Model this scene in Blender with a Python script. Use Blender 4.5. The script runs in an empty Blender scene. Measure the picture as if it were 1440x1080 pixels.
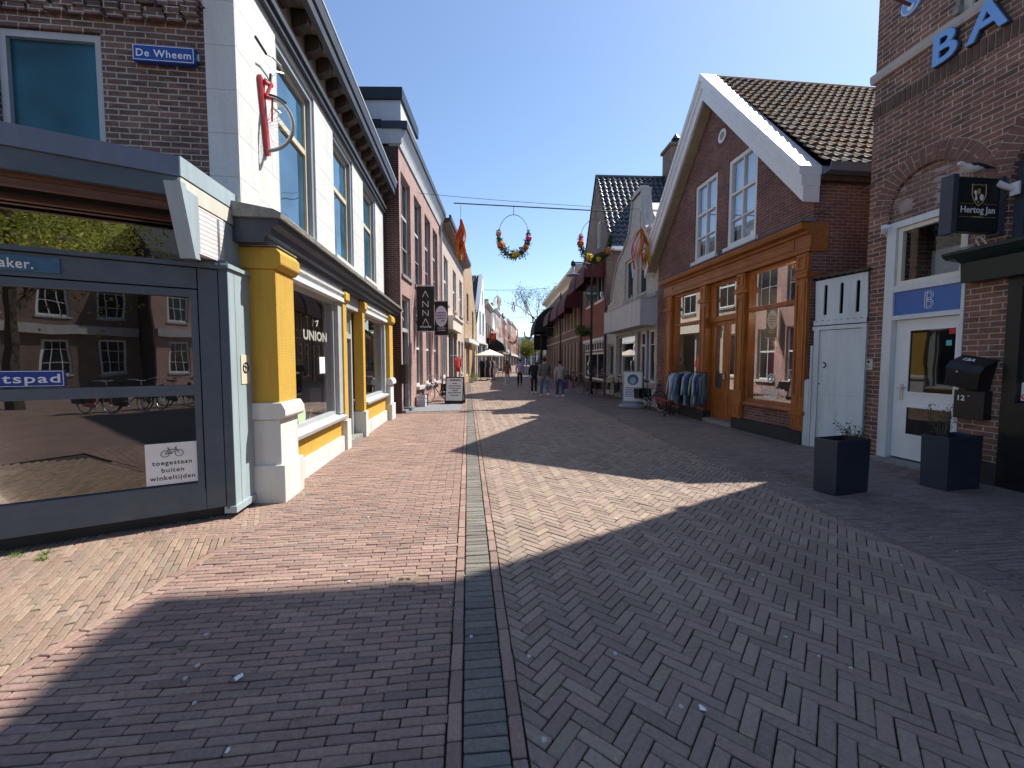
import bpy, math, random
from mathutils import Vector, Matrix
from mathutils.geometry import delaunay_2d_cdt
R = random.Random(11)
PI = math.pi
SC = bpy.context.scene
COL = SC.collection
def cdt(loops, flat):
    ed = []; k = 0
    for l in loops: m = len(l); ed += [(k+i, k+(i+1) % m) for i in range(m)]; k += m
    vv, ee, ff, ov, oe, of = delaunay_2d_cdt([Vector(p) for p in flat], ed, [], 0, 1e-7)
    def inside(x, y):
        c = False
        for l in loops:
            for i in range(len(l)):
                (x0, y0), (x1, y1) = l[i-1], l[i]
                if (y0 > y) != (y1 > y) and x < (x1-x0)*(y-y0)/(y1-y0)+x0: c = not c
        return c
    out = []
    for f in ff:
        if len(f) == 3 and all(ov[i] for i in f):
            cx = sum(vv[i].x for i in f)/3; cy = sum(vv[i].y for i in f)/3
            if inside(cx, cy): out.append(tuple(ov[i][0] for i in f))
    return out
# ------------------------------------------------------------------ mesh builder
class MB:
    """collects shapes in a frame whose x runs along a wall, d points out of it and z is up"""
    def __init__(s, sg=1): s.v = []; s.f = []; s.sg = sg
    def add(s, vs, fs):
        n = len(s.v); s.v += [(p[0], s.sg*p[1], p[2]) for p in vs]
        s.f += [tuple(n+i for i in (f if s.sg > 0 else reversed(f))) for f in fs]; return s
    def box(s, x0, x1, y0, y1, z0, z1):
        if x0 > x1: x0, x1 = x1, x0
        if y0 > y1: y0, y1 = y1, y0
        if z0 > z1: z0, z1 = z1, z0
        v = [(x0,y0,z0),(x1,y0,z0),(x1,y1,z0),(x0,y1,z0),(x0,y0,z1),(x1,y0,z1),(x1,y1,z1),(x0,y1,z1)]
        return s.add(v, [(0,3,2,1),(4,5,6,7),(0,1,5,4),(1,2,6,5),(2,3,7,6),(3,0,4,7)])
    def quad(s, *p): return s.add(p, [tuple(range(len(p)))])
    def hexa(s, lo, hi):
        v = list(lo)+list(hi); return s.add(v, [(0,3,2,1),(4,5,6,7),(0,1,5,4),(1,2,6,5),(2,3,7,6),(3,0,4,7)])
    def prism(s, poly, y0, y1, holes=(), plane='xz', caps=True):
        loops = [list(poly)]+[list(h) for h in holes]
        def area(l): return sum(l[i][0]*l[(i+1)%len(l)][1]-l[(i+1)%len(l)][0]*l[i][1] for i in range(len(l)))
        if area(loops[0]) < 0: loops[0].reverse()
        for l in loops[1:]:
            if area(l) > 0: l.reverse()
        if plane == 'xz': T = lambda p, y: (p[0], y, p[1])
        elif plane == 'xy': T = lambda p, y: (p[0], p[1], y)
        else: T = lambda p, y: (y, p[0], p[1])
        flat = [p for l in loops for p in l]; n = len(flat)
        vs = [T(p, y0) for p in flat]+[T(p, y1) for p in flat]
        fs = []
        if caps:
            if len(loops) == 1 and n == 4: tri = [(0, 1, 2), (0, 2, 3)]
            else: tri = cdt(loops, flat)
            for t in tri:
                a = area([flat[i] for i in t])
                if abs(a) < 1e-9: continue
                t = tuple(t) if a > 0 else tuple(reversed(t))
                fs.append(t); fs.append(tuple(n+i for i in reversed(t)))
        k = 0
        for l in loops:
            m = len(l)
            for i in range(m):
                a, b = k+i, k+(i+1) % m
                fs.append((a, a+n, b+n, b))
            k += m
        if plane == 'xy': fs = [tuple(reversed(f)) for f in fs]
        return s.add(vs, fs)
    def tube(s, p, q, r, r2=None, n=8, caps=True):
        r2 = r if r2 is None else r2
        p, q = Vector(p), Vector(q); d = q-p
        if d.length < 1e-6: return s
        a = d.orthogonal().normalized(); b = d.normalized().cross(a)
        vs = []
        for c, rr in ((p, r), (q, r2)):
            for i in range(n):
                t = 2*PI*i/n; vs.append(tuple(c+a*math.cos(t)*rr+b*math.sin(t)*rr))
        fs = [(i, (i+1) % n, n+(i+1) % n, n+i) for i in range(n)]
        if caps: fs += [tuple(reversed(range(n))), tuple(range(n, 2*n))]
        return s.add(vs, fs)
    def path(s, pts, r, n=6):
        for a, b in zip(pts, pts[1:]): s.tube(a, b, r, r, n)
        return s
    def ring(s, c, rad, r, ax='y', n=24, m=6, a0=0, a1=2*PI, sx=1, sz=1):
        full = abs(a1-a0-2*PI) < 1e-6; N = n if full else n+1; vs = []; fs = []
        for i in range(N):
            t = a0+(a1-a0)*i/n; ct, st = math.cos(t), math.sin(t)
            for j in range(m):
                u = 2*PI*j/m; q = (rad+r*math.cos(u)); h = r*math.sin(u)
                if ax == 'y': vs.append((c[0]+q*ct*sx, c[1]+h, c[2]+q*st*sz))
                elif ax == 'x': vs.append((c[0]+h, c[1]+q*ct*sx, c[2]+q*st*sz))
                else: vs.append((c[0]+q*ct*sx, c[1]+q*st*sz, c[2]+h))
        for i in range(n):
            for j in range(m):
                a = i*m+j; b = i*m+(j+1) % m; i2 = (i+1) % N
                fs.append((a, b, i2*m+(j+1) % m, i2*m+j))
        return s.add(vs, fs)
    def lathe(s, prof, c=(0,0,0), n=20):
        vs = []; fs = []
        for r, z in prof:
            for i in range(n): vs.append((c[0]+r*math.cos(2*PI*i/n), c[1]+r*math.sin(2*PI*i/n), c[2]+z))
        for k in range(len(prof)-1):
            for i in range(n): fs.append((k*n+i, k*n+(i+1) % n, (k+1)*n+(i+1) % n, (k+1)*n+i))
        fs += [tuple(reversed(range(n))), tuple(range((len(prof)-1)*n, len(prof)*n))]
        return s.add(vs, fs)
    def ball(s, c, rx, ry=None, rz=None, n=10, m=7):
        ry = ry or rx; rz = rz or rx; vs = [(c[0], c[1], c[2]-rz)]; fs = []
        for k in range(1, m):
            t = -PI/2+PI*k/m
            for i in range(n):
                vs.append((c[0]+rx*math.cos(t)*math.cos(2*PI*i/n), c[1]+ry*math.cos(t)*math.sin(2*PI*i/n), c[2]+rz*math.sin(t)))
        vs.append((c[0], c[1], c[2]+rz)); L = len(vs)-1
        for i in range(n):
            j = (i+1) % n; fs.append((0, 1+j, 1+i)); fs.append((L, L-n+i, L-n+j))
            for k in range(m-2): a = 1+k*n; fs.append((a+i, a+j, a+n+j, a+n+i))
        return s.add(vs, fs)
    def loft(s, rings):
        n = len(rings[0]); vs = [p for r in rings for p in r]; fs = []
        for k in range(len(rings)-1):
            for i in range(n): fs.append((k*n+i, k*n+(i+1) % n, (k+1)*n+(i+1) % n, (k+1)*n+i))
        fs += [tuple(reversed(range(n))), tuple(range((len(rings)-1)*n, len(rings)*n))]
        return s.add(vs, fs)
    def text(s, t, o, size, right=(1,0,0), up=(0,0,1), nrm=(0,1,0), ext=.003, align='LEFT', shear=0, bold=0, space=1):
        V, F = textmesh(t, align, shear, bold, space); o = Vector(o); r = Vector(right); u = Vector(up); n = Vector(nrm)
        return s.add([tuple(o+r*a*size+u*b*size+n*(c*ext)) for a, b, c in V], F)
_tx = {}
def textmesh(t, align, shear, bold, space):
    k = (t, align, shear, bold, space)
    if k in _tx: return _tx[k]
    cu = bpy.data.curves.new('lettering', 'FONT'); cu.body = t; cu.align_x = align; cu.size = 1; cu.shear = shear
    cu.extrude = .5; cu.offset = bold; cu.space_character = space; cu.resolution_u = 3
    o = bpy.data.objects.new('lettering', cu); COL.objects.link(o)
    dg = bpy.context.evaluated_depsgraph_get(); me = bpy.data.meshes.new_from_object(o.evaluated_get(dg))
    V = [tuple(v.co) for v in me.vertices]; F = [tuple(p.vertices) for p in me.polygons]
    bpy.data.objects.remove(o); bpy.data.curves.remove(cu); bpy.data.meshes.remove(me)
    _tx[k] = (V, F); return V, F
def obj(name, mb, mat, parent=None, M=None, smooth=False, bevel=0, kind=None):
    if isinstance(mb, MB):
        me = bpy.data.meshes.new(name); me.from_pydata(mb.v, [], mb.f); me.update()
    else: me = mb
    if mat: me.materials.clear(); me.materials.append(mat)
    if smooth: me.polygons.foreach_set('use_smooth', [True]*len(me.polygons))
    o = bpy.data.objects.new(name, me); COL.objects.link(o)
    if parent is not None:
        o.parent = parent
        if M is not None: o.matrix_basis = wm(parent).inverted() @ M
    elif M is not None: o.matrix_basis = M
    if bevel:
        b = o.modifiers.new('bevel', 'BEVEL'); b.width = bevel; b.segments = 2; b.limit_method = 'ANGLE'
    if kind: o['kind'] = kind
    return o
def wm(o):
    m = o.matrix_basis.copy(); p = o.parent
    while p: m = p.matrix_basis @ m; p = p.parent
    return m
def tag(o, label, cat, group=None, kind=None):
    if label: o['label'] = label
    if cat: o['category'] = cat
    if group: o['group'] = group
    if kind: o['kind'] = kind
    return o
def thing(name, label, cat, loc=(0,0,0), rz=0, group=None):
    o = bpy.data.objects.new(name, None); COL.objects.link(o); o.empty_display_size = .2
    o.matrix_basis = Matrix.Translation(loc) @ Matrix.Rotation(rz, 4, 'Z')
    return tag(o, label, cat, group)
def dup(root, M, label=None, mats=None):
    def cp(o, par):
        c = o.copy(); COL.objects.link(c)
        if par: c.parent = par; c.matrix_parent_inverse = o.matrix_parent_inverse.copy()
        if mats and o.name.split('.')[0] in mats and o.data:
            c.data = o.data.copy(); c.data.materials.clear(); c.data.materials.append(mats[o.name.split('.')[0]])
        for ch in list(o.children): cp(ch, c)
        return c
    r = cp(root, None); r.matrix_basis = M
    if label: r['label'] = label
    return r
def TR(x, y, z=0, rz=0, s=1, rx=0, ry=0):
    return Matrix.Translation((x, y, z)) @ Matrix.Rotation(rz, 4, 'Z') @ Matrix.Rotation(rx, 4, 'X') @ Matrix.Rotation(ry, 4, 'Y') @ Matrix.Scale(s, 4)
# ------------------------------------------------------------------ materials
def nm(name):
    m = bpy.data.materials.new(name); m.use_nodes = True; nt = m.node_tree; nt.nodes.clear(); return m, nt
def N(nt, t, **k):
    n = nt.nodes.new('ShaderNode'+t)
    for a, b in k.items():
        if a in n.inputs and not hasattr(n, a): n.inputs[a].default_value = b
        else: setattr(n, a, b)
    return n
def I(n, **k):
    for a, b in k.items(): n.inputs[a.replace('_', ' ')].default_value = b
    return n
def c4(c): return (c[0], c[1], c[2], 1)
def finish(nt, col, rough=.7, bump=None, bd=.01, bs=1, spec=.4, metal=0, alpha=None, coat=0):
    L = nt.links; b = N(nt, 'BsdfPrincipled'); o = N(nt, 'OutputMaterial')
    if isinstance(col, tuple): b.inputs['Base Color'].default_value = c4(col)
    else: L.new(col, b.inputs['Base Color'])
    if isinstance(rough, (int, float)): b.inputs['Roughness'].default_value = rough
    else: L.new(rough, b.inputs['Roughness'])
    b.inputs['Specular IOR Level'].default_value = spec; b.inputs['Metallic'].default_value = metal
    b.inputs['Coat Weight'].default_value = coat
    if bump is not None:
        u = N(nt, 'Bump'); u.inputs['Distance'].default_value = bd; u.inputs['Strength'].default_value = bs
        L.new(bump, u.inputs['Height']); L.new(u.outputs[0], b.inputs['Normal'])
    L.new(b.outputs[0], o.inputs[0]); return b
def mixc(nt, fac, a, b, bt='MIX'):
    m = N(nt, 'Mix', data_type='RGBA', blend_type=bt); L = nt.links
    for i, x in ((0, fac), (6, a), (7, b)):
        if isinstance(x, (int, float)): m.inputs[i].default_value = x
        elif isinstance(x, tuple): m.inputs[i].default_value = c4(x)
        else: L.new(x, m.inputs[i])
    return m.outputs[2]
def noise(nt, vec, scale, detail=4, rough=.6):
    n = N(nt, 'TexNoise'); n.inputs['Scale'].default_value = scale; n.inputs['Detail'].default_value = detail; n.inputs['Roughness'].default_value = rough
    if vec is not None: nt.links.new(vec, n.inputs['Vector'])
    return n.outputs[0]
def ramp(nt, x, stops):
    r = N(nt, 'ValToRGB'); nt.links.new(x, r.inputs[0]); e = r.color_ramp.elements
    while len(e) < len(stops): e.new(.5)
    for i, (p, c) in enumerate(stops): e[i].position = p; e[i].color = c4(c) if isinstance(c, tuple) else (c, c, c, 1)
    return r.outputs[0]
def ocoord(nt): return N(nt, 'TexCoord').outputs['Object']
def brickmat(name, c1, c2, mortar, bw=.22, bh=.0625, ms=.006, var=.35, bump=.008, rough=.85, soot=0, dark=None, sc=1, fine=.25, streak=0):
    m, nt = nm(name); L = nt.links; oc = ocoord(nt)
    sp = N(nt, 'SeparateXYZ'); L.new(oc, sp.inputs[0]); ad = N(nt, 'Math', operation='ADD'); L.new(sp.outputs[0], ad.inputs[0]); L.new(sp.outputs[1], ad.inputs[1])
    cb = N(nt, 'CombineXYZ'); L.new(ad.outputs[0], cb.inputs[0]); L.new(sp.outputs[2], cb.inputs[1])
    wob = N(nt, 'TexNoise'); wob.inputs['Scale'].default_value = 9; L.new(cb.outputs[0], wob.inputs['Vector'])
    wv = N(nt, 'VectorMath', operation='MULTIPLY_ADD'); L.new(wob.outputs['Color'], wv.inputs[0]); wv.inputs[1].default_value = (.012, .008, 0); L.new(cb.outputs[0], wv.inputs[2])
    b = N(nt, 'TexBrick'); L.new(wv.outputs[0], b.inputs['Vector'])
    I(b, Scale=1, Mortar_Size=ms, Mortar_Smooth=.25, Bias=0, Brick_Width=bw, Row_Height=bh); b.offset = .5
    b.inputs['Color1'].default_value = c4(c1); b.inputs['Color2'].default_value = c4(c2); b.inputs['Mortar'].default_value = c4(mortar)
    n1 = noise(nt, oc, 1.3, 5); n2 = noise(nt, oc, 26, 3)
    col = mixc(nt, 1, b.outputs['Color'], ramp(nt, n1, [(.3, 1-var), (.7, 1+var*.6)]), 'MULTIPLY')
    col = mixc(nt, 1, col, ramp(nt, n2, [(.25, 1-fine), (.75, 1+fine)]), 'MULTIPLY')
    if dark:   # some bricks burnt darker
        v = N(nt, 'TexVoronoi'); v.inputs['Scale'].default_value = 1; mp = N(nt, 'Mapping'); mp.inputs['Scale'].default_value = (1/bw, 1/bh, 1); L.new(cb.outputs[0], mp.inputs[0]); L.new(mp.outputs[0], v.inputs[0])
        col = mixc(nt, mixf(nt, ramp(nt, v.outputs['Color'], [(.62, 0.), (.7, .8)]), b.outputs['Fac']), col, dark)
    if streak:
        mp = N(nt, 'Mapping'); mp.inputs['Scale'].default_value = (1, 1, .1); L.new(oc, mp.inputs[0]); col = mixc(nt, ramp(nt, noise(nt, mp.outputs[0], 5, 8, .7), [(.5, 0.), (.78, streak)]), col, (.4, .38, .34))
    h = N(nt, 'Math', operation='MULTIPLY_ADD'); L.new(b.outputs['Fac'], h.inputs[0]); h.inputs[1].default_value = -1; L.new(n2, h.inputs[2])
    finish(nt, col, rough, h.outputs[0], bump); return m
def mixf(nt, a, inv):
    s = N(nt, 'Math', operation='SUBTRACT'); s.inputs[0].default_value = 1; nt.links.new(inv, s.inputs[1])
    k = N(nt, 'Math', operation='MULTIPLY'); nt.links.new(a, k.inputs[0]); nt.links.new(s.outputs[0], k.inputs[1]); return k.outputs[0]
def paint(name, col, rough=.5, var=.12, bump=.002, scale=6, dirt=None, spec=.4, metal=0, coat=0, streak=False, bscale=60):
    m, nt = nm(name); L = nt.links; oc = ocoord(nt)
    v = oc
    if streak:
        mp = N(nt, 'Mapping'); mp.inputs['Scale'].default_value = (1, 1, .12); L.new(oc, mp.inputs[0]); v = mp.outputs[0]
    n1 = noise(nt, v, scale, 6); lo = tuple(x*(1-var) for x in col); hi = tuple(min(1, x*(1+var)) for x in col)
    c = ramp(nt, n1, [(.3, lo), (.7, hi)])
    if dirt:
        n3 = noise(nt, v, scale*.35, 8, .7); c = mixc(nt, ramp(nt, n3, [(.52, 0.), (.72, .7)]), c, dirt)
    n2 = noise(nt, oc, bscale, 4)
    finish(nt, c, ramp(nt, n1, [(.2, max(0, rough-.1)), (.8, min(1, rough+.1))]), n2 if bump else None, bump, spec=spec, metal=metal, coat=coat); return m
def wood(name, c1, c2, rough=.4, axis='z', scale=1):
    m, nt = nm(name); L = nt.links; oc = ocoord(nt); mp = N(nt, 'Mapping'); L.new(oc, mp.inputs[0])
    mp.inputs['Scale'].default_value = {'z': (14, 14, 1.2), 'x': (1.2, 14, 14)}[axis]
    n = noise(nt, mp.outputs[0], scale*1.6, 7, .65); n2 = noise(nt, oc, 1.5, 3)
    c = ramp(nt, n, [(.3, c1), (.68, c2)]); c = mixc(nt, 1, c, ramp(nt, n2, [(.3, .75), (.7, 1.15)]), 'MULTIPLY')
    finish(nt, c, rough, n, .003, spec=.5); return m
def glass(name, tint=(.9, .95, 1), ior=1.55, wav=.0, k=1.0):
    m, nt = nm(name); L = nt.links; o = N(nt, 'OutputMaterial'); t = N(nt, 'BsdfTransparent'); t.inputs[0].default_value = c4(tint)
    g = N(nt, 'BsdfGlossy'); g.inputs['Roughness'].default_value = .01; f = N(nt, 'Fresnel'); f.inputs[0].default_value = ior
    mk_ = N(nt, 'Math', operation='MULTIPLY'); mk_.inputs[1].default_value = k; L.new(f.outputs[0], mk_.inputs[0]); x = N(nt, 'MixShader'); L.new(mk_.outputs[0], x.inputs[0]); L.new(t.outputs[0], x.inputs[1]); L.new(g.outputs[0], x.inputs[2]); L.new(x.outputs[0], o.inputs[0])
    if wav:
        b = N(nt, 'Bump'); b.inputs['Distance'].default_value = wav; L.new(noise(nt, ocoord(nt), 2.2, 1), b.inputs['Height']); L.new(b.outputs[0], g.inputs['Normal']); L.new(b.outputs[0], f.inputs['Normal'])
    return m
def dglass(name, col=(.015, .02, .025), ior=1.6, rough=.02, wav=.006):
    m, nt = nm(name); oc = ocoord(nt)
    b = finish(nt, ramp(nt, noise(nt, oc, .9, 2), [(.35, tuple(x*.5 for x in col)), (.65, tuple(x*1.5 for x in col))]), rough, noise(nt, oc, 1.7, 1), wav, spec=.5)
    b.inputs['IOR'].default_value = ior; return m
def plain(name, col, rough=.6, metal=0, spec=.4, emit=0):
    m, nt = nm(name); b = finish(nt, tuple(col), rough, spec=spec, metal=metal)
    if emit: b.inputs['Emission Color'].default_value = c4(col); b.inputs['Emission Strength'].default_value = emit
    return m
def leafm(name, a, b):
    m, nt = nm(name); g = N(nt, 'NewGeometry')
    c = ramp(nt, g.outputs['Random Per Island'], [(.1, a), (.9, b)])
    p = finish(nt, c, .6, spec=.3); L = nt.links
    tr = N(nt, 'BsdfTranslucent'); L.new(c, tr.inputs[0]); x = N(nt, 'MixShader'); x.inputs[0].default_value = .35
    L.new(p.outputs[0], x.inputs[1]); L.new(tr.outputs[0], x.inputs[2]); o = [n for n in nt.nodes if n.type == 'OUTPUT_MATERIAL'][0]; L.new(x.outputs[0], o.inputs[0]); return m
def pavemat(name, rough=.75):
    m, nt = nm(name); L = nt.links; a = N(nt, 'Attribute', attribute_name='tone'); oc = ocoord(nt)
    n1 = noise(nt, oc, 1.1, 6, .6); n2 = noise(nt, oc, 45, 5); n3 = noise(nt, oc, 190, 3)
    c = mixc(nt, 1, a.outputs['Color'], ramp(nt, n1, [(.3, .82), (.7, 1.14)]), 'MULTIPLY')
    c = mixc(nt, 1, c, ramp(nt, n2, [(.3, .8), (.7, 1.18)]), 'MULTIPLY')
    c = mixc(nt, ramp(nt, noise(nt, oc, 16, 6, .75), [(.6, 0.), (.75, .45)]), c, (.13, .11, .1))
    c = mixc(nt, ramp(nt, noise(nt, oc, .55, 9, .72), [(.5, 0.), (.68, .38)]), c, (.12, .1, .09)); c = mixc(nt, ramp(nt, noise(nt, oc, 2.3, 8, .7), [(.56, 0.), (.72, .3)]), c, (.36, .31, .26))
    h = N(nt, 'Math', operation='ADD'); L.new(n2, h.inputs[0]); L.new(n3, h.inputs[1])
    finish(nt, c, rough, h.outputs[0], .0035, spec=.35); return m
def tilem(name, a, b, moss=None, rough=.55):
    m, nt = nm(name); oc = ocoord(nt); g = N(nt, 'Attribute', attribute_name='tone')
    c = mixc(nt, g.outputs['Fac'], a, b); c = mixc(nt, 1, c, ramp(nt, noise(nt, oc, 14, 4), [(.3, .7), (.7, 1.25)]), 'MULTIPLY')
    if moss:
        sp = N(nt, 'SeparateXYZ'); nt.links.new(oc, sp.inputs[0])
        k = N(nt, 'Math', operation='MULTIPLY_ADD'); nt.links.new(sp.outputs[2], k.inputs[0]); k.inputs[1].default_value = -.13; nt.links.new(noise(nt, oc, 3, 8, .75), k.inputs[2])
        c = mixc(nt, ramp(nt, k.outputs[0], [(-0.0, 0.), (.0001, 0.)]), c, moss) if False else mixc(nt, ramp(nt, noise(nt, oc, 2.4, 9, .8), [(.47, 0.), (.6, .9)]), c, moss)
    finish(nt, c, rough, noise(nt, oc, 60, 4), .003, spec=.5); return m

M = {}
M['br_dark'] = brickmat('bar_brick', (.2, .1, .072), (.27, .13, .095), (.5, .43, .36), dark=(.1, .06, .052), bh=.078, bw=.235, ms=.007)
M['br_old'] = brickmat('old_brick', (.22, .115, .085), (.14, .08, .062), (.46, .41, .35), dark=(.08, .052, .045), ms=.008, bh=.062, bw=.2, var=.45, bump=.02)
M['br_kroost'] = brickmat('gable_brick', (.22, .098, .078), (.17, .076, .063), (.38, .3, .26), dark=(.1, .052, .05), ms=.0055)
M['br_side'] = brickmat('side_brick', (.22, .11, .08), (.17, .083, .062), (.2, .15, .12), ms=.005)
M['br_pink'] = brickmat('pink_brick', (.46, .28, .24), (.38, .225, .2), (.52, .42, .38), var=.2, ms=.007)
M['br_pink_shade'] = brickmat('shaded_pink_brick', (.11, .045, .04), (.075, .035, .034), (.24, .2, .19), var=.2, ms=.007)  # dark copy of the pink brick, side wall's shade painted in
M['br_cream'] = brickmat('cream_brick', (.62, .5, .42), (.55, .44, .37), (.6, .52, .45), var=.15, ms=.006)
M['br_ochre'] = brickmat('ochre_brick', (.5, .34, .19), (.42, .27, .15), (.5, .42, .33), var=.2)
M['br_pale'] = brickmat('pale_brick', (.58, .56, .48), (.47, .45, .385), (.58, .55, .49), var=.15, ms=.006)
M['br_red'] = brickmat('red_brick', (.3, .1, .075), (.24, .08, .06), (.18, .13, .12), var=.2)
M['br_brown'] = brickmat('brown_brick', (.2, .13, .1), (.15, .095, .078), (.3, .26, .22), var=.25)
M['br_tan'] = brickmat('tan_brick', (.4, .26, .19), (.33, .2, .15), (.42, .35, .3), var=.2)
M['white_wall'] = brickmat('white_block_wall', (.63, .64, .615), (.61, .62, .6), (.45, .46, .46), bw=1.35, bh=.46, ms=.004, var=.06, bump=.004, rough=.7, fine=.05, streak=.5)
M['white_tex'] = brickmat('white_board', (.68, .66, .66), (.66, .64, .64), (.42, .41, .42), bw=2, bh=.045, ms=.004, var=.06, bump=.003, fine=.04)
M['plaster'] = paint('white_plaster', (.7, .7, .67), .8, .08, .004, dirt=(.45, .43, .4))
M['stone_w'] = paint('painted_stone_base', (.66, .66, .63), .8, .1, .006, scale=5, dirt=(.36, .34, .31), streak=True)
M['yellow'] = paint('yellow_render', (.62, .385, .06), .85, .09, .014, scale=14, bscale=70, dirt=(.46, .29, .07), streak=True)
M['slate'] = paint('blue_grey_paint', (.085, .115, .145), .45, .1, .001, dirt=(.13, .15, .16))
M['slate_lit'] = paint('weathered_slate_sunlit', (.34, .42, .45), .5, .1, .003, dirt=(.3, .34, .35), streak=True, scale=9)  # slate and zinc lightened: sunlight on the street-side faces put into the colour
M['navy'] = paint('dark_blue_grey_moulding', (.045, .055, .075), .5, .15, .002, dirt=(.1, .1, .1))
M['stonecap'] = paint('weathered_stone', (.27, .26, .24), .9, .25, .02, scale=10, bscale=30)
M['zinc'] = paint('zinc', (.16, .19, .25), .45, .12, .001, metal=.3, streak=True)
M['white'] = paint('white_paint', (.76, .77, .77), .4, .04, .001)
M['whitew'] = paint('worn_white_paint', (.66, .68, .69), .55, .06, .004, dirt=(.42, .42, .4), streak=True)
M['whiteb'] = paint('weathered_white_fence', (.62, .66, .68), .6, .08, .003, streak=True, dirt=(.33, .33, .3))
M['cream'] = paint('cream_paint', (.62, .55, .4), .5, .06, .001)
M['creamc'] = paint('cream_cornice', (.74, .69, .58), .6, .06, .001)
M['greyf'] = paint('grey_frame_paint', (.26, .3, .34), .5, .08, .001)
M['greyl'] = paint('light_grey_frame', (.42, .44, .45), .5, .08, .001)
M['orange'] = wood('varnished_orange_wood', (.24, .066, .012), (.46, .155, .028), .35)
M['orangex'] = wood('varnished_orange_wood_rail', (.21, .062, .012), (.4, .145, .03), .35, 'x')
M['brownw'] = wood('brown_soffit_wood', (.075, .03, .016), (.16, .065, .03), .5, 'x')
M['beam'] = wood('old_beam_wood', (.035, .026, .02), (.1, .075, .055), .8)
M['tanw'] = wood('weathered_tan_boards', (.22, .17, .115), (.4, .32, .22), .7, 'x')
M['black'] = paint('black_paint', (.012, .013, .015), .35, .2, .0005)
M['green'] = paint('dark_green_black_paint', (.012, .022, .02), .35, .2, .0005)
M['blk'] = plain('black_plastic', (.012, .012, .014), .45)
M['rub'] = plain('tyre_rubber', (.02, .02, .02), .8)
M['met'] = plain('brushed_metal', (.55, .56, .58), .38, .8)
M['cable'] = plain('cable_dark', (.05, .055, .06), .5)
M['planter'] = paint('anthracite_planter', (.026, .036, .055), .5, .12, .001, dirt=(.05, .055, .065))
M['blue'] = paint('blue_panel', (.045, .14, .42), .3, .05, .0, spec=.5)
M['signblue'] = plain('sign_blue', (.012, .06, .3), .3)
M['tealblue'] = plain('painted_teal_panel', (.035, .14, .22), .5)
M['sky_l'] = plain('light_blue_letters', (.2, .42, .82), .35)
M['w_l'] = plain('white_lettering', (.82, .82, .82), .5)
M['k_l'] = plain('black_lettering', (.02, .02, .02), .5)
M['gold'] = plain('gold_print', (.5, .33, .1), .4)
M['paper'] = paint('paper_white', (.85, .86, .85), .6, .03, 0)
M['red'] = paint('red_paint', (.5, .035, .05), .35, .1, .0, spec=.5)
M['redc'] = plain('red_cloth', (.55, .05, .05), .8)
M['maroon'] = paint('maroon_awning_canvas', (.085, .016, .02), .8, .15, .001)
M['awnd'] = paint('faded_dark_awning', (.09, .045, .045), .85, .15, .001)
M['awnb'] = paint('black_awning', (.012, .014, .014), .8, .15, .001)
M['canvas'] = paint('cream_canvas', (.72, .66, .56), .85, .04, .001)
M['conc'] = paint('grey_concrete', (.42, .42, .41), .85, .1, .003, dirt=(.2, .2, .2), streak=True)
M['concp'] = paint('light_grey_panel', (.5, .51, .53), .6, .08, .001, streak=True, dirt=(.38, .38, .39))
M['slab'] = paint('grey_entrance_mat', (.2, .21, .22), .9, .2, .002)
M['plinth'] = paint('black_tar_plinth', (.03, .032, .035), .6, .25, .004)
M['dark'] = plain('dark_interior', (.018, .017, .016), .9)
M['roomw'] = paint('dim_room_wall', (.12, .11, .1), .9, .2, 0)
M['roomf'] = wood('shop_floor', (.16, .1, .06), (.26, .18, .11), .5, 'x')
M['glass'] = glass('shop_glass', (.9, .93, .93), 1.42, .0, .5)
M['glassk'] = glass('dark_reflecting_glass', (.4, .43, .44), 2.4, .0012)
M['glasst'] = glass('upper_reflecting_glass', (.3, .33, .34), 3.2, .002)
M['gl'] = dglass('window_glass')
M['glb'] = dglass('sky_reflection_glass', (.03, .1, .16), 2.6, .03, .006)  # blue base colour stands in for the sky mirrored in the panes
M['glt'] = dglass('teal_window_film', (.024, .1, .14), 1.3, .3, .0)
M['curt'] = paint('net_curtain', (.5, .55, .62), .9, .1, 0)
M['tile_k'] = tilem('mossy_pantiles', (.075, .062, .052), (.17, .145, .12), (.22, .095, .018), .85)
M['tile_d'] = tilem('glazed_dark_pantiles', (.03, .032, .04), (.045, .047, .055), None, .28)
M['tile_b'] = tilem('black_pantiles', (.03, .03, .033), (.06, .058, .06), None, .5)
M['leaf'] = leafm('leaf_green', (.03, .07, .015), (.1, .17, .04))
M['leafy'] = leafm('leaf_yellow_green', (.12, .15, .02), (.3, .3, .05))
M['leafd'] = leafm('dull_shrub_leaves', (.03, .045, .02), (.1, .11, .05))
M['grass'] = leafm('grass_blades', (.08, .16, .02), (.2, .32, .06))
M['bark'] = paint('bark', (.09, .07, .05), .9, .3, .01)
M['soil'] = paint('potting_soil', (.03, .022, .016), .95, .3, .01)
M['pave'] = pavemat('clay_pavers')
def skin_mat(n, c): return plain(n, c, .5)
M['skin'] = skin_mat('skin_light', (.55, .33, .25))
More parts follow.
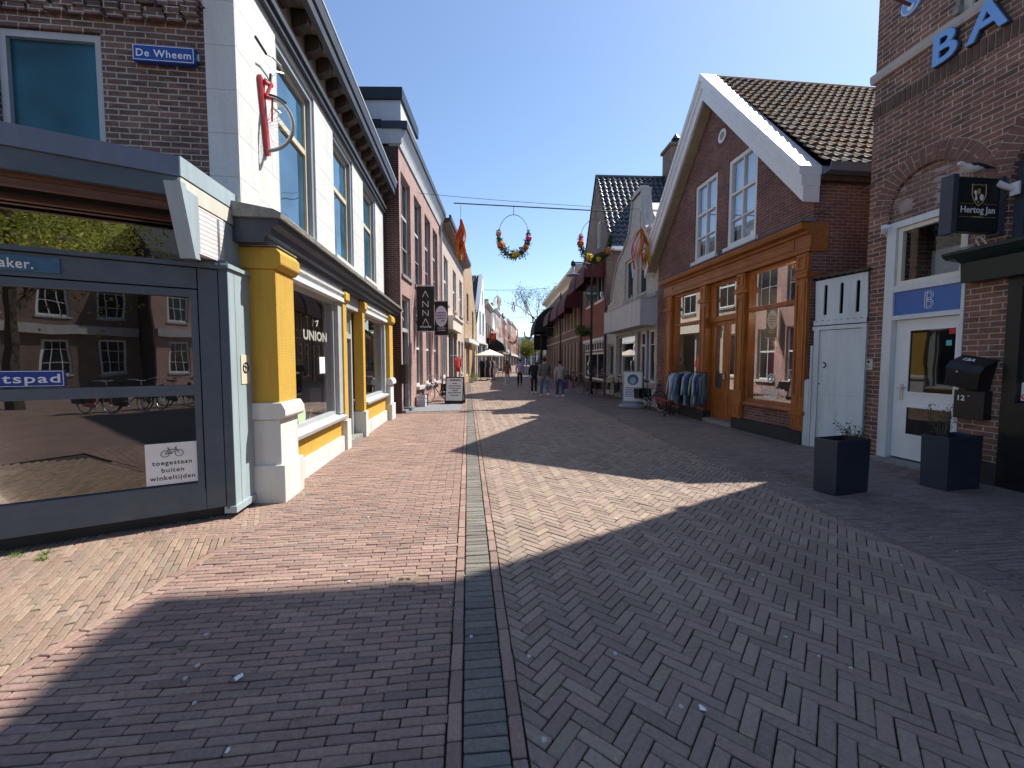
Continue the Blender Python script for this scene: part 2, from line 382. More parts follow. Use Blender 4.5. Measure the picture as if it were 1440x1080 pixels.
# ------------------------------------------------------------------ frames for walls
class Fr:
    def __init__(s, name, label, cat, P, Q, sg, group=None, parent=None):
        s.sg = sg; dx, dy = Q[0]-P[0], Q[1]-P[1]; s.L = math.hypot(dx, dy); s.rz = math.atan2(dy, dx)
        s.M = TR(P[0], P[1], 0, s.rz)
        s.e = parent or thing(name, label, cat, (P[0], P[1], 0), s.rz, group); s.sub = parent is not None
    def mb(s): return MB(s.sg)
    def part(s, name, mb, mat, parent=None, **k):
        p = parent or s.e
        return obj(name, mb, M[mat] if isinstance(mat, str) else mat, p, s.M, **k)
    def box(s, name, mat, *b, parent=None, **k): return s.part(name, s.mb().box(*b), mat, parent, **k)
    def right(s): return (1, 0, 0) if s.sg < 0 else (-1, 0, 0)
    def world(s, x, d, z): return s.M @ Vector((x, s.sg*d, z))
def rect(x0, x1, z0, z1): return [(x0, z0), (x1, z0), (x1, z1), (x0, z1)]
def window(fr, x0, x1, z0, z1, d=-.12, fw=.07, v=(), h=(), fm='white', gm='gl', bar=.03, sill=None, sm='greyl', sd=.06, thick=.07, name='window', curtain=False, bot=None):
    if x0 > x1: x0, x1 = x1, x0
    b = fr.mb(); bt = bot or fw
    b.box(x0, x0+fw, d-thick, d, z0, z1); b.box(x1-fw, x1, d-thick, d, z0, z1)
    b.box(x0+fw, x1-fw, d-thick, d, z0, z0+bt); b.box(x0+fw, x1-fw, d-thick, d, z1-fw, z1)
    for t in v:
        t = t if isinstance(t, tuple) else (t, bar); c = x0+(x1-x0)*t[0]; b.box(c-t[1]/2, c+t[1]/2, d-thick+.012, d-.008, z0+bt, z1-fw)
    for t in h:
        t = t if isinstance(t, tuple) else (t, bar); c = z0+(z1-z0)*t[0]; b.box(x0+fw, x1-fw, d-thick+.006, d-.004, c-t[1]/2, c+t[1]/2)
    w = fr.part(name, b, fm)
    g = d-thick*.6
    fr.part('pane', fr.mb().quad((x0+fw*.5, g, z0+bt*.5), (x1-fw*.5, g, z0+bt*.5), (x1-fw*.5, g, z1-fw*.5), (x0+fw*.5, g, z1-fw*.5)), gm, w)
    if curtain:
        cb = fr.mb(); n = 26; r0 = []; r1 = []
        for i in range(n+1):
            x = x0+fw*.6+(x1-x0-fw*1.2)*i/n; y = g-.12+.025*math.sin(i*1.9); r0.append((x, y, z0+.05)); r1.append((x, y, z1-.05))
        cb.add(r0+r1, [(i, i+1, n+2+i, n+1+i) for i in range(n)]); fr.part('curtain', cb, 'curt', w)
    if sill:
        fr.part('sill', fr.mb().box(x0-.05, x1+.05, d-.02, sd, z0-sill, z0-.002), sm, w)
    return w
def arcpts(cx, cz, r, a0, a1, n): return [(cx+r*math.cos(a0+(a1-a0)*i/n), cz+r*math.sin(a0+(a1-a0)*i/n)) for i in range(n+1)]
def tiles(O, U, V, tw=.22, th=.33, amp=.028, step=.03, res=6, sg=1):
    """pantile sheet: O corner at the eave, U along the eave, V up the slope"""
    O, U, V = Vector(O), Vector(U), Vector(V); nU = max(1, round(U.length/tw)); nV = max(1, round(V.length/th))
    n = U.cross(V).normalized()
    if n.z < 0: n = -n
    vs = []; fs = []; tone = []; C = nU*res+1; rows = []
    for j in range(nV):
        for k in (0, 1): rows.append(((j+k*.995)/nV, step*(1-k)+.004, j))
    for fj, lift, j in rows:
        for i in range(C):
            ph = (i % res)/res; hh = amp*(math.sin(2*PI*ph)*.5+.5)**1.5
            rr = random.Random(j*977+i//res); jit = rr.uniform(-.006, .006)
            p = O+U*(i/(C-1))+V*(fj)+n*(hh+lift+jit); vs.append(tuple(p)); tone.append(rr.random())
    for r in range(len(rows)-1):
        for i in range(C-1): fs.append((r*C+i, r*C+i+1, (r+1)*C+i+1, (r+1)*C+i))
    me = bpy.data.meshes.new('tiles'); me.from_pydata(vs, [], fs); me.update()
    a = me.attributes.new('tone', 'FLOAT_COLOR', 'POINT')
    for i, t in enumerate(tone): a.data[i].color = (t, t, t, 1)
    return me
def froof(fr, name, O, U, V, mat, parent=None, **k):
    s = fr.sg; F = lambda p: (p[0], s*p[1], p[2])
    return fr.part(name, tiles(F(O), F(U), F(V), **k), mat, parent)
# ------------------------------------------------------------------ ground
g = obj('ground', MB().quad((-300, -120, -.03), (300, -120, -.03), (300, 600, -.03), (-300, 600, -.03)), paint('ground_sand', (.06, .05, .043), .95, .2, .004, scale=3), kind='structure')
SD = (-.1084, .9941); SN = (.9941, .1084)
def st(t, s): return (.07+t*SN[0]+s*SD[0], t*SN[1]+s*SD[1])
def clip(poly, hps):
    for a, b, c in hps:
        out = []
        for i in range(len(poly)):
            p, q = poly[i], poly[(i+1) % len(poly)]; fp = a*p[0]+b*p[1]-c; fq = a*q[0]+b*q[1]-c
            if fp <= 0: out.append(p)
            if (fp < 0 < fq) or (fq < 0 < fp):
                u = fp/(fp-fq); out.append((p[0]+(q[0]-p[0])*u, p[1]+(q[1]-p[1])*u))
        poly = out
        if len(poly) < 3: return None
    return poly
def hp(p, q):   # keep the left side of p->q
    dx, dy = q[0]-p[0], q[1]-p[1]; return (dy, -dx, dy*p[0]-dx*p[1])
def paving(name, polys, pal, jit=.0018, gap=.0027):
    vs = []; fs = []; tone = []
    for pl in polys:
        cx = sum(p[0] for p in pl)/len(pl); cy = sum(p[1] for p in pl)/len(pl)
        m = len(pl); c = R.choice(pal); f = R.uniform(.84, 1.14); mc = [sum(q[i] for q in pal)/len(pal) for i in range(3)]; c = tuple((c[i]*.7+mc[i]*.3)*f*(1.05, 1, .95)[i] for i in range(3))
        near = math.hypot(cx, cy) < 13
        z = R.uniform(-jit, jit)*1.5-.002+.006*math.sin(cx*1.7+1.3*math.sin(cy*.9))*math.sin(cy*1.3+cx*.4); ax = R.uniform(-.026, .026); ay = R.uniform(-.026, .026); rot = R.uniform(-.016, .016); ox = R.uniform(-.0015, .0015); oy = R.uniform(-.0015, .0015)
        q = [(cx+ox+(p[0]-cx)*math.cos(rot)-(p[1]-cy)*math.sin(rot), cy+oy+(p[0]-cx)*math.sin(rot)+(p[1]-cy)*math.cos(rot)) for p in pl]
        if near and m == 4 and math.hypot(cx, cy) < 8:
            q2 = []
            for i in range(4):
                a, b, d = Vector(q[i-1]), Vector(q[i]), Vector(q[(i+1) % 4]); k1 = R.uniform(.002, .007)+gap; k2 = R.uniform(.002, .007)+gap
                if (a-b).length > .03 and (d-b).length > .03: q2 += [tuple(b+(a-b).normalized()*k1), tuple(b+(d-b).normalized()*k2)]
                else: q2.append(tuple(b))
            q = q2; m = len(q)
        def inset(e):
            out = []
            for i in range(m):
                a, b, d = q[i-1], q[i], q[(i+1) % m]
                u = Vector((b[0]-a[0], b[1]-a[1])); w = Vector((d[0]-b[0], d[1]-b[1]))
                if u.length < 1e-5 or w.length < 1e-5: out.append(b); continue
                u.normalize(); w.normalize(); k = u.x*w.y-u.y*w.x
                if abs(k) < .15: nx, ny = -u.y, u.x; out.append((b[0]+nx*e, b[1]+ny*e)); continue
                out.append((b[0]+(w.x-u.x)*e/k, b[1]+(w.y-u.y)*e/k))
            return out
        n0 = len(vs); hz = lambda p, dz: (p[0], p[1], z+dz+(p[0]-cx)*ax+(p[1]-cy)*ay)
        if near:
            A = inset(gap); B = inset(gap+.0035+R.random()*.002)
            vs += [(p[0], p[1], -.026) for p in A]+[hz(p, -.0045) for p in A]+[hz(p, 0) for p in B]
            for k in (0, m):
                for i in range(m): fs.append((n0+k+i, n0+k+(i+1) % m, n0+k+m+(i+1) % m, n0+k+m+i))
            fs.append(tuple(n0+2*m+i for i in range(m))); tone += [c]*(3*m)
        else:
            A = inset(gap+.0015); vs += [hz(p, -.001) for p in A]+[(p[0], p[1], -.026) for p in A]; fs.append(tuple(n0+i for i in range(m)))
            for i in range(m): fs.append((n0+m+i, n0+m+(i+1) % m, n0+(i+1) % m, n0+i))
            tone += [c]*(2*m)
    me = bpy.data.meshes.new(name); me.from_pydata(vs, [], fs); me.update()
    a = me.attributes.new('tone', 'FLOAT_COLOR', 'POINT'); buf = []
    for t in tone: buf += [t[0], t[1], t[2], 1]
    a.data.foreach_set('color', buf)
    return obj(name, me, M['pave'], kind='structure')
BL, BW = .207, .069
def bond(t0, t1, s0, s1, hps, along='t', xf=st):
    out = []; k = 0; bw = .0525 if along == 't' else BW
    if along == 't':
        s = s0
        while s < s1:
            w = bw; t = t0-(k % 2)*BL*.5-R.uniform(0, .02)
            while t < t1:
                pl = clip([xf(t, s), xf(t+BL, s), xf(t+BL, s+w), xf(t, s+w)], hps)
                if pl: out.append(pl)
                t += BL
            s += w; k += 1
    else:
        t = t0
        while t < t1-.001:
            s = s0-(k % 2)*BL*.5
            while s < s1:
                pl = clip([xf(t, s), xf(t+BW, s), xf(t+BW, s+BL), xf(t, s+BL)], hps)
                if pl: out.append(pl)
                s += BL
            t += BW; k += 1
    return out
SMAX = 34
kb0, kb1 = st(-2.6, 1.2), st(-2.16, 3.64)
kx = (kb1[0]-.04, kb1[1]+.9)
P_red = [(.33, .225, .185), (.3, .2, .17), (.35, .235, .19), (.27, .18, .155), (.32, .235, .19), (.24, .185, .165), (.3, .21, .18)]
P_tan = [(.31, .245, .2), (.29, .225, .185), (.33, .26, .205), (.28, .21, .185), (.31, .225, .19), (.33, .275, .21), (.3, .235, .195)]
P_blue = [(.18, .175, .155), (.195, .185, .16), (.165, .16, .15), (.2, .19, .165)]
P_gry = [(.24, .19, .165), (.22, .175, .155), (.26, .2, .175), (.205, .165, .15)]
left_edge = hp(st(-.176, 0), st(-.176, 40)); kline = (kb0, kb1)
hB = [left_edge]; far_left = hp((-3.9, 40), (-3.9, -5))
# left half: courses laid across the street
lb = bond(-4.2, -.17, 4.0, SMAX, [left_edge, far_left])
def rev(h): return (-h[0], -h[1], -h[2])
kh = hp(kb0, kx)
lb += bond(-4.2, -.17, -1.2, 4.0, [left_edge, rev(kh)])
paving('pavement_left', lb, P_red)
# strip of blue-grey bricks between two border rows
sb = []
s = -1.2
while s < SMAX: sb.append([st(-.1, s), st(.1, s), st(.1, s+.0665), st(-.1, s+.0665)]); s += .0675
paving('gutter_strip', sb, P_blue)
bb = bond(-.172, -.104, -1.2, SMAX, [hp(st(-.104, 0), st(-.104, 9))], 's')+bond(.104, .172, -1.1, SMAX, [hp(st(.172, 0), st(.172, 9))], 's')
paving('gutter_border', bb, P_red)
# herringbone roadway
rl = (st(3.6, -1.2), st(4.42, 19.5)); rl2 = (st(4.42, 19.5), st(4.9, 60)); hb = []
hC = [(-a, -b, -c) for a, b, c in [hp(st(.174, 0), st(.174, 40))]]+[hp(*rl)]
w = BW; L3 = 3
c45, s45 = math.cos(math.radians(45)), math.sin(math.radians(45))
def hx(a, b):
    a, b = a*w, b*w; return st(a*c45-b*s45, a*s45+b*c45)
for k in range(-420, 420):
    for m in range(-140, 140):
        y = k+6*m
        for q in ((k, y, 3, 1), (k, y+1, 1, 3)):
            cxy = hx(q[0]+q[2]/2, q[1]+q[3]/2)
            t = (cxy[0]-.07)*SN[0]+cxy[1]*SN[1]; s = (cxy[0]-.07)*SD[0]+cxy[1]*SD[1]
            if t < .05 or t > 5.4 or s < -1.2 or s > SMAX: continue
            pl = clip([hx(q[0], q[1]), hx(q[0]+q[2], q[1]), hx(q[0]+q[2], q[1]+q[3]), hx(q[0], q[1]+q[3])], hC)
            if pl and (len(pl) != 3 or True): hb.append(pl)
paving('road', hb, P_tan)
# border band of the roadway, then the right hand pavement
def rt(t, s):
    d = (rl[1][0]-rl[0][0], rl[1][1]-rl[0][1]); L = math.hypot(*d); d = (d[0]/L, d[1]/L); n = (d[1], -d[0])
    return (rl[0][0]+d[0]*s+n[0]*t, rl[0][1]+d[1]*s+n[1]*t)
rb = bond(.004, .07, 0, SMAX, [], 's', rt); s = 0
while s < SMAX: rb.append([rt(.076, s), rt(.283, s), rt(.283, s+BW), rt(.076, s+BW)]); s += BW
rb += bond(.288, .354, .1, SMAX, [], 's', rt)
paving('kerb_band', rb, P_gry)
wallR = [hp((6.75, -3), (6.75, 3)), hp((6.75, 2), (6.02, 8)), hp((6.1, 7), (4.9, 19.2))]
paving('pavement_right', bond(3.5, 8.5, -1.2, SMAX, [(-hp(rt(.36, 0), rt(.36, 20))[0], -hp(rt(.36, 0), rt(.36, 20))[1], -hp(rt(.36, 0), rt(.36, 20))[2])]), P_gry)
# wedge of paving in front of the corner shop, turned square to its glass front
KD = (.864, .504)
def kt(a, b): return (-4.37+a*KD[1]*1+b*KD[0], 3.38-a*KD[0]+b*KD[1])
kn = []
row = 0; b = -4.0
while b < 3.2:
    a = -1.0-(row % 2)*BL/2
    while a < 4.2:
        pl = clip([kt(a, b), kt(a+BL, b), kt(a+BL, b+.0525), kt(a, b+.0525)], [hp(kb0, kx), hp(kt(-.0, 9), kt(-.0, -9)) if False else (0, 0, 1)])
        if pl: kn.append(pl)
        a += BL
    b += .0525; row += 1
kn = [p if sum(p[i][0]*p[(i+1) % len(p)][1]-p[(i+1) % len(p)][0]*p[i][1] for i in range(len(p))) > 0 else p[::-1] for p in kn]
d_ = Vector((kx[0]-kb0[0], kx[1]-kb0[1])).normalized(); n_ = Vector((-d_.y, d_.x))
kk = rev(hp((kb0[0]+n_.x*.08, kb0[1]+n_.y*.08), (kx[0]+n_.x*.08, kx[1]+n_.y*.08)))
kn2 = [clip(p, [rev(kk)]) for p in kn]
paving('pavement_corner', [p for p in kn2 if p], [(.32, .235, .18), (.33, .255, .195), (.29, .205, .165), (.27, .22, .175)])
kb = []; s = -1.0
while s < (Vector(kx)-Vector(kb0)).length:
    o = Vector(kb0)+d_*s; kb.append([tuple(o+n_*.005), tuple(o+d_*BL+n_*.005), tuple(o+d_*BL+n_*.075), tuple(o+n_*.075)]); s += BL
paving('pavement_edge', kb, P_red)
# far street surface
fm, nt = nm('far_clinkers'); oc = ocoord(nt); bt = N(nt, 'TexBrick'); nt.links.new(oc, bt.inputs[0]); I(bt, Scale=1, Mortar_Size=.006, Brick_Width=.21, Row_Height=.07)
bt.inputs['Color1'].default_value = (.3, .2, .16, 1); bt.inputs['Color2'].default_value = (.25, .17, .14, 1); bt.inputs['Mortar'].default_value = (.09, .08, .07, 1)
finish(nt, mixc(nt, 1, bt.outputs[0], ramp(nt, noise(nt, oc, .8, 6), [(.3, .8), (.7, 1.15)]), 'MULTIPLY'), .8)
obj('street', MB().quad((-60, 33.2, -.012), (60, 33.2, -.012), (60, 320, -.012), (-60, 320, -.012)), fm, kind='structure')
obj('square', MB().quad((-60, -60, -.012), (60, -60, -.012), (60, -1.3, -.012), (-60, -1.3, -.012)), fm, kind='structure')
obj('side_street', MB().quad((8, -1.28, -.013), (60, -1.28, -.013), (60, 33.1, -.013), (8, 33.1, -.013)), fm, kind='structure')
# chewing gum and scuffs trodden into the bricks
gm = MB()
for i in range(90):
    x = R.uniform(-2.2, 4); y = R.uniform(1.5, 9); r = R.uniform(.006, .014)
    a0 = R.random()*6; p = [(x+r*math.cos(a0+t)*R.uniform(.7, 1.2), y+r*math.sin(a0+t)*R.uniform(.7, 1.2), .0055) for t in [2*PI*i/7 for i in range(7)]]
    gm.add(p+[(q[0], q[1], -.004) for q in p], [tuple(range(7))]+[(i, (i+1) % 7, 7+(i+1) % 7, 7+i) for i in range(7)])
obj('gum_spots', gm, plain('chewing_gum', (.5, .48, .45), .8), kind='structure')
for (x, y, r, lab, mt) in ((-1.42, 2.02, .022, 'scrap of torn pale plastic film on the shaded bricks left of the centre strip', 'paper'), (.9, 1.83, .02, 'crumpled white scrap of paper on the herringbone bricks, lower right', 'paper'), (-1.2, 1.62, .014, 'small white crumb of paper on the bricks at the bottom edge', 'paper')):
    m_ = MB(); pts = [(x+r*math.cos(t)*R.uniform(.5, 1.3), y+r*math.sin(t)*R.uniform(.5, 1.3), .006+R.random()*.012) for t in [2*PI*i/8 for i in range(8)]]
    m_.add(pts+[(x, y, .02)], [(i, (i+1) % 8, 8) for i in range(8)]); tag(obj('litter_scrap', m_, M[mt]), lab, 'litter')
# drain cover
dr = thing('drain_cover', 'small square cast iron drain cover with two slots set in the red bricks', 'drain cover', (-.81, 2.96, .002), .09)
m_ = MB(); W_, D_ = .095, .075
m_.box(-W_, W_, -D_, -D_+.014, -.02, .009); m_.box(-W_, W_, D_-.014, D_, -.02, .009); m_.box(-W_, -W_+.014, -D_+.014, D_-.014, -.02, .009); m_.box(W_-.014, W_, -D_+.014, D_-.014, -.02, .009)
rust = paint('rusty_iron', (.3, .22, .16), .8, .3, .004, scale=30, dirt=(.16, .1, .07)); obj('frame', m_, rust, dr)
m_ = MB().prism(rect(-.08, .08, -.06, .06), -.015, .006, [rect(-.045, -.008, -.008, .014), rect(.01, .047, -.008, .014)], 'xy')
m_.box(-.04, .04, .02, .04, .006, .012)
for i in range(7): m_.box(-.07+i*.021, -.06+i*.021, -.05, -.035, .006, .009)
obj('grate', m_, rust, dr)
# ================================================================== LEFT: corner shop
K = Fr('corner_shop', 'low blue-grey corner shop with big dark glass panes and a projecting zinc canopy', 'shop building', (-4.37, 3.38), (-2.93, 4.22), -1)
X0 = -6.0; XC = 1.667
K.box('plinth', 'plinth', X0, XC-.12, -.5, -.12, -.02, .13)
K.box('bottom_panel', 'slate', X0, 1.42, -.1, 0, .13, .34)
b = K.mb(); b.box(X0, 1.36, -.1, -.0, .34, .41)
for x in (-1.75, -3.6):
    b.box(x, x+.07, -.1, .0, .41, 2.30)
b.box(X0, 1.36, -.1, .006, 1.31, 1.41); b.box(X0, 1.36, -.1, .003, 2.29, 2.36); b.box(1.36, 1.415, -.1, .004, .34, 2.36); K.part('window_frame', b, 'slate')
b = K.mb(); b.box(X0, 1.415, -.1, .0, 2.375, 2.575); b.box(X0, XC, -.1, .03, 2.585, 2.625); K.part('header_panel', b, 'slate')
b = K.mb(); b.box(1.425, 1.585, -.1, .0, .13, 2.575); K.part('column', b, 'slate')
b = K.mb(); b.prism([(1.595, 0), (XC, 0), (XC+.01, -.1), (1.595, -.1)], .10, 2.68, plane='xy'); K.part('corner_post', b, 'slate')
pn = K.part('lower_glass', K.mb().quad((X0, -.05, .4), (1.37, -.05, .4), (1.37, -.05, 1.32), (X0, -.05, 1.32)), 'glassk')
K.part('middle_glass', K.mb().quad((X0, -.05, 1.4), (1.37, -.05, 1.4), (1.37, -.05, 2.3), (X0, -.05, 2.3)), 'glassk')
K.part('upper_glass', K.mb().quad((X0, -.06, 2.62), (XC-.05, -.06, 2.62), (XC-.05, -.06, 3.1), (X0, -.06, 3.1)), 'glasst')
# side face towards the street
KS = Fr('', '', '', (-2.93, 4.22), (-2.995, 4.70), -1, parent=K.e)
b = KS.mb(); b.box(.012, .13, -.1, 0, .12, 2.60); b.box(.138, .49, -.1, .0, .12, 2.60); KS.part('side_panel', b, 'slate_lit')
KS.box('side_rail', 'slate_lit', -.02, .49, -.1, .02, .05, .12); KS.box('side_rail', 'slate_lit', -.02, .5, -.1, .025, 2.605, 2.65)
st_ = KS.part('notice', KS.mb().box(.2, .38, .002, .008, 1.40, 1.72), plain('cream_sticker', (.62, .58, .45), .6))
lt = KS.mb(); lt.ring((.29, .011, 1.58), .055, .006, 'y', 20, 5)
for k in range(5): lt.box(.285, .295, .009, .012, 1.53+k*.02, 1.543+k*.02)
lt.tube((.25, .01, 1.6), (.33, .01, 1.57), .005, n=5); KS.part('emblem', lt, 'k_l', st_)
# canopy : fascia, cap, soffit, side
cA = (-2.965, 3.715); cB = (-3.05, 4.585)
def KW(x, d): v = K.world(x, d, 0); return (v.x, v.y)
fL = KW(X0, .42); fR = KW(1.38, .42)
CM = MB(); CM.prism([fL, fR, (-3.055, 4.50), KW(X0, -.9)], 3.30, 3.47, plane='xy'); roofp = obj('canopy_cap', CM, M['zinc'], K.e, Matrix())
i1, i2 = KW(X0, .40), KW(1.365, .40)
CM = MB(); CM.prism([i1, i2, (fR[0]-.03, fR[1]+.03), (-3.075, 4.5), KW(X0, -.8)], 3.13, 3.297, plane='xy'); obj('canopy_fascia', CM, M['slate'], K.e, Matrix())
CM = MB(); a1, a2 = KW(X0, .34), KW(1.30, .34); CM.prism([a1, a2, KW(XC-.1, -.04), KW(X0, -.04)], 3.09, 3.127, plane='xy'); obj('soffit', CM, M['brownw'], K.e, Matrix())
b = K.mb(); b.box(X0, 1.3, -.03, .03, 3.0, 3.088); b.box(X0, 1.32, .27, .33, 3.03, 3.089); K.part('soffit_beam', b, 'brownw')
CS = Fr('', '', '', fR, (-3.055, 4.58), -1, parent=K.e)
CS.box('sunlit_cap_side', 'slate_lit', .0, .98, .0, .012, 3.305, 3.475); CS.box('cream_board', paint('pale_weathered_board', (.6, .58, .5), .7, .1, .002, dirt=(.4, .4, .36), streak=True), .005, .98, -.02, .006, 3.135, 3.29)  # first strip is added to give the zinc cap's side its sunlit tone
b = CS.mb(); b.box(.235, .64, -.08, -.002, 2.68, 3.125); CS.part('side_board', b, 'white_tex')
b = CS.mb(); b.box(.65, 1.02, -.1, -.006, 2.66, 3.12); CS.part('side_panel', b, 'slate_lit')
b = CS.mb(); b.prism([(-.07, 3.23), (.225, 3.20), (.23, 2.70), (.10, 2.60)], -.09, .012); b.prism([(-.075, 3.235), (-.005, 3.235), (.16, 2.6), (.095, 2.6)], .012, .05); CS.part('canopy_bracket', b, 'slate_lit')
# interior
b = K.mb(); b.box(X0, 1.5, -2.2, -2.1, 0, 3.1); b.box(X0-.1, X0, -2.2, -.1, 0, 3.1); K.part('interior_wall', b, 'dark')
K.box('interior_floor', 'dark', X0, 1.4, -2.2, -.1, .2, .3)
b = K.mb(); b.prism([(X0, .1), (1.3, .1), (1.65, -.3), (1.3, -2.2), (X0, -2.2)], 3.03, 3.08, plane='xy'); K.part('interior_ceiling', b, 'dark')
sg = tag(K.part('window_sign', K.mb().prism([(.955, .43), (1.365, .43), (1.365, .84), (.955, .84)], -.046, -.03), 'paper'), None, None)
sg['label'] = 'white sign with a bicycle pictogram'
lt = K.mb()
for i, t in enumerate(('toegestaan', 'buiten', 'winkeltijden')): lt.text(t, (1.16, -.03, .625-i*.075), .062, ext=.004, align='CENTER', bold=.01, space=1.15)
for cx in (1.105, 1.215): lt.ring((cx, -.027, .735), .032, .0022, 'y', 18, 4)
for p, q in (((1.105, .735), (1.135, .775)), ((1.135, .775), (1.19, .775)), ((1.19, .775), (1.155, .735)), ((1.155, .735), (1.105, .735)), ((1.155, .735), (1.13, .79)), ((1.215, .735), (1.185, .795)), ((1.185, .795), (1.2, .80)), ((1.12, .792), (1.14, .792))):
    lt.tube((p[0], -.027, p[1]), (q[0], -.027, q[1]), .0028, n=4)
K.part('lettering', lt, 'k_l', sg)
fp = K.part('path_sign', K.mb().box(-.45, .44, -.046, -.04, 1.425, 1.57), 'signblue'); fp['label'] = 'blue street sign set against the glass'
K.part('lettering', K.mb().text('Fietspad', (.415, -.0395, 1.462), .11, right=(1.35, 0, 0), ext=.003, space=1.12, align='RIGHT', bold=.012), 'w_l', fp)
b = K.mb(); b.box(-.44, .43, -.04, -.038, 1.56, 1.565); b.box(-.44, .43, -.04, -.038, 1.431, 1.436); b.box(.425, .43, -.04, -.038, 1.436, 1.56); K.part('border', b, 'w_l', fp)
mk = K.part('name_board', K.mb().box(-.8, .465, .0, .012, 2.415, 2.545), paint('painted_blue_board', (.05, .14, .24), .6, .2, .001, scale=20)); K.part('lettering', K.mb().text('maker.', (.03, .0125, 2.44), .115, right=(.8, 0, 0), ext=.004, bold=.012, space=1.1), 'w_l', mk)

# ================================================================== LEFT: white townhouse with yellow shopfront
A = Fr('white_townhouse', 'white rendered corner house with a yellow and white pilastered shopfront and tall upper windows', 'house', (-2.70, 4.67), (-3.48, 12.16), -1)
LX = 8.05; U = -.4
win_h = [rect(1.13, 2.5, 3.68, 6.08), rect(3.45, 4.75, 3.74, 6.1), rect(5.67, 6.97, 3.78, 6.14)]
A.part('wall', A.mb().prism(rect(.22, LX, 3.02, 7.2), U-.3, U, win_h), 'white_wall')
for x0, x1, z0, z1 in ((1.13, 2.5, 3.68, 6.08), (3.45, 4.75, 3.74, 6.1), (5.67, 6.97, 3.78, 6.14)):
    b = A.mb(); b.box(x0+.001, x0+.09, U-.16, U-.03, z0, z1-.001); b.box(x1-.09, x1-.001, U-.16, U-.03, z0, z1-.001); b.box(x0+.09, x1-.09, U-.16, U-.03, z1-.1, z1-.001)
    fr_ = A.part('window_casing', b, 'greyf')
    w_ = window(A, x0+.092, x1-.092, z0+.01, z1-.102, U-.1, .065, h=((.62, .085),), fm='cream', gm='glb')
    w_.parent = fr_
    for ch in w_.children: pass
    A.part('sill', A.mb().box(x0-.04, x1+.04, U-.1, U+.05, z0-.07, z0-.001), 'stone_w', fr_)
b = A.mb(); b.box(.2, LX, U, U+.07, 6.16, 6.24); b.box(.2, LX, U, U+.11, 6.25, 6.33); A.part('frieze_moulding', b, 'navy')
A.box('frieze_board', 'tanw', .2, LX, U, U+.04, 6.34, 6.78)
A.box('soffit', 'tanw', .2, LX, U, -.08, 6.80, 6.84)
for k in range(17):
    x = .14+.48*k; b = A.mb(); b.prism([(U+.04, 6.52), (U+.14, 6.54), (-.14, 6.60), (-.14, 6.79), (U+.04, 6.79)], x, x+.17, plane='yz'); A.part('corbel', b, 'beam')
b = A.mb(); b.prism([(-.12, 6.70), (-.04, 6.72), (-.03, 6.84), (-.12, 6.84)], .0, LX, plane='yz'); b.prism([(-.12, 6.85), (.0, 6.88), (.03, 7.1), (-.12, 7.1)], .0, LX, plane='yz'); A.part('gutter', b, 'navy')
A.box('gutter_edge', 'greyl', 0, LX, .024, .034, 7.06, 7.10)
rf = froof(A, 'roof', (.1, -.1, 7.12), (LX-.1, 0, 0), (0, -1.25, 3.0), 'tile_b', th=.3)
A.part('roof_body', A.mb().prism([(U-.3, 7.03), (-.12, 7.03), (-1.4, 10.03), (-5.5, 10.03), (-5.5, 7.03)], .12, LX-.02, plane='yz'), 'plinth', None)
A.part('dormer', A.mb().box(1.2, 2.6, -1.6, -.35, 7.3, 8.5), 'greyf')
b = A.mb(); b.box(1.1, 2.7, -1.7, -.2, 8.5, 8.6); A.part('dormer_roof', b, 'navy')
# ground floor
def pil(x0, x1, dd=0, full=True):
    b = A.mb(); b.box(x0, x1, -.42, dd, 1.10, 2.70); b.prism([(-.42, 2.70), (dd+.02, 2.70), (dd+.07, 2.76), (dd+.07, 2.88), (dd+.02, 2.94), (-.42, 2.94)], x0-.02, x1+.03, plane='yz'); p = A.part('pilaster', b, 'yellow', bevel=.012)
    b = A.mb(); b.box(x0-.0, x1+.0, -.42, dd+.005, 0, .97); b.prism([(-.42, .975), (dd+.03, .975), (dd+.075, 1.01), (dd+.075, 1.09), (dd+.03, 1.17), (-.42, 1.17)], x0-.03, x1+.04, plane='yz'); b.box(x0-.03, x1+.035, -.42, dd+.05, -.02, .44)
    A.part('pilaster_base', b, 'stone_w', p, bevel=.012)
pil(.02, .50)
pil(6.78, 7.25, -.03)
for x0, x1 in ((2.84, 3.05), (4.2, 4.38)):
    b = A.mb(); b.box(x0, x1, -.30, -.1, .56, 2.72); b.prism([(-.42, 2.72), (-.09, 2.72), (-.04, 2.78), (-.04, 2.9), (-.09, 2.95), (-.42, 2.95)], x0-.02, x1+.02, plane='yz'); p = A.part('pilaster', b, 'yellow', bevel=.01)
    b = A.mb(); b.box(x0-.02, x1+.02, -.42, -.06, -.02, .555); A.part('pilaster_base', b, 'stone_w', p, bevel=.01)
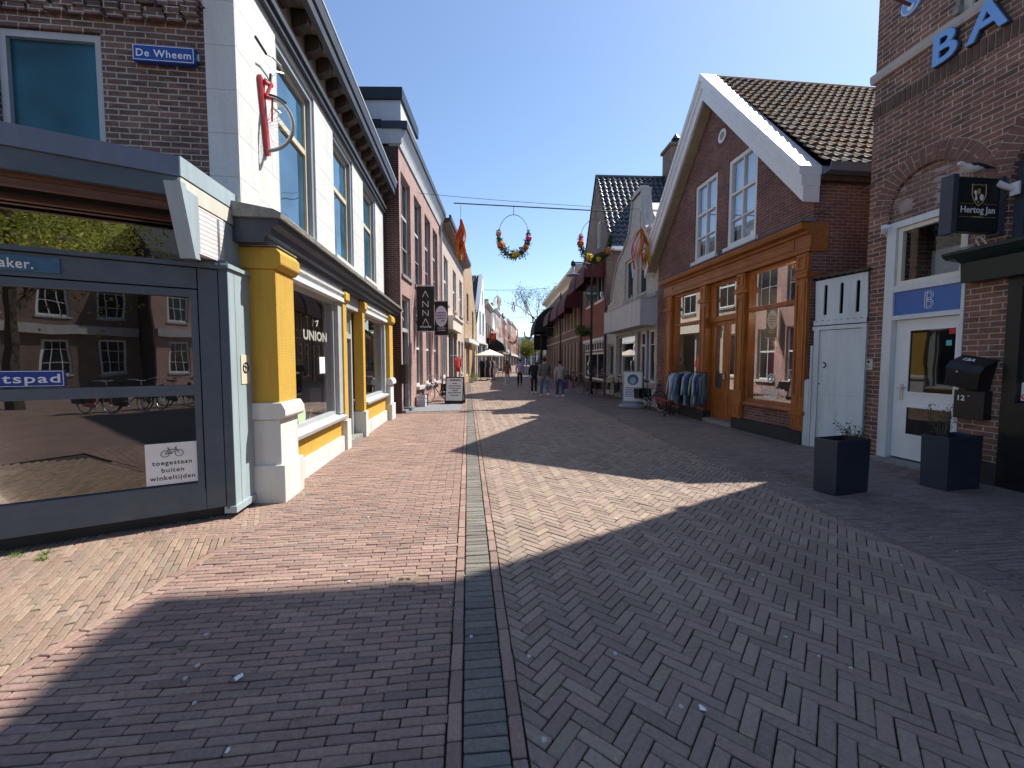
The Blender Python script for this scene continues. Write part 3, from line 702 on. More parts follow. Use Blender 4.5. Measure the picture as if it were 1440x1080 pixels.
for x0, x1, zs in ((.5, 2.84, .60), (4.38, 6.78, .68)):
    A.part('window_reveal', A.mb().box(x1-.20, x1-.002, -.4, -.13, zs+.1, 2.72), 'greyl')
    A.box('yellow_panel', 'yellow', x0, x1, -.42, -.16, .28, zs)
    A.box('base_strip', 'stone_w', x0, x1, -.42, -.11, -.02, .275)
    b = A.mb(); b.prism([(-.42, zs+.002), (-.06, zs+.002), (-.05, zs+.05), (-.2, zs+.1), (-.42, zs+.1)], x0+.01, x1-.01, plane='yz'); A.part('window_ledge', b, 'greyl')
    w_ = window(A, x0+.04, x1-.2, zs+.1, 2.72, -.2, .06, fm='greyl', gm='glass', thick=.08, name='shop_window')
    A.box('header', 'white', x0, x1, -.3, -.07, 2.722, 2.79); A.box('fascia_board', 'white', x0, x1, -.32, -.10, 2.792, 2.958)
    A.box('header_strip', 'whitew', x0, x1, -.0999, -.06, 2.86, 2.89)
A.box('fascia_board', 'greyl', 3.05, 4.17, -.32, -.17, 2.702, 2.958)
# door bay
b = A.mb(); b.box(3.05, 3.13, -.42, -.3, .08, 2.70); b.box(4.0, 4.08, -.42, -.3, .08, 2.70); b.box(3.13, 4.0, -.42, -.3, 2.12, 2.22); b.box(3.13, 4.0, -.42, -.3, 2.62, 2.70); A.part('door_frame', b, 'greyl')
window(A, 3.14, 3.99, 2.22, 2.62, -.34, .05, fm='greyl', gm='gl', name='transom_window')
dr_ = A.part('door', A.mb().prism(rect(3.15, 3.98, .1, 2.1), -.41, -.36, [rect(3.25, 3.88, .82, 2.0)]), 'slate')
A.part('pane', A.mb().quad((3.2, -.385, .8), (3.9, -.385, .8), (3.9, -.385, 2.02), (3.2, -.385, 2.02)), 'gl', dr_)
b = A.mb()
for k in range(8): b.box(3.22, 3.91, -.36, -.35, .17+k*.078, .225+k*.078)
A.part('slats', b, 'slate_lit', dr_); A.part('handle', A.mb().box(3.19, 3.22, -.36, -.3, 1.0, 1.12), 'met', dr_)
A.box('door_step', 'stonecap', 3.02, 4.12, -.5, -.12, -.02, .085)
# main cornice over the shopfront
prof = [(-.42, 2.96), (-.05, 2.96), (-.03, 3.03), (.02, 3.05), (.04, 3.12), (.1, 3.16), (.12, 3.22), (-.42, 3.22)]
A.part('cornice', A.mb().prism(prof, -.12, 8.0, plane='yz'), 'navy')
A.part('cornice_top', A.mb().prism([(-.44, 3.222), (.15, 3.222), (.16, 3.27), (.08, 3.31), (-.44, 3.4)], -.16, 8.02, plane='yz'), 'stonecap')
b = A.mb(); b.box(-.08, .02, -.42, .03, 2.955, 2.958)
A.box('cornice_block', 'greyl', .0, .52, -.4, .045, 2.952, 2.958)
# shop interior
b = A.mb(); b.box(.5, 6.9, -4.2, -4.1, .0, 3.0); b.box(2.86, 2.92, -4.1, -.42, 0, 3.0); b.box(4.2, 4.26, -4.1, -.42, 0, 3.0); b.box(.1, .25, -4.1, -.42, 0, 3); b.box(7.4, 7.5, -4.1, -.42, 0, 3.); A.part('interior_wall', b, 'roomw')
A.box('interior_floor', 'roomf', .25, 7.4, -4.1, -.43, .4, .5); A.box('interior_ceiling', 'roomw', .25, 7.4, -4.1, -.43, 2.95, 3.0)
b = A.mb(); b.box(1.0, 1.1, -4.08, -4.0, .5, 2.4); b.box(1.9, 2.0, -4.08, -4.0, .5, 2.4); A.part('interior_door', b, 'white')
b = A.mb(); b.text('UNION', (1.32, -.222, 1.98), .2, right=(1.45, 0, 0), ext=.004, bold=.035, space=1.05); b.tube((1.85, -.22, 2.2), (1.92, -.22, 2.3), .01, n=5); b.tube((1.92, -.22, 2.3), (1.8, -.22, 2.27), .008, n=5)
A.part('window_lettering', b, plain('cream_vinyl', (.36, .35, .31), .6))
A.part('notice', A.mb().box(1.98, 2.22, -.236, -.232, 1.45, 1.72), 'paper')
b = A.mb(); b.lathe([(.14, 0), (.14, .004)], (0, 0, 0), 24); b.v = [(1.2+x, -1*(-.228+z) if False else .228-z, .86+y*1.15) for x, y, z in b.v]; A.part('round_sticker', b, plain('pale_green_sticker', (.45, .6, .38), .6))
# side wall with the street name
S = Fr('', '', '', (-3.01, 4.61), (-4.01, 4.50), 1, parent=A.e)
S.part('side_wall', S.mb().prism(rect(.30, 7.5, 3.0, 10.2), -.3, 0, [rect(1.33, 2.33, 3.85, 5.1)]), 'br_old')
S.part('quoin', S.mb().box(-.01, .298, -.4, .025, 3.0, 7.2), 'white_wall')
S.part('rear_wall', S.mb().box(7.4, 7.5, -7.8, -.31, 0, 10.0), 'br_old')
window(S, 1.34, 2.32, 3.86, 5.09, -.03, .07, fm='greyl', gm='glt', name='window')
b = S.mb()
for j in range(3):
    x = .34
    while x < 7:
        w = R.uniform(.09, .2); b.box(x, x+w, -.05, R.uniform(.02, .075), 5.24+j*.085, 5.24+j*.085+.065+R.uniform(-.01, .01)); x += w+R.uniform(.012, .05)
S.part('corbelled_brick', b, 'br_old')
ib = tag(obj('iron_rod', MB().path([(-3.22, 4.52, 5.75), (-3.27, 4.4, 5.5), (-3.17, 4.38, 5.28)], .013, 6), M['beam']), 'thin rusty iron rod sticking down from the brick wall beside the white corner', 'rod')
sgn = thing('street_sign', 'blue enamel street sign with white border and lettering on the brick wall', 'street sign', tuple(S.world(.99, .03, 4.80)), S.rz)
sM = S.M
o_ = obj('plate', S.mb().box(.375, .985, .012, .07, 4.805, 4.975), M['signblue'], sgn, sM, bevel=.008)
b = S.mb(); b.text('De Wheem', (.68, .0705, 4.852), .105, right=(-1, 0, 0), ext=.002, align='CENTER', bold=.012, space=1.12)
obj('lettering', b, M['w_l'], sgn, sM)
obj('border', S.mb().prism(rect(.385, .975, 4.815, 4.965), .0705, .072, [rect(.391, .969, 4.821, 4.959)]), M['w_l'], sgn, sM)
obj('bracket', S.mb().box(.35, .374, 0, .04, 4.86, 4.93), M['met'], sgn, sM)
# ================================================================== LEFT: brick house with the hanging signs
B2 = Fr('pink_brick_house', 'tall pinkish brick house with four long sash windows and a deep white cornice', 'house', (-3.49, 12.83), (-3.56, 20.4), -1)
LB = 7.55; ups = [(.2, 1.45), (2.0, 3.25), (3.85, 5.05), (5.62, 6.8)]
lows = [(2.1, 3.2), (3.9, 5.0), (5.65, 6.75)]
hs = [rect(a, b_, 4.43, 7.62) for a, b_ in ups]+[rect(a, b_, .72, 3.3) for a, b_ in lows]+[rect(.16, 1.22, .0, 3.78)]
B2.part('wall', B2.mb().prism(rect(0.001, LB, 0, 8.24), -.3, 0, hs), 'br_pink')
B2.box('side_wall', 'br_pink_shade', -.02, .28, -7, -.302, 0, 8.24)
B2.box('shaded_wall_end', 'br_pink_shade', -.012, 0, -.302, -.004, 0, 8.24)  # thin skin over the pink wall end, carries the same painted shade
B2.box('body', 'br_pink_shade', .3, LB-.05, -7, -.45, 0, 8.2)
for a, b_ in ups: window(B2, a, b_, 4.43, 7.62, -.12, .09, v=(.5,), h=((.62, .1), .3), fm='greyl', gm='gl', sill=.1, sm='stonecap')
for a, b_ in lows: window(B2, a, b_, .72, 3.3, -.12, .08, v=(.5,), h=((.55, .08),), fm='white', gm='gl', sill=.12, sm='concp', sd=.12)
b = B2.mb(); b.box(.161, .25, -.28, -.06, 0.1, 3.779); b.box(1.13, 1.219, -.28, -.06, .1, 3.779); b.box(.25, 1.13, -.28, -.06, 2.62, 2.74); b.box(.25, 1.13, -.28, -.06, 3.7, 3.779); B2.part('door_frame', b, 'greyl')
d_r = B2.box('door', 'blk', .25, 1.13, -.28, -.2, .1, 2.62); B2.box('transom_pane', 'gl', .25, 1.13, -.2, -.17, 2.74, 3.7)
tl = B2.mb(); tl.path([(.35, -.165, 3.25), (.42, -.165, 3.4), (.5, -.165, 3.24), (.58, -.165, 3.4), (.66, -.165, 3.25), (.75, -.165, 3.38), (.9, -.165, 3.3)], .018, 4); tl.path([(.4, -.165, 3.02), (.55, -.165, 3.14), (.62, -.165, 3.0), (.8, -.165, 3.12), (.95, -.165, 3.02)], .015, 4)
B2.part('transom_lettering', tl, 'w_l'); B2.box('letter_box', 'blk', -.28, .05, .02, .2, .95, 1.55)
B2.box('step', 'slab', .05, 1.35, -.3, .1, -.02, .08)
B2.part('cornice', B2.mb().prism([(-.3, 8.245), (.05, 8.245), (.07, 8.32), (.1, 8.42), (.2, 8.62), (.25, 8.74), (-.3, 8.74)], .0, LB+.05, plane='yz'), 'whitew')
B2.box('cornice_return', 'whitew', -.05, -.001, -1.2, .12, 8.3, 8.74)
B2.box('gutter', 'navy', -.08, LB+.08, -.5, .3, 8.742, 8.96)
at = B2.box('attic', 'whitew', .15, 2.3, -3, .05, 8.96, 9.7); B2.box('attic_roof', 'black', .08, 2.36, -3, .12, 9.7, 10.05)
B2.box('roof', 'plinth', .0, LB, -7, -.52, 8.7, 9.05)
B2.part('downpipe', B2.mb().tube((LB-.1, .08, .1), (LB-.1, .08, 8.3), .05, n=8).tube((LB-.1, .08, 8.3), (LB-.1, .22, 8.72), .05), 'greyl')
# banners
def banner(name, label, y0, zt, zb, x0, x1):
    t = thing(name, label, 'hanging sign', (x0, y0, zb)); m = MB()
    obj('panel', MB().box(x0, x1, y0, y0+.03, zb, zt), M['blk'], t, Matrix()); return t
def mk(t, name, m, mat): return obj(name, m, M[mat] if isinstance(mat, str) else mat, t, Matrix())
bn = banner('shop_banner', 'taller black banner sign with thin white letters stacked one below the other', 14.9, 4.36, 2.76, -3.46, -2.84)
m_ = MB(); cx, y_ = -3.15, 14.89
def strk(pts): m_.path([(cx+a, y_, z) for a, z in pts], .014, 5)
strk([(-.1, 3.98), (0, 4.2), (.1, 3.98)])
strk([(-.1, 3.62), (-.1, 3.84), (.1, 3.62), (.1, 3.84)])
strk([(-.1, 3.3), (-.1, 3.5), (.1, 3.3), (.1, 3.5)])
strk([(-.1, 2.98+.02), (0, 3.2), (.1, 3.0)])
sc_ = [(-.22+i*.036, 2.9+.03*math.sin(i*2.3)+(.035 if i in (3, 9) else 0)) for i in range(13)]; strk(sc_)
mk(bn, 'lettering', m_, 'w_l')
mk(bn, 'pole', MB().tube((-3.52, 14.915, 4.39), (-2.82, 14.915, 4.39), .02).tube((-3.52, 14.915, 2.73), (-2.82, 14.915, 2.73), .02), 'met')
bn2 = banner('shop_banner', 'shorter black banner sign bearing a large pale rounded disc of lettering', 18.3, 4.32, 2.82, -3.47, -2.87)
m_ = MB(); m_.lathe([(.275, 0), (.275, .015)], (0, 0, 0), 28); m_.v = [(-3.17+x, 18.29-z, 3.66+y*1.7) for x, y, z in m_.v]; dsc = mk(bn2, 'disc', m_, plain('pale_lilac_disc', (.72, .72, .78), .6))
m_ = MB()
for z, a, b_ in ((3.78, -.2, .2), (3.66, -.22, .22), (3.54, -.18, .2), (3.42, .0, .14)):
    x = a
    while x < b_: w_ = R.uniform(.03, .06); m_.box(-3.17+x, -3.17+x+w_, 18.262, 18.27, z, z+R.uniform(.04, .07)); x += w_+.012
mk(bn2, 'lettering', m_, plain('grey_print', (.2, .2, .24), .6)); m_ = MB()
for z in (3.12, 3.02):
    x = -.16
    while x < .18: w_ = R.uniform(.02, .04); m_.box(-3.17+x, -3.17+x+w_, 18.285, 18.29, z, z+R.uniform(.025, .045)); x += w_+.012
mk(bn2, 'small_lettering', m_, 'w_l'); mk(bn2, 'pole', MB().tube((-3.52, 18.315, 4.35), (-2.85, 18.315, 4.35), .02).tube((-3.52, 18.315, 2.79), (-2.85, 18.315, 2.79), .02), 'met')
# LEFT: cream house with shop
B3 = Fr('cream_brick_house', 'cream painted brick house with grey windows and a dark open shop below', 'house', (-3.56, 20.42), (-3.58, 30.4), -1)
w3 = [(1.0, 2.4), (4.3, 5.7), (7.4, 8.8)]
B3.part('wall', B3.mb().prism(rect(0, 9.9, 0, 8.3), -.3, 0, [rect(a, b_, 4.75, 7.2) for a, b_ in w3]+[rect(2.5, 5.9, 0, 3.4), rect(.5, 1.9, .8, 3.2), rect(6.6, 7.7, 0, 3.0), rect(8.2, 9.4, .8, 3)]), 'br_cream')
for a, b_ in w3: window(B3, a, b_, 4.75, 7.2, -.1, .1, h=((.5, .1),), v=(.5,), fm='white', gm='gl', sill=.12, sm='stonecap', sd=.1)
window(B3, .5, 1.9, .8, 3.2, -.1, .1, fm='white', sill=.1); window(B3, 8.2, 9.4, .8, 3.0, -.1, .1, fm='white', sill=.1); window(B3, 6.6, 7.7, .05, 3.0, -.15, .12, h=(.7,), fm='white', name='door')
B3.part('cornice', B3.mb().prism([(-.3, 8.3), (.03, 8.3), (.1, 8.45), (.45, 8.5), (.5, 8.72), (-.3, 8.72)], 0, 9.95, plane='yz'), 'brownw')
B3.box('gutter', 'navy', -.05, 10, .46, .56, 8.62, 8.85)
B3.part('shop_fascia', B3.mb().prism([(0.002, 3.45), (.3, 3.45), (.32, 4.0), (.42, 4.1), (.42, 4.2), (0.002, 4.2)], 2.2, 6.3, plane='yz'), 'creamc')
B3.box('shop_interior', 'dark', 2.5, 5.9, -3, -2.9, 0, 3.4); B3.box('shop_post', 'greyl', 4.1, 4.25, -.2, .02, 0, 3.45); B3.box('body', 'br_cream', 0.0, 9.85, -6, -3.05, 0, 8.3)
B3.box('roof', 'tile_b', 0, 9.9, -6, -.32, 8.3, 8.9)
m_ = MB(); m_.prism([(-.03, 8.9), (.4, 8.9), (.4, 10.2), (.0, 10.2)], 0, .4); B3.box('chimney', 'br_brown', 9.2, 9.8, -1.5, -.5, 8.9, 10.3)
# LEFT: ochre gable, white pointed gable
B4 = Fr('ochre_gable_house', 'narrow ochre brick house with a steep stepped gable', 'house', (-3.58, 30.4), (-3.42, 38.6), -1)
B4.part('wall', B4.mb().prism([(0, 0), (8, 0), (8, 5.6), (7.3, 6.2), (7.2, 6.7), (5.6, 7.9), (5.4, 8.6), (4.6, 9.6), (3.8, 9.9), (2.6, 9.6), (1.4, 8.9), (0, 8.0)], -.35, .02, [rect(1.4, 2.6, 4.8, 7.0), rect(4.9, 6.1, 3.6, 6.0), rect(1.0, 3.0, .5, 3.0), rect(5, 7, .0, 3.0)]), 'br_ochre')
for a in ((1.4, 2.6, 4.8, 7.0), (4.9, 6.1, 3.6, 6.0)): window(B4, *a, -.1, .09, h=(.5,), fm='white', sill=.1)
window(B4, 1.0, 3.0, .5, 3.0, -.1, .1, v=(.5,), fm='white', gm='gl'); window(B4, 5, 7, .02, 3.0, -.1, .1, v=(.5,), fm='white')
B4.part('roof', B4.mb().prism([(-.0, 7.6), (3.8, 9.6), (8, 5.4), (8, 0), (0, 0)], -7, -.36), 'plinth')
B4.part('shop_front', B4.mb().box(.3, 7.8, .03, .35, 3.1, 3.4), 'white')
B5 = Fr('white_pointed_house', 'white plastered house with a tall pointed gable and black tiled roof', 'house', (-3.4, 38.7), (-2.92, 44.3), -1)
B5.part('wall', B5.mb().prism([(0, 3.6), (5.6, 3.6), (5.6, 6.0), (3.9, 10.6), (3.5, 10.6), (0, 5.3)], -.3, .05, [rect(1.6, 2.4, 4.3, 6.6), rect(3.5, 4.3, 4.3, 6.6), rect(3.2, 3.7, 7.4, 8.9)]), 'white')
for a in ((1.6, 2.4, 4.3, 6.6), (3.5, 4.3, 4.3, 6.6), (3.2, 3.7, 7.4, 8.9)): window(B5, *a, -.06, .06, fm='greyf')
froof(B5, 'roof', (-.1, .1, 5.2), (0, -8, 0), (3.8, 0, 5.3), 'tile_b'); B5.part('body', B5.mb().prism([(0.02, 0), (5.5, 0), (5.5, 5.8), (3.8, 10.3), (0.05, 5.1)], -8, -.32), 'plinth')
b = B5.mb(); b.box(.2, 2.6, -.25, -.2, .3, 3.2); b.box(2.9, 5.2, -.25, -.2, .3, 3.2); B5.part('shop_window', b, 'gl')
b = B5.mb()
for x in (0, 2.65, 5.4): b.box(x, x+.2, -.3, .1, 0, 3.4)
b.box(-.05, 5.65, -.3, .2, 3.4, 3.58); B5.part('shop_front', b, 'whitew')
# LEFT: the rest of the row, each a narrow house of its own
pts = [(-2.9, 44.5), (-2.2, 60), (-1.0, 85), (1.0, 120), (3.0, 160)]
def along(y, pl):
    for (x0, y0), (x1, y1) in zip(pl, pl[1:]):
        if y <= y1: return x0+(x1-x0)*(y-y0)/(y1-y0)
    return pl[-1][0]
far = [(6.8, 8.2, 'br_brown', 'creamc', 'brown brick house with tall dark windows behind the white pointed gable', 'flat'), (6, 7.8, 'plaster', 'greyl', 'pale blue-grey plastered house with orange banner hanging in front', 'gable'),
       (7, 9.0, 'br_cream', 'white', 'cream house with white cornice midway down the left row', 'flat'), (6.5, 9.4, 'br_pink', 'white', 'pinkish brick house with white bands in the left row', 'gable'), (8, 9.0, 'br_red', 'creamc', 'red brick house with cream cornice in the left row', 'flat'),
       (8, 10.5, 'br_tan', 'white', 'tan brick house with a pointed roof towards the street end, left', 'gable'), (10, 10.6, 'br_brown', 'white', 'brown house with a low dark roof near the left street end', 'flat'), (12, 11.2, 'br_pink', 'creamc', 'farther pink brick house near the left street end', 'flat'),
       (16, 11.5, 'br_tan', 'white', 'wide tan house at the left street end', 'flat'), (22, 12.5, 'br_red', 'creamc', 'last red brick house at the left end of the street', 'gable')]
y = 44.6
for wd, ht, wm_, cm_, lab, kd in far:
    P = (along(y, pts), y); Q = (along(y+wd, pts), y+wd-.05); f = Fr('row_house', lab, 'house', P, Q, -1); L_ = f.L; n = max(2, int(L_/2.2)); hs = []
    for lv in ((3.9, 5.9), (6.5, 7.9)):
        if lv[1] > ht-.3: continue
        for i in range(n): x = L_*(i+.5)/n; hs.append((x-.45, x+.45, lv[0], lv[1]))
    if kd == 'gable': poly = [(0, 0), (L_, 0), (L_, ht*.72), (L_*.62, ht), (L_*.38, ht), (0, ht*.72)]; hs = [h for h in hs if h[3] < ht*.78 or abs((h[0]+h[1])/2-L_/2) < L_*.2]
    else: poly = rect(0, L_, 0, ht)
    f.part('wall', f.mb().prism(poly, -.3, 0, [rect(*h) for h in hs]+[rect(.5, L_-.5, .3, 3.0)]), wm_)
    for h in hs: window(f, *h, -.08, .08, h=(.5,), fm='white')
    window(f, .5, L_-.5, .3, 3.0, -.1, .1, v=[i/4 for i in (1, 2, 3)], fm='greyl', name='shop_window')
    if kd == 'flat': f.part('cornice', f.mb().prism([(0.001, ht-.5), (.1, ht-.4), (.35, ht-.15), (.35, ht+.05), (-.3, ht+.05), (-.3, ht+.002), (0.001, ht+.002)], 0, L_, plane='yz'), cm_); f.part('roof', f.mb().prism([(-.31, ht), (-2.2, ht+1.6), (-7, ht+1.6), (-7, 0), (-.31, 0)], .02, L_-.02, plane='yz'), 'plinth')
    else: f.part('roof', f.mb().prism([(.02, 0), (L_-.02, 0), (L_-.02, ht*.7), (L_/2, ht*1.02), (.02, ht*.7)], -8, -.31), 'plinth'); f.part('coping', f.mb().prism([(0, ht*.72), (L_*.38, ht), (L_*.62, ht), (L_, ht*.72), (L_, ht*.74), (L_*.63, ht*1.03), (L_*.37, ht*1.03), (0, ht*.74)], -.3, .08), cm_)
    f.part('shop_fascia', f.mb().box(.2, L_-.2, 0.001, .14, 3.05, 3.55), R.choice(['whitew', 'greyf', 'green', 'creamc']))
    if ht > 8: f.part('chimney', f.mb().box(L_*.8, L_*.8+.7, -2.4, -1.6, ht+.3, ht+2.2), 'br_brown')
    y += wd
# ================================================================== RIGHT: brick bar
B = Fr('brick_bar', 'dark brown brick corner bar with segmental arches, stone band and white side door', 'bar building', (6.31, 6.16), (6.2, 7.16), 1)
XE = 1.03; XW = -9.0
def arch_hole(cx, r, z0, zs, n=20): return [(cx-r, z0), (cx+r, z0)]+arcpts(cx, zs, r, 0, PI, n)
AC, AZ, AR = .14, 4.08, .56
holes = [arch_hole(AC, AR, .0, AZ), arch_hole(-1.66, .84, 3.1, 3.95), rect(-1.4, -.12, 6.52, 8.4), rect(-3.6, -.88, 0, 3.0), arch_hole(-4.0, .84, 3.1, 3.95), rect(-3.9, -2.6, 6.52, 8.4), rect(-6.5, -5, 3.4, 5.4)]
B.part('wall', B.mb().prism(rect(XW, XE, 0, 10.3), -.3, 0, holes), 'br_dark')
B.box('side_wall', 'br_dark', XE-.3, XE, -9, -.301, 0, 10.3)
B.part('blind_arch', B.mb().prism([(AC-AR+.001, 3.9), (AC+AR-.001, 3.9)]+arcpts(AC, AZ, AR-.001, 0, PI, 20), -.2, -.06), brickmat('pale_patched_brick', (.25, .15, .12), (.17, .09, .075), (.38, .33, .29), bh=.078, bw=.235, ms=.007, dark=(.42, .38, .35)))
def voussoirs(cx, cz, r0, r1, n, name, a0=0, a1=PI, mat='br_arch'):
    b = B.mb()
    for i in range(n):
        t0 = a0+(a1-a0)*(i+.07)/n; t1 = a0+(a1-a0)*(i+.93)/n; rr1 = r1; dd = R.uniform(.004, .012)
        for (ra, rb_) in (((r0, r1),) if i % 2 else ((r0, r0+(r1-r0)*.48), (r0+(r1-r0)*.54, r1))):
            p = [(cx+ra*math.cos(t0), cz+ra*math.sin(t0)), (cx+rb_*math.cos(t0), cz+rb_*math.sin(t0)), (cx+rb_*math.cos(t1), cz+rb_*math.sin(t1)), (cx+ra*math.cos(t1), cz+ra*math.sin(t1))]
            b.prism(p, -.05, dd)
    B.part(name, b, mat)
M['br_arch'] = paint('arch_brick', (.18, .09, .07), .85, .3, .006, scale=7, bscale=40)
M['mort'] = paint('mortar', (.38, .33, .29), .95, .1, .003)
for cx, cz, r0, r1, n in ((AC, AZ, AR, AR+.26, 25), (-1.66, 3.95, .84, 1.09, 36), (-4.0, 3.95, .84, 1.09, 36)):
    B.part('arch_bed', B.mb().prism(arcpts(cx, cz, r1+.008, 0, PI, 24)+arcpts(cx, cz, r0, PI, 0, 24), -.04, .0015), 'mort'); voussoirs(cx, cz, r0, r1, n, 'brick_arch')
b = B.mb(); x = XW
while x < XE-.02:
    b.box(x+.006, min(x+.066, XE+.012), -.05, R.uniform(.012, .02), 5.76, 5.965); x += .078
B.part('soldier_course', b, paint('sooty_soldier_brick', (.12, .072, .055), .9, .3, .008, scale=8, dirt=(.085, .085, .055)))
B.box('soldier_bed', 'mort', XW, XE, -.04, .002, 5.75, 5.975)
B.part('stone_band', B.mb().prism([(-.04, 6.36), (.05, 6.36), (.07, 6.42), (.07, 6.49), (-.04, 6.51)], XW, XE+.04, plane='yz'), paint('pale_sandstone_band', (.45, .42, .38), .8, .12, .004, dirt=(.25, .23, .2)))
for a in ((-1.4, -.12, 6.52, 8.4), (-3.9, -2.6, 6.52, 8.4)): window(B, *a, -.1, .1, v=(.5,), h=(.7,), fm='creamc', gm='gl')
window(B, -6.5, -5, 3.4, 5.4, -.1, .1, v=(.5,), fm='green')
b = B.mb(); b.box(-.2, -.13, 0.001, .09, 6.52, 6.62); b.box(-.19, -.14, .0, .06, 6.62, 6.72); B.part('shutter_catch', b, 'stonecap')
for cx in (-1.66, -4.0):
    b = B.mb(); b.prism(arch_hole(cx, .838, 3.1, 3.95), -.2, -.08, [arch_hole(cx, .74, 3.25, 3.95)]); b.box(cx-.035, cx+.035, -.18, -.1, 3.25, 4.68); b.box(cx-.74, cx+.74, -.18, -.095, 3.9, 3.98)
    wf = B.part('arched_window', b, 'navy'); B.part('pane', B.mb().quad((cx-.8, -.15, 3.15), (cx+.8, -.15, 3.15), (cx+.8, -.15, 4.75), (cx-.8, -.15, 4.75)), 'gl', wf)
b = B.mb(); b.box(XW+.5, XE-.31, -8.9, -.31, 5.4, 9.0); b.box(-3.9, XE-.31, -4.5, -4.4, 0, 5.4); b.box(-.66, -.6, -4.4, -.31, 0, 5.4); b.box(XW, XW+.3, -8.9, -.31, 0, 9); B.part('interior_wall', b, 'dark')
# roof above the picture; it throws the shadow across the street
B.part('roof', B.mb().prism([(XE+.02, 10.3), (XE+.28, 11.3), (XE+.55, 11.7), (XE+.98, 12.85), (XE+.6, 12.9), (-.5, 12.6), (XW, 12.6), (XW, 10.3)], -8, .05), 'tile_b')
B.part('chimney', B.mb().box(-4.75, -4.05, -1.6, -.9, 12.6, 13.4), 'br_dark')
# white side door with the blue panel
DX0, DX1 = AC-AR+.003, AC+AR-.003
b = B.mb(); b.box(DX0, DX0+.04, -.16, .012, .02, 3.9); b.box(DX1-.145, DX1, -.16, .012, .02, 3.9); b.box(DX0+.04, DX1-.145, -.16, .012, 3.8, 3.9); b.box(DX0+.04, DX1-.145, -.16, .006, 2.77, 2.87); b.box(DX0+.04, DX1-.145, -.16, .006, 2.32, 2.39)
B.part('door_frame', b, 'whitew')
window(B, DX0+.045, DX1-.15, 2.875, 3.795, -.03, .065, fm='creamc', gm='glass', name='transom_window')
bp = B.box('blue_panel', 'blue', DX0+.045, DX1-.15, -.06, -.02, 2.395, 2.765)
def dbl(m, cx, cz, h, y, r=.008):
    for off in (0, .028):
        m.path([(cx-off*.2, y, cz-off*.2) if False else (cx-off, y, cz-h/2), (cx-off, y, cz+h/2)], r, 5)
    for zz, rr in ((cz+h*.25, h*.25), (cz-h*.24, h*.26)):
        for e in (0, .028):
            q = [(cx-.028-.06*0, y, zz+rr-e)]+[(cx-.05-(rr*1.0-e)*math.cos(t), y, zz+(rr-e)*math.sin(t)) for t in [PI/2-PI*i/10 for i in range(11)]]+[(cx-.028, y, zz-rr+e)]
            m.path(q, r, 5)
    return m
B.part('monogram', dbl(B.mb(), .1, 2.585, .26, -.014, .005), 'w_l', bp)
dl = B.part('door_leaf', B.mb().prism(rect(DX0+.045, DX1-.15, .08, 2.315), -.13, -.085, [rect(-.30, .34, 1.15, 2.15), rect(-.30, .34, .47, .93)]), 'white')
b = B.mb()
for z0, z1 in ((1.15, 2.15), (.47, .93)): b.prism(rect(-.32, .36, z0-.02, z1+.02), -.085, -.07, [rect(-.285, .325, z0+.015, z1-.015)])
B.part('moulding', b, 'white', dl)
for z0, z1 in ((1.15, 2.15), (.47, .93)): B.part('pane', B.mb().quad((-.31, -.118, z0-.01), (.35, -.092, z0-.01), (.35, -.092, z1+.01), (-.31, -.118, z1+.01)), dglass('door_glass_%d' % int(z0*10), (.012, .014, .014), 1.6, .01, .002), dl)
b = B.mb(); b.box(.395, .445, -.085, -.075, 1.02, 1.28); b.box(.39, .45, -.075, -.03, 1.2, 1.24); b.tube((.42, -.04, 1.22), (.34, -.04, 1.22), .01); B.part('handle', b, 'met', dl)
B.part('sticker', B.mb().box(-.29, -.18, -.099, -.097, 2.05, 2.13), 'redc', dl); B.part('sticker', B.mb().box(-.22, -.15, -.099, -.097, 1.88, 1.96), plain('teal_sticker', (.1, .5, .5)), dl)
B.box('step', 'stonecap', DX0, DX1, -.2, .16, -.02, .05)
# dim flat behind the transom
b = B.mb(); b.box(DX0, DX1, -.9, -.85, 2.7, 3.5); B.part('curtain', b, 'curt')
# bell, lamps
bell = tag(obj('door_bell', B.mb().box(.83, .955, .001, .022, 1.50, 1.69), plain('bell_plate', (.55, .53, .46), .5), None, B.M, bevel=.004), 'small cream bell plate on the brick pier between white gate and white door', 'door bell')
m_ = B.mb(); m_.tube((.893, .022, 1.64), (.893, .03, 1.64), .02, n=12); m_.box(.86, .925, .022, .024, 1.56, 1.566); m_.box(.86, .925, .022, .024, 1.54, 1.546); obj('button', m_, M['blk'], bell, B.M)
sp = thing('wall_spotlight', 'small white cone lamp at the upper left corner of the white door frame', 'lamp', tuple(B.world(.62, .05, 3.75)), B.rz)
obj('lamp_shade', B.mb().tube((.60, .16, 3.84), (.68, .1, 3.76), .055, .03, 12), M['white'], sp, B.M); obj('bracket', B.mb().tube((.66, .12, 3.78), (.70, .0, 3.7), .012), M['white'], sp, B.M)
cc = thing('floodlight', 'white floodlight on a square bracket beside the dark arched window', 'lamp', tuple(B.world(-.87, .0, 3.84)), B.rz)
obj('bracket', B.mb().box(-.93, -.84, .002, .03, 3.76, 3.92), M['white'], cc, B.M); obj('lamp_head', B.mb().tube((-.87, .03, 3.84), (-.80, .17, 3.93), .03, .045, 12), M['white'], cc, B.M)
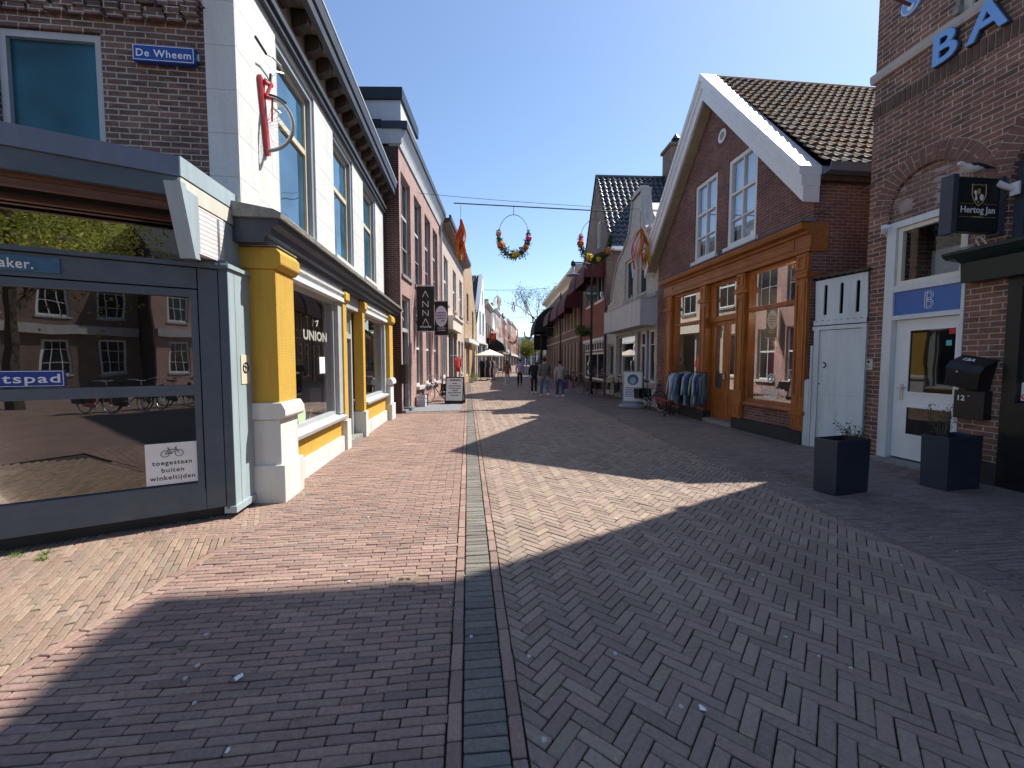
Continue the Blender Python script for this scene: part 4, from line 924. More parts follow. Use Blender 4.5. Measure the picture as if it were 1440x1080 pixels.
# letters on the wall
for ch, x in (('B', .13), ('A', -.33), ('R', -.9)):
    t = tag(obj('wall_letter', B.mb().text(ch, (x, .05, 5.985), .60, right=(-1, 0, 0), ext=.09, bold=.02), M['sky_l'], None, B.M), 'light blue metal letter %s on the brick wall above the arches' % ch, 'letter', 'letters spelling the bar name')
    obj('return', B.mb().text(ch, (x, .02, 5.985), .60, right=(-1, 0, 0), ext=.10, bold=.026), M['navy'], t, B.M)
# pole with round plate
pp = thing('wall_pole', 'brown metal pole with a round blue and white plate high on the bar corner', 'pole', tuple(B.world(.5, 0, 7.2)), B.rz)
obj('pole', B.mb().tube((.5, .0, 7.2), (.5, .86, 7.42), .022), paint('rusty_pole', (.14, .06, .05), .6), pp, B.M)
m_ = B.mb(); m_.tube((.5, .005, 7.22), (.5, .03, 7.22), .15, n=28); pl = obj('plate', m_, M['sky_l'], pp, B.M)
m_ = B.mb(); m_.ring((.5, .032, 7.22), .13, .008, 'y', 24, 4); m_.prism(arcpts(.5, 7.18, .05, 0, 6, 10), .031, .034); obj('marking', m_, M['w_l'], pl, B.M)
# dark shopfront of the bar
b = B.mb(); b.prism([(-.05, 2.72), (.2, 2.72), (.22, 2.98), (.3, 3.03), (.36, 3.1), (.36, 3.14), (-.05, 3.16)], XW+2, -.50, plane='yz'); b.prism([(.0, 3.02), (.3, 3.05), (.37, 3.1), (.37, 3.135), (0.0, 3.15)], -.499, -.38, plane='yz'); B.part('shop_cornice', b, 'green')
b = B.mb(); b.box(-3.6, -.882, -.12, .02, 0, 1.12); b.box(-1.02, -.882, -.12, .015, 1.12, 2.72); b.box(-3.6, -1.02, -.12, .012, 2.6, 2.72); b.box(-2.3, -2.2, -.12, .012, 1.12, 2.6); B.part('shop_front', b, 'black')
B.box('shop_plinth', 'plinth', -.88, XE+.01, -.02, .018, -.02, .12) if False else B.box('shop_plinth', 'plinth', -.88, -.44, -.02, .018, -.02, .3)
B.part('shop_pane', B.mb().quad((-3.55, -.06, 1.1), (-1.0, -.06, 1.1), (-1.0, -.06, 2.62), (-3.55, -.06, 2.62)), 'gl')
stk = B.box('window_sticker', 'w_l', -1.11, -1.03, -.058, -.055, 1.15, 1.38)
m_ = B.mb(); m_.ring((-1.07, -.053, 1.2), .03, .006, 'y', 18, 4); m_.tube((-1.09, -.053, 1.22), (-1.05, -.053, 1.18), .005, n=4); B.part('symbol', m_, 'redc', stk)
m_ = B.mb(); m_.path([(-.62, .1, 3.17), (-.6, .14, 3.28), (-.66, .16, 3.3), (-.7, .12, 3.2)], .012); m_.path([(-.5, .3, 3.17), (-.62, .2, 3.2), (-.5, .16, 3.22)], .01); m_.tube((-.55, .16, 3.15), (-.55, .16, 3.2), .03); tag(obj('wire_bracket', m_, M['met'], None, B.M), 'bent silver wire bracket lying on the dark shopfront cornice', 'bracket')
# light box sign
ls = thing('brewery_sign', 'black square light box sign projecting from the brick wall above the white door', 'light box', tuple(B.world(-.76, .08, 3.3)), B.rz)
SX = -.76
obj('box', B.mb().box(SX-.055, SX+.055, .09, .80, 3.31, 3.99), M['black'], ls, B.M, bevel=.01)
for a, c in ((.06, .13), (.76, .84)): obj('side_trim', B.mb().box(SX-.07, SX+.07, a, c, 3.28, 4.01), M['navy'], ls, B.M); obj('mount', B.mb().box(SX-.02, SX+.02, 0, .06, 3.5, 3.8), M['navy'], ls, B.M)
fx = SX-.0555
def yx(n_): return dict(right=(0, -1, 0), up=(0, 0, 1), nrm=(-1, 0, 0))
b = B.mb(); b.text('Hertog Jan', (fx, .445, 3.545), .118, ext=.004, align='CENTER', bold=.012, **yx(0)); obj('lettering', b, M['w_l'], ls, B.M)
b = B.mb(); b.box(fx-.003, fx, .17, .37, 3.655, 3.659); b.box(fx-.003, fx, .52, .72, 3.655, 3.659); b.box(fx-.003, fx, .17, .35, 3.49, 3.494); b.box(fx-.003, fx, .54, .72, 3.49, 3.494)
for i in range(12): b.box(fx-.003, fx, .36+i*.0145, .37+i*.0145, 3.485, 3.5)
sh = [(.445+a, 3.78+c) for a, c in ((-.1, .12), (-.05, .105), (0, .12), (.05, .105), (.1, .12), (.1, -.02), (.06, -.1), (0, -.15), (-.06, -.1), (-.1, -.02))]
b.path([(fx-.003, p[0], p[1]) for p in sh+sh[:1]], .0055, 5); b.prism([(.43, 3.85), (.46, 3.85), (.47, 3.8), (.445, 3.77), (.42, 3.8)], fx-.004, fx, plane='yz'); b.ball((fx-.002, .445, 3.68), .003, .014, .014); obj('crest', b, M['gold'], ls, B.M)
b = B.mb(); b.ball((fx-.002, .4, 3.74), .004, .03, .042); b.prism([(.47, 3.7), (.5, 3.7), (.49, 3.76), (.52, 3.8), (.5, 3.83), (.475, 3.81), (.48, 3.77), (.465, 3.73)], fx-.004, fx, plane='yz'); obj('crest_figures', b, M['w_l'], ls, B.M)
# gull standing on the sign
bird = thing('seagull', 'white and dark grey seagull standing on top of the black light box', 'bird', tuple(B.world(SX, .45, 4.0)), B.rz)
def ell(c, a, bb, n=12): return [(c[0]+bb*math.cos(2*PI*i/n), c[1], c[2]+a*math.sin(2*PI*i/n)) for i in range(n)]
rg = [(.72, 4.155, .006, .006), (.70, 4.16, .02, .018), (.675, 4.17, .032, .03), (.645, 4.165, .035, .032), (.615, 4.14, .036, .036), (.57, 4.12, .055, .055), (.50, 4.115, .07, .066), (.43, 4.115, .066, .058), (.36, 4.12, .048, .038), (.29, 4.125, .03, .018), (.2, 4.12, .022, .006), (.15, 4.115, .012, .003)]
m_ = B.mb(); m_.loft([ell((SX, y_, z_), a, c) for y_, z_, c, a in rg]); bw = obj('body', m_, paint('gull_feathers', (.7, .69, .67), .8, .06, .001), bird, B.M, smooth=True)
m_ = B.mb()
for sgn_ in (-1, 1): m_.loft([ell((SX+sgn_*.03, y_, z_), a, c, 10) for y_, z_, c, a in [(.58, 4.14, .01, .01), (.54, 4.145, .035, .035), (.46, 4.14, .045, .042), (.36, 4.135, .036, .03), (.26, 4.13, .02, .012), (.19, 4.125, .008, .004)]])
obj('wing', m_, paint('dark_wing', (.035, .03, .04), .7), bird, B.M, smooth=True)
m_ = B.mb(); m_.tube((SX, .715, 4.155), (SX, .765, 4.145), .009, .003); obj('beak', m_, M['gold'], bird, B.M)
for k in (-1, 1): obj('leg', B.mb().tube((SX+k*.02, .5, 4.06), (SX+k*.02, .51, 3.99), .005).tube((SX+k*.02, .51, 3.995), (SX+k*.02, .55, 3.992), .005), M['skin'], bird, B.M)
for k in (-1, 1): obj('eye', B.mb().ball((SX+k*.028, .685, 4.175), .005), M['blk'], bird, B.M)
# mail boxes
mb1 = thing('mailbox', 'lower black metal mailbox with the white number 12 on its front', 'mailbox', tuple(B.world(-.62, .0, .86)), B.rz)
obj('box', B.mb().box(-.79, -.45, .003, .13, .86, 1.25), M['black'], mb1, B.M, bevel=.006)
obj('number', B.mb().text('12', (-.48, .1305, 1.11), .10, right=(-1, 0, 0), ext=.003, bold=.02), M['w_l'], mb1, B.M); obj('mark', B.mb().box(-.63, -.61, .131, .133, 1.17, 1.18), M['w_l'], mb1, B.M)
mb2 = thing('mailbox', 'upper black mailbox hanging tilted with a slanted lid and a pale label', 'mailbox', tuple(B.world(-.62, .0, 1.3)), B.rz)
tm = B.M @ Matrix.Translation((-.6, .1, 1.5)) @ Matrix.Rotation(math.radians(-10), 4, 'Y') @ Matrix.Translation((.6, -.1, -1.5))
obj('box', B.mb().prism([(.004, 1.28), (.2, 1.28), (.24, 1.52), (.2, 1.6), (.004, 1.70)], -.8, -.41, plane='yz'), M['black'], mb2, tm, bevel=.012)
b = B.mb(); b.prism([(.2415, 1.53), (.2, 1.612), (.004, 1.712), (.004, 1.702), (.198, 1.60), (.238, 1.525)], -.81, -.40, plane='yz'); obj('lid', b, M['black'], mb2, tm)
b = B.mb(); b.text('12A', (-.48, .13, 1.655), .09, right=(-1, 0, 0), up=(0, -.8, .42), nrm=(0, .45, .9), ext=.004, bold=.03); obj('label', b, M['w_l'], mb2, tm); obj('lock', B.mb().tube((-.55, .23, 1.5), (-.55, .245, 1.5), .012), M['met'], mb2, tm)
# ================================================================== white alley gate
F = Fr('alley_gate', 'tall white wooden alley gate with three upright slots above its plain door', 'gate', (6.15, 7.1), (5.76, 7.95), 1)
def slot(x): return [(x-.028, 2.52)]+[(x+.028, 2.52)]+arcpts(x, 3.05, .028, 0, PI, 6)
F.part('top_panel', F.mb().prism([(-.02, 2.42), (.80, 2.42), (.82, 3.17), (.0, 3.2)], -.03, .0, [slot(.13), slot(.38), slot(.64)]), 'whiteb')
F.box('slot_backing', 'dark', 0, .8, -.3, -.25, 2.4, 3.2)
b = F.mb(); n = 26; up_ = [(-.02+.84*i/n, 2.415+.012*math.sin(i*2.0)) for i in range(n+1)]; b.prism([(-.02, 2.33), (.82, 2.33)]+up_[::-1], .0, .02); F.part('scalloped_rail', b, 'whiteb')
b = F.mb(); b.box(-.03, .83, -.04, .03, 2.24, 2.31); b.box(.71, .80, -.04, .028, 0, 2.24); b.box(-.03, .03, -.04, .028, 0, 2.24); F.part('door_frame', b, 'whiteb')
dg = F.part('door', F.mb().box(.032, .708, -.03, .0, .06, 2.23), 'whiteb'); F.part('seam', F.mb().box(.05, .70, .0, .002, 1.02, 1.026), 'greyl', dg)
F.part('handle', F.mb().ring((.63, .02, 1.58), .05, .009, 'y', 12, 5, PI*.5, PI*1.5), 'blk', dg); F.part('lock', F.mb().tube((.69, .0, 1.22), (.69, .012, 1.22), .012), 'blk', dg)
b = F.mb()
for x0, x1, z in ((.805, .845, 1.95), (.85, .89, 1.3), (.893, .935, 1.28)): b.box(x0, x1, -.03, .04, 0, z)
F.part('side_board', b, 'whiteb')
b = F.mb(); pr = [(-.04+.9*i/30, 3.215+.012*math.sin(i*1.6)) for i in range(31)]; b.prism(pr+[(.86, 3.26), (-.04, 3.26)], -.12, .06); F.part('tile_capping', b, 'beam')
F.box('back_wall', 'br_side', -.3, 1.2, -2.2, -2.1, 0, 3.0)
# ================================================================== RIGHT: gabled shop with varnished wood front
G_ = Fr('gabled_shop', 'dark red brick gabled shop with white bargeboards and a varnished orange wood shopfront', 'shop building', (5.76, 7.97), (5.15, 14.07), 1)
gx = 3.35; GW = 6.45
wins = [(1.55, 2.62, 4.53, 6.69), (3.08, 4.15, 4.53, 6.69)]
ocu = arcpts(2.93, 7.5, .17, 0, 2*PI, 20)[:-1]
G_.part('wall', G_.mb().prism([(0, 4.28), (GW, 4.28), (GW, 5.35), (gx, 8.95), (0, 5.25)], -.3, 0, [rect(*a) for a in wins]+[ocu]), 'br_kroost')
G_.box('side_wall', 'br_side', .0, .3, -9, -.302, 0, 5.2)
G_.part('side_buttress', G_.mb().box(-.06, -.002, -1.3, -.0, 0, 5.15), 'br_kroost')
for a in wins:
    w_ = window(G_, *a, -.03, .1, v=(.5,), h=((.60, .055), .30), fm='white', gm='glass', bar=.03, curtain=True, thick=.1)
    G_.part('sill', G_.mb().box(a[0]-.09, a[1]+.06, -.05, .07, 4.44, 4.529), 'white', w_)
G_.part('round_window', G_.mb().prism(arcpts(2.93, 7.5, .168, 0, 2*PI, 24)[:-1], -.1, .012, [arcpts(2.93, 7.5, .10, 0, 2*PI, 20)[:-1]]), 'white'); G_.box('round_pane', 'gl', 2.78, 3.08, -.14, -.12, 7.35, 7.65)
b = G_.mb()
for i in range(26):
    t0 = 2*PI*(i+.1)/26; t1 = 2*PI*(i+.9)/26; b.prism([(2.93+r*math.cos(t), 7.5+r*math.sin(t)) for r, t in ((.18, t0), (.28, t0), (.28, t1), (.18, t1))], -.04, .006)
G_.part('brick_ring', b, 'br_arch')
def chev(o, th):   # chevron along both rakes; o offset below the outer line
    ax, az, ex, ez, fx_, fz = gx, 9.32, -.16, 5.3, 6.86, 5.3
    return [(ex, ez-o), (ax, az-o*1.0), (fx_, fz-o), (fx_, fz-o-th), (ax, az-o-th*1.05), (ex, ez-o-th)]
G_.part('bargeboard_cap', G_.mb().prism(chev(0, .16), -.05, .42), 'white', bevel=.006)
G_.part('bargeboard', G_.mb().prism(chev(.162, .2), -.02, .37), 'white', bevel=.006)
G_.part('bargeboard_lower', G_.mb().prism(chev(.364, .30), -.01, .33), 'white', bevel=.006)
G_.part('bargeboard_soffit', G_.mb().prism([(6.7, 4.80), (gx, 8.60), (gx, 8.52), (6.62, 4.78)], .02, .30), 'tanw')
froof(G_, 'roof', (-.22, -.02, 5.32), (0, -9.2, 0), (gx+.22, 0, 3.9), 'tile_k', tw=.21, th=.26, amp=.04, step=.05)
froof(G_, 'roof', (6.9, -.02, 5.32), (0, -9.2, 0), (gx-6.9, 0, 3.9), 'tile_k', tw=.21, th=.26, amp=.04, step=.05)
G_.part('roof_body', G_.mb().prism([(.31, 0), (GW, 0), (GW, 5.2), (gx, 8.9), (.02, 5.15), (.31, 5.15)], -9.1, -5.2), 'plinth'); G_.part('ridge', G_.mb().prism(arcpts(gx, 9.16, .12, -.3, PI+.3, 8), -9.2, -.03), 'tile_k')
b = G_.mb(); b.prism([(0, 5.16), (gx, 8.86), (GW, 5.16), (GW, 5.08), (gx, 8.78), (.0, 5.08)] if False else [(0, 5.08), (0, 5.2), (gx, 8.93), (GW, 5.3), (GW, 5.18), (gx, 8.8)], -9.1, -.31); G_.part('roof_boarding', b, 'plinth')
G_.part('gutter', G_.mb().prism([(-.34, 5.16), (-.2, 5.14), (-.18, 5.29), (-.2, 5.29), (-.22, 5.17), (-.33, 5.19), (-.36, 5.3), (-.38, 5.3)], -9.1, -.03), 'zinc'); G_.box('eaves_board', 'beam', -.17, -.001, -9, -.03, 5.05, 5.16)
b = G_.mb(); b.box(GW-.3, GW, -9.1, -.302, 0, 5.1); b.box(0.31, GW-.3, -9.1, -.302, 4.30, 4.4); b.box(.31, GW-.31, -5.2, -5.1, 0, 8.6); G_.part('interior_wall', b, 'roomw')
# shopfront
PR = .06
def pila(x0, x1, dd=PR):
    b = G_.mb(); b.box(x0, x1, -.25, dd, .27, 3.75); p = G_.part('pilaster', b, 'orange', bevel=.006)
    b = G_.mb(); b.prism(rect(x0+.04, x1-.04, .95, 3.2), dd, dd+.016, [rect(x0+.075, x1-.075, 1.0, 3.15)]); b.box(x0-.03, x1+.03, -.2, dd+.05, 3.28, 3.36); b.box(x0-.015, x1+.015, -.2, dd+.03, 3.37, 3.40); b.prism(rect(x0+.04, x1-.04, 3.44, 3.72), dd, dd+.02, [rect(x0+.08, x1-.08, 3.49, 3.68)]); b.box(x0-.02, x1+.02, -.2, dd+.04, .58, .66); b.prism(rect(x0+.04, x1-.04, .32, .55), dd, dd+.015, [rect(x0+.08, x1-.08, .36, .51)]); G_.part('pilaster_moulding', b, 'orange', p)
    return p
pila(-.04, .26); pila(1.79, 2.09); pila(3.38, 3.68); pila(5.32, 5.74)
b = G_.mb(); b.prism([(-.3, 3.76), (.08, 3.76), (.09, 3.84), (.07, 3.86), (.07, 4.08), (.12, 4.10), (.14, 4.14), (.24, 4.18), (.28, 4.26), (.28, 4.29), (-.3, 4.30)], -.09, 5.84, plane='yz'); G_.part('entablature', b, 'orangex')
G_.part('flashing', G_.mb().prism([(.0, 4.302), (.29, 4.302), (.31, 4.33), (.0, 4.37)], -.11, 5.86, plane='yz'), 'zinc')
b = G_.mb(); b.prism(rect(.3, 5.3, 3.88, 4.06), .07, .082, [rect(.35, 5.25, 3.92, 4.02)]); G_.part('fascia_moulding', b, 'orangex')
def rwin(x0, x1, z0, z1, zt):
    def rr(a, c, e, f): return [(a, e), (c, e), (c, f-.08)]+[(c-.08+.08*math.cos(t), f-.08+.08*math.sin(t)) for t in (PI/6, PI/3, PI/2)]+[(a+.08+.08*math.cos(t), f-.08+.08*math.sin(t)) for t in (PI/2, PI*2/3, PI*5/6, PI)]
    fr_ = G_.part('shop_window', G_.mb().prism(rect(x0, x1, z0, z1), -.16, -.03, [rect(x0+.07, x1-.07, z0+.07, zt-.045), rr(x0+.07, x1-.07, zt+.045, z1-.07)]), 'orange', bevel=.006)
    G_.part('pane', G_.mb().quad((x0, -.1, z0), (x1, -.1, z0), (x1, -.1, z1), (x0, -.1, z1)), 'glass', fr_); return fr_
rwin(.26, 1.79, .70, 3.755, 2.86); rwin(3.68, 5.32, .70, 3.755, 2.80)
for x0, x1 in ((.26, 1.79), (3.68, 5.32)): G_.part('window_ledge', G_.mb().prism([(-.2, .60), (.04, .60), (.06, .64), (.0, .70), (-.2, .70)], x0, x1, plane='yz'), 'orangex')
for x0, x1 in ((.26, 1.79), (3.68, 5.32)): G_.box('brick_apron', 'br_kroost', x0, x1, -.3, -.02, .27, .6)
b = G_.mb(); b.box(-.03, 2.12, -.3, .085, -.02, .268); G_.part('plinth', b, 'plinth'); b = G_.mb(); b.box(3.35, 6.1, -.3, .085, -.02, .268); G_.part('plinth', b, 'plinth')
G_.box('brick_pier', 'br_kroost', 5.84, GW, -.3, .0, .0, 4.28)
# doors
rd = G_.part('transom_window', G_.mb().prism(rect(2.09, 3.38, 2.72, 3.755), -.2, -.08, [rect(2.17, 3.30, 2.86, 3.68)]), 'orange'); G_.part('pane', G_.mb().quad((2.1, -.14, 2.8), (3.36, -.14, 2.8), (3.36, -.14, 3.7), (2.1, -.14, 3.7)), 'glass', rd)
G_.box('door_step', 'stonecap', 2.09, 3.38, -.3, .12, -.02, .09)
for x0, x1, hx_ in ((2.095, 2.73, 2.68), (2.74, 3.375, 2.80)):
    dr_ = G_.part('door', G_.mb().prism(rect(x0, x1, .1, 2.715), -.2, -.14, [rect(x0+.12, x1-.12, .92, 2.6)]), 'orange', bevel=.004)
    G_.part('pane', G_.mb().quad((x0+.1, -.17, .9), (x1-.1, -.17, .9), (x1-.1, -.17, 2.62), (x0+.1, -.17, 2.62)), 'glass', dr_)
    G_.part('panel', G_.mb().prism(rect(x0+.1, x1-.1, .2, .8), -.14, -.125, [rect(x0+.15, x1-.15, .25, .75)]), 'orange', dr_)
    G_.part('handle', G_.mb().ring((hx_, -.11, 1.25), .07, .012, 'y', 12, 5, PI/2, PI*1.5) if hx_ > 2.74 else G_.mb().ring((hx_, -.11, 1.25), .07, .012, 'y', 12, 5, -PI/2, PI/2), 'met', dr_)
# interior of the shop
G_.box('interior_floor', 'roomf', .3, 6.1, -5.1, -.3, .1, .14)
G_.box('inner_post', 'roomw', 3.4, 3.6, -2.2, -.31, .14, 3.7)
G_.box('back_panel', 'br_side', .4, 6.1, -4.6, -4.5, .14, 3.9)
G_.box('window_stage', 'white', .35, 1.75, -1.5, -.32, .14, .6)
b = G_.mb()
for x, d_2, z in ((.75, -1.2, 3.2), (1.3, -2.0, 3.1), (.55, -2.6, 3.0), (2.7, -2.2, 3.1), (4.4, -1.5, 3.1)): b.lathe([(.05, 0), (.055, .02)], (0, 0, 0), 10); n = len(b.v); b.v[n-20:] = [(x+v[0], (d_2+v[1]), z+v[2]) for v in b.v[n-20:]]
G_.part('ceiling_spots', b, plain('lit_spot', (1, .85, .6), emit=14))
for i, (x, d_2) in enumerate(((.75, -1.2), (1.3, -2.0), (2.7, -2.2), (4.4, -1.5))):
    l = bpy.data.lights.new('shop_spot', 'POINT'); l.energy = 14; l.color = (1, .8, .55); l.shadow_soft_size = .06; o = bpy.data.objects.new('shop_spot', l); COL.objects.link(o); o.location = G_.world(x, d_2, 2.9)
def inroom(name, label, cat, m, mat, fr=G_): return tag(obj(name, m, M[mat] if isinstance(mat, str) else mat, None, fr.M, smooth=False), label, cat)
m_ = G_.mb(); m_.lathe([(.10, .22), (.25, .1), (.33, -.02), (.30, -.1), (.2, -.12)], (0, 0, 0), 20); m_.v = [(.62+x, -1.0+y, 2.02+z) for x, y, z in m_.v]; m_.tube((.62, -1.0, 2.2), (.62, -1.0, 4.2), .006); inroom('pendant_lamp', 'round mustard yellow pendant lampshade hanging inside the wood fronted shop window', 'lamp', m_, plain('mustard_shade', (.5, .3, .05), .7))
lg = G_.part('window_lettering', G_.mb().text('kroost', (1.36, -.095, .93), .24, right=(-1, 0, 0), ext=.004, bold=.022), 'w_l')
b = G_.mb(); b.ring((1.02, -.092, 1.27), .095, .011, 'y', 24, 5); b.path([(1.06, -.092, 1.2), (1.0, -.092, 1.24), (1.0, -.092, 1.3), (1.05, -.092, 1.32)], .012, 5); G_.part('logo', b, 'w_l')
b = G_.mb(); b.prism([(.85, .82), (1.2, .82)]+arcpts(1.2, .85, .03, -PI/2, PI/2, 6)+arcpts(.85, .85, .03, PI/2, PI*1.5, 6), -.094, -.09); G_.part('logo_bar', b, 'w_l')
# deck chair, mannequin, clothes in the shop
dk = thing('deck_chair', 'white folding deck chair with red cushions standing in the right hand shop window', 'deck chair', tuple(G_.world(.8, -.8, .6)), G_.rz)
b = G_.mb()
for y_ in (-.6, -1.05): b.path([(.35, y_, .62), (.95, y_, 1.0), (1.12, y_, 1.45)], .017, 6); b.path([(1.05, y_, .62), (.42, y_, 1.08)], .017, 6)
b.tube((.35, -.6, .64), (.35, -1.05, .64), .015); b.tube((1.12, -.6, 1.45), (1.12, -1.05, 1.45), .017); b.tube((.42, -.6, 1.08), (.42, -1.05, 1.08), .015); obj('frame', b, M['white'], dk, G_.M)
b = G_.mb(); b.box(.45, .9, -1.03, -.62, .98, 1.05); obj('seat', b, M['redc'], dk, G_.M, bevel=.02); b = G_.mb(); b.hexa([(.9, -1.03, 1.04), (.95, -1.03, 1.02), (.95, -.62, 1.02), (.9, -.62, 1.04)], [(1.06, -1.03, 1.44), (1.11, -1.03, 1.42), (1.11, -.62, 1.42), (1.06, -.62, 1.44)]); obj('backrest', b, M['redc'], dk, G_.M)
def mannequin(x, d, col, label):
    t = thing('mannequin', label, 'mannequin', tuple(G_.world(x, d, .3)), G_.rz); prof = [(.09, 1.05), (.15, 1.15), (.17, 1.3), (.13, 1.5), (.17, 1.68), (.16, 1.82), (.06, 1.88)]
    m = G_.mb(); m.lathe(prof, (0, 0, 0), 16); m.v = [(x+v[0]*1.15, d+v[1]*.7, v[2]) for v in m.v]; m.tube((x-.2, d, 1.8), (x-.25, d, 1.35), .05, .035); m.tube((x+.2, d, 1.8), (x+.25, d, 1.35), .05, .035); obj('shirt', m, col, t, G_.M, smooth=True)
    m = G_.mb(); m.tube((x, d, 1.86), (x, d, 1.98), .045); m.ball((x, d, 2.07), .085, .09, .11); obj('head', m, plain('mannequin_head', (.6, .5, .4), .5), t, G_.M, smooth=True)
    m = G_.mb(); m.tube((x, d, .14), (x, d, 1.06), .015); m.lathe([(.16, 0), (.16, .015)], (x, -d if False else d, .14), 16); obj('stand', m, M['met'], t, G_.M)
mannequin(3.95, -.75, plain('red_patterned_blouse', (.45, .06, .08), .8), 'mannequin in a red blouse standing in the left pane of the wood shopfront')
mannequin(3.1, -1.1, plain('pale_blue_top', (.35, .45, .6), .8), 'mannequin in a pale blue top standing behind the left shop door')
mannequin(2.5, -1.3, plain('rose_top', (.4, .16, .2), .8), 'mannequin in a rose top standing behind the right shop door')
for i, (x, d, c, lab) in enumerate(((1.2, -2.2, (.3, .2, .12), 'brown wooden cupboard standing deep inside the wood fronted shop'), (4.8, -1.6, (.03, .03, .035), 'dark clothes stand behind the left pane of the wood shopfront'))):
    m = G_.mb(); m.box(x-.4, x+.4, d-.25, d+.25, .14, 1.5 if i else 2.0); m.box(x-.43, x+.43, d-.28, d+.28, (1.5 if i else 2.0), (1.55 if i else 2.05)); inroom('cupboard', lab, 'cupboard', m, plain('cupboard%d' % i, c, .6))
m_ = G_.mb(); m_.prism([(1.45, .6), (1.72, .6), (1.7, 1.25), (1.55, 1.3), (1.42, .95)], -.9, -.45); inroom('draped_coat', 'dark coat draped at the left side of the right hand shop window', 'coat', m_, 'blk')
# ================================================================== RIGHT: pale bell gabled house with grey box
P_ = Fr('pale_gable_house', 'pale grey brick house with a curved bell gable and a grey box above the shop', 'house', (5.12, 14.36), (4.85, 21), 1)
PL = 6.62
gab = [(0, 5.9), (.35, 6.0), (.35, 6.4), (.95, 6.45), (1.35, 6.8), (1.55, 7.5), (1.75, 8.25), (2.75, 8.25), (2.95, 7.5), (3.2, 6.95), (3.9, 6.5), (4.7, 6.2), (5.2, 5.6), (5.6, 4.9), (5.7, 4.6)]
P_.part('wall', P_.mb().prism([(0, 2.9), (PL, 2.9), (PL, 4.4)]+gab[::-1], -.35, 0, [rect(1.15, 2.15, 4.28, 5.98), rect(2.65, 3.75, 4.28, 5.98)]), 'br_pale')
cop = P_.mb()
for (a, b_) in zip(gab[3:], gab[4:]): 
    dx, dz = b_[0]-a[0], b_[1]-a[1]; 
    cop.prism([a, b_, (b_[0], b_[1]+.1), (a[0], a[1]+.1)] if abs(dx) > abs(dz) else [a, b_, (b_[0]+(.1 if b_[0] > 2.3 else -.1), b_[1]), (a[0]+(.1 if a[0] > 2.3 else -.1), a[1])], -.3, .07)
P_.part('coping', cop, 'conc'); P_.part('finial', P_.mb().box(1.7, 2.8, -.36, .08, 8.25, 8.38).box(1.85, 2.65, -.3, .04, 8.38, 8.5), 'conc')
b = P_.mb(); b.prism([(0.001, 5.7), (.12, 5.7), (.2, 6.0), (.25, 6.3), (0.001, 6.3)], .02, .45, plane='yz'); b.box(-.0, .5, -.2, .3, 6.3, 6.42); P_.part('console', b, 'conc')
for a in ((1.15, 2.15, 4.28, 5.98), (2.65, 3.75, 4.28, 5.98)): window(P_, *a, -.1, .08, fm='white', gm='gl', sill=.1, sm='conc')
P_.part('string_course', P_.mb().prism([(0.001, 3.95), (.08, 3.97), (.1, 4.1), (0.001, 4.13)], 0, PL, plane='yz'), 'conc')
bx = P_.part('grey_box', P_.mb().box(.02, 4.75, .003, .62, 2.93, 3.86), 'concp'); P_.part('box_capping', P_.mb().box(.0, 4.78, .003, .65, 3.862, 3.89), 'greyl', bx)
b = P_.mb()
for x in (.9, 1.8, 2.7, 3.6): b.box(x, x+.008, .6, .624, 2.95, 3.85)
P_.part('panel_seams', b, 'greyf', bx)
P_.part('shop_wall', P_.mb().prism(rect(0, PL, 0, 2.9), -.35, 0, [rect(.22, .95, .85, 2.82), rect(1.12, 1.95, 0, 2.82), rect(2.2, 4.85, .95, 2.82), rect(5.3, 6.3, .9, 2.5)]), 'br_pale')
window(P_, .22, .95, .85, 2.82, -.08, .08, h=(.72,), fm='white', gm='gl', sill=.1, sm='greyl'); window(P_, 1.12, 1.95, .05, 2.82, -.12, .1, h=((.8, .08), .35), fm='white', gm='gl', name='door')
window(P_, 2.2, 4.85, .95, 2.82, -.1, .1, fm='greyl', gm='glass', sill=.12, sm='greyl', name='shop_window'); window(P_, 5.3, 6.3, .9, 2.5, -.1, .1, fm='greyl', gm='gl', sill=.1)
b = P_.mb(); b.box(.95, 1.12, -.1, .02, 0, 2.9); b.box(1.95, 2.2, -.1, .02, 0, 2.9); P_.part('shop_post', b, 'greyl')
b = P_.mb(); b.box(0, PL, -9, -3.0, 0, 5.6); b.box(0, .1, -3, -.36, 0, 5.6); b.box(.1, PL, -3, -.36, 2.9, 3.0); P_.part('body', b, 'roomw')
P_.part('roof', P_.mb().prism([(0, 5.0), (2.25, 8.0), (5.8, 4.6), (5.8, 4.4), (0, 4.4)], -9, -.36), 'concp')
b = P_.mb()
for i in range(6):
    t = i/6; x = .3+t*1.9; z = 5.45+t*2.5; b.hexa([(x-.12, -8, z-.1), (x-.12, -.4, z-.1), (x+.12, -.4, z+.18), (x+.12, -8, z+.18)], [(x-.18, -8, z+.0), (x-.18, -.4, z+.0), (x+.06, -.4, z+.3), (x+.06, -8, z+.3)])
P_.part('roof_slats', b, 'whitew')
P_.part('downpipe', P_.mb().tube((PL-.15, .08, .1), (PL-.15, .08, 4.3), .055, n=8).tube((PL-.15, .08, 4.3), (PL-.1, -.2, 4.6), .055), 'blk')
m_ = P_.mb(); m_.lathe([(.16, 0), (.19, .9), (.2, 1.0), (.12, 1.15)], (3.5, -1.4, .9), 10); inroom('dress_form', 'pale dress form in the large pane of the pale brick shop', 'mannequin', m_, 'paper', P_)
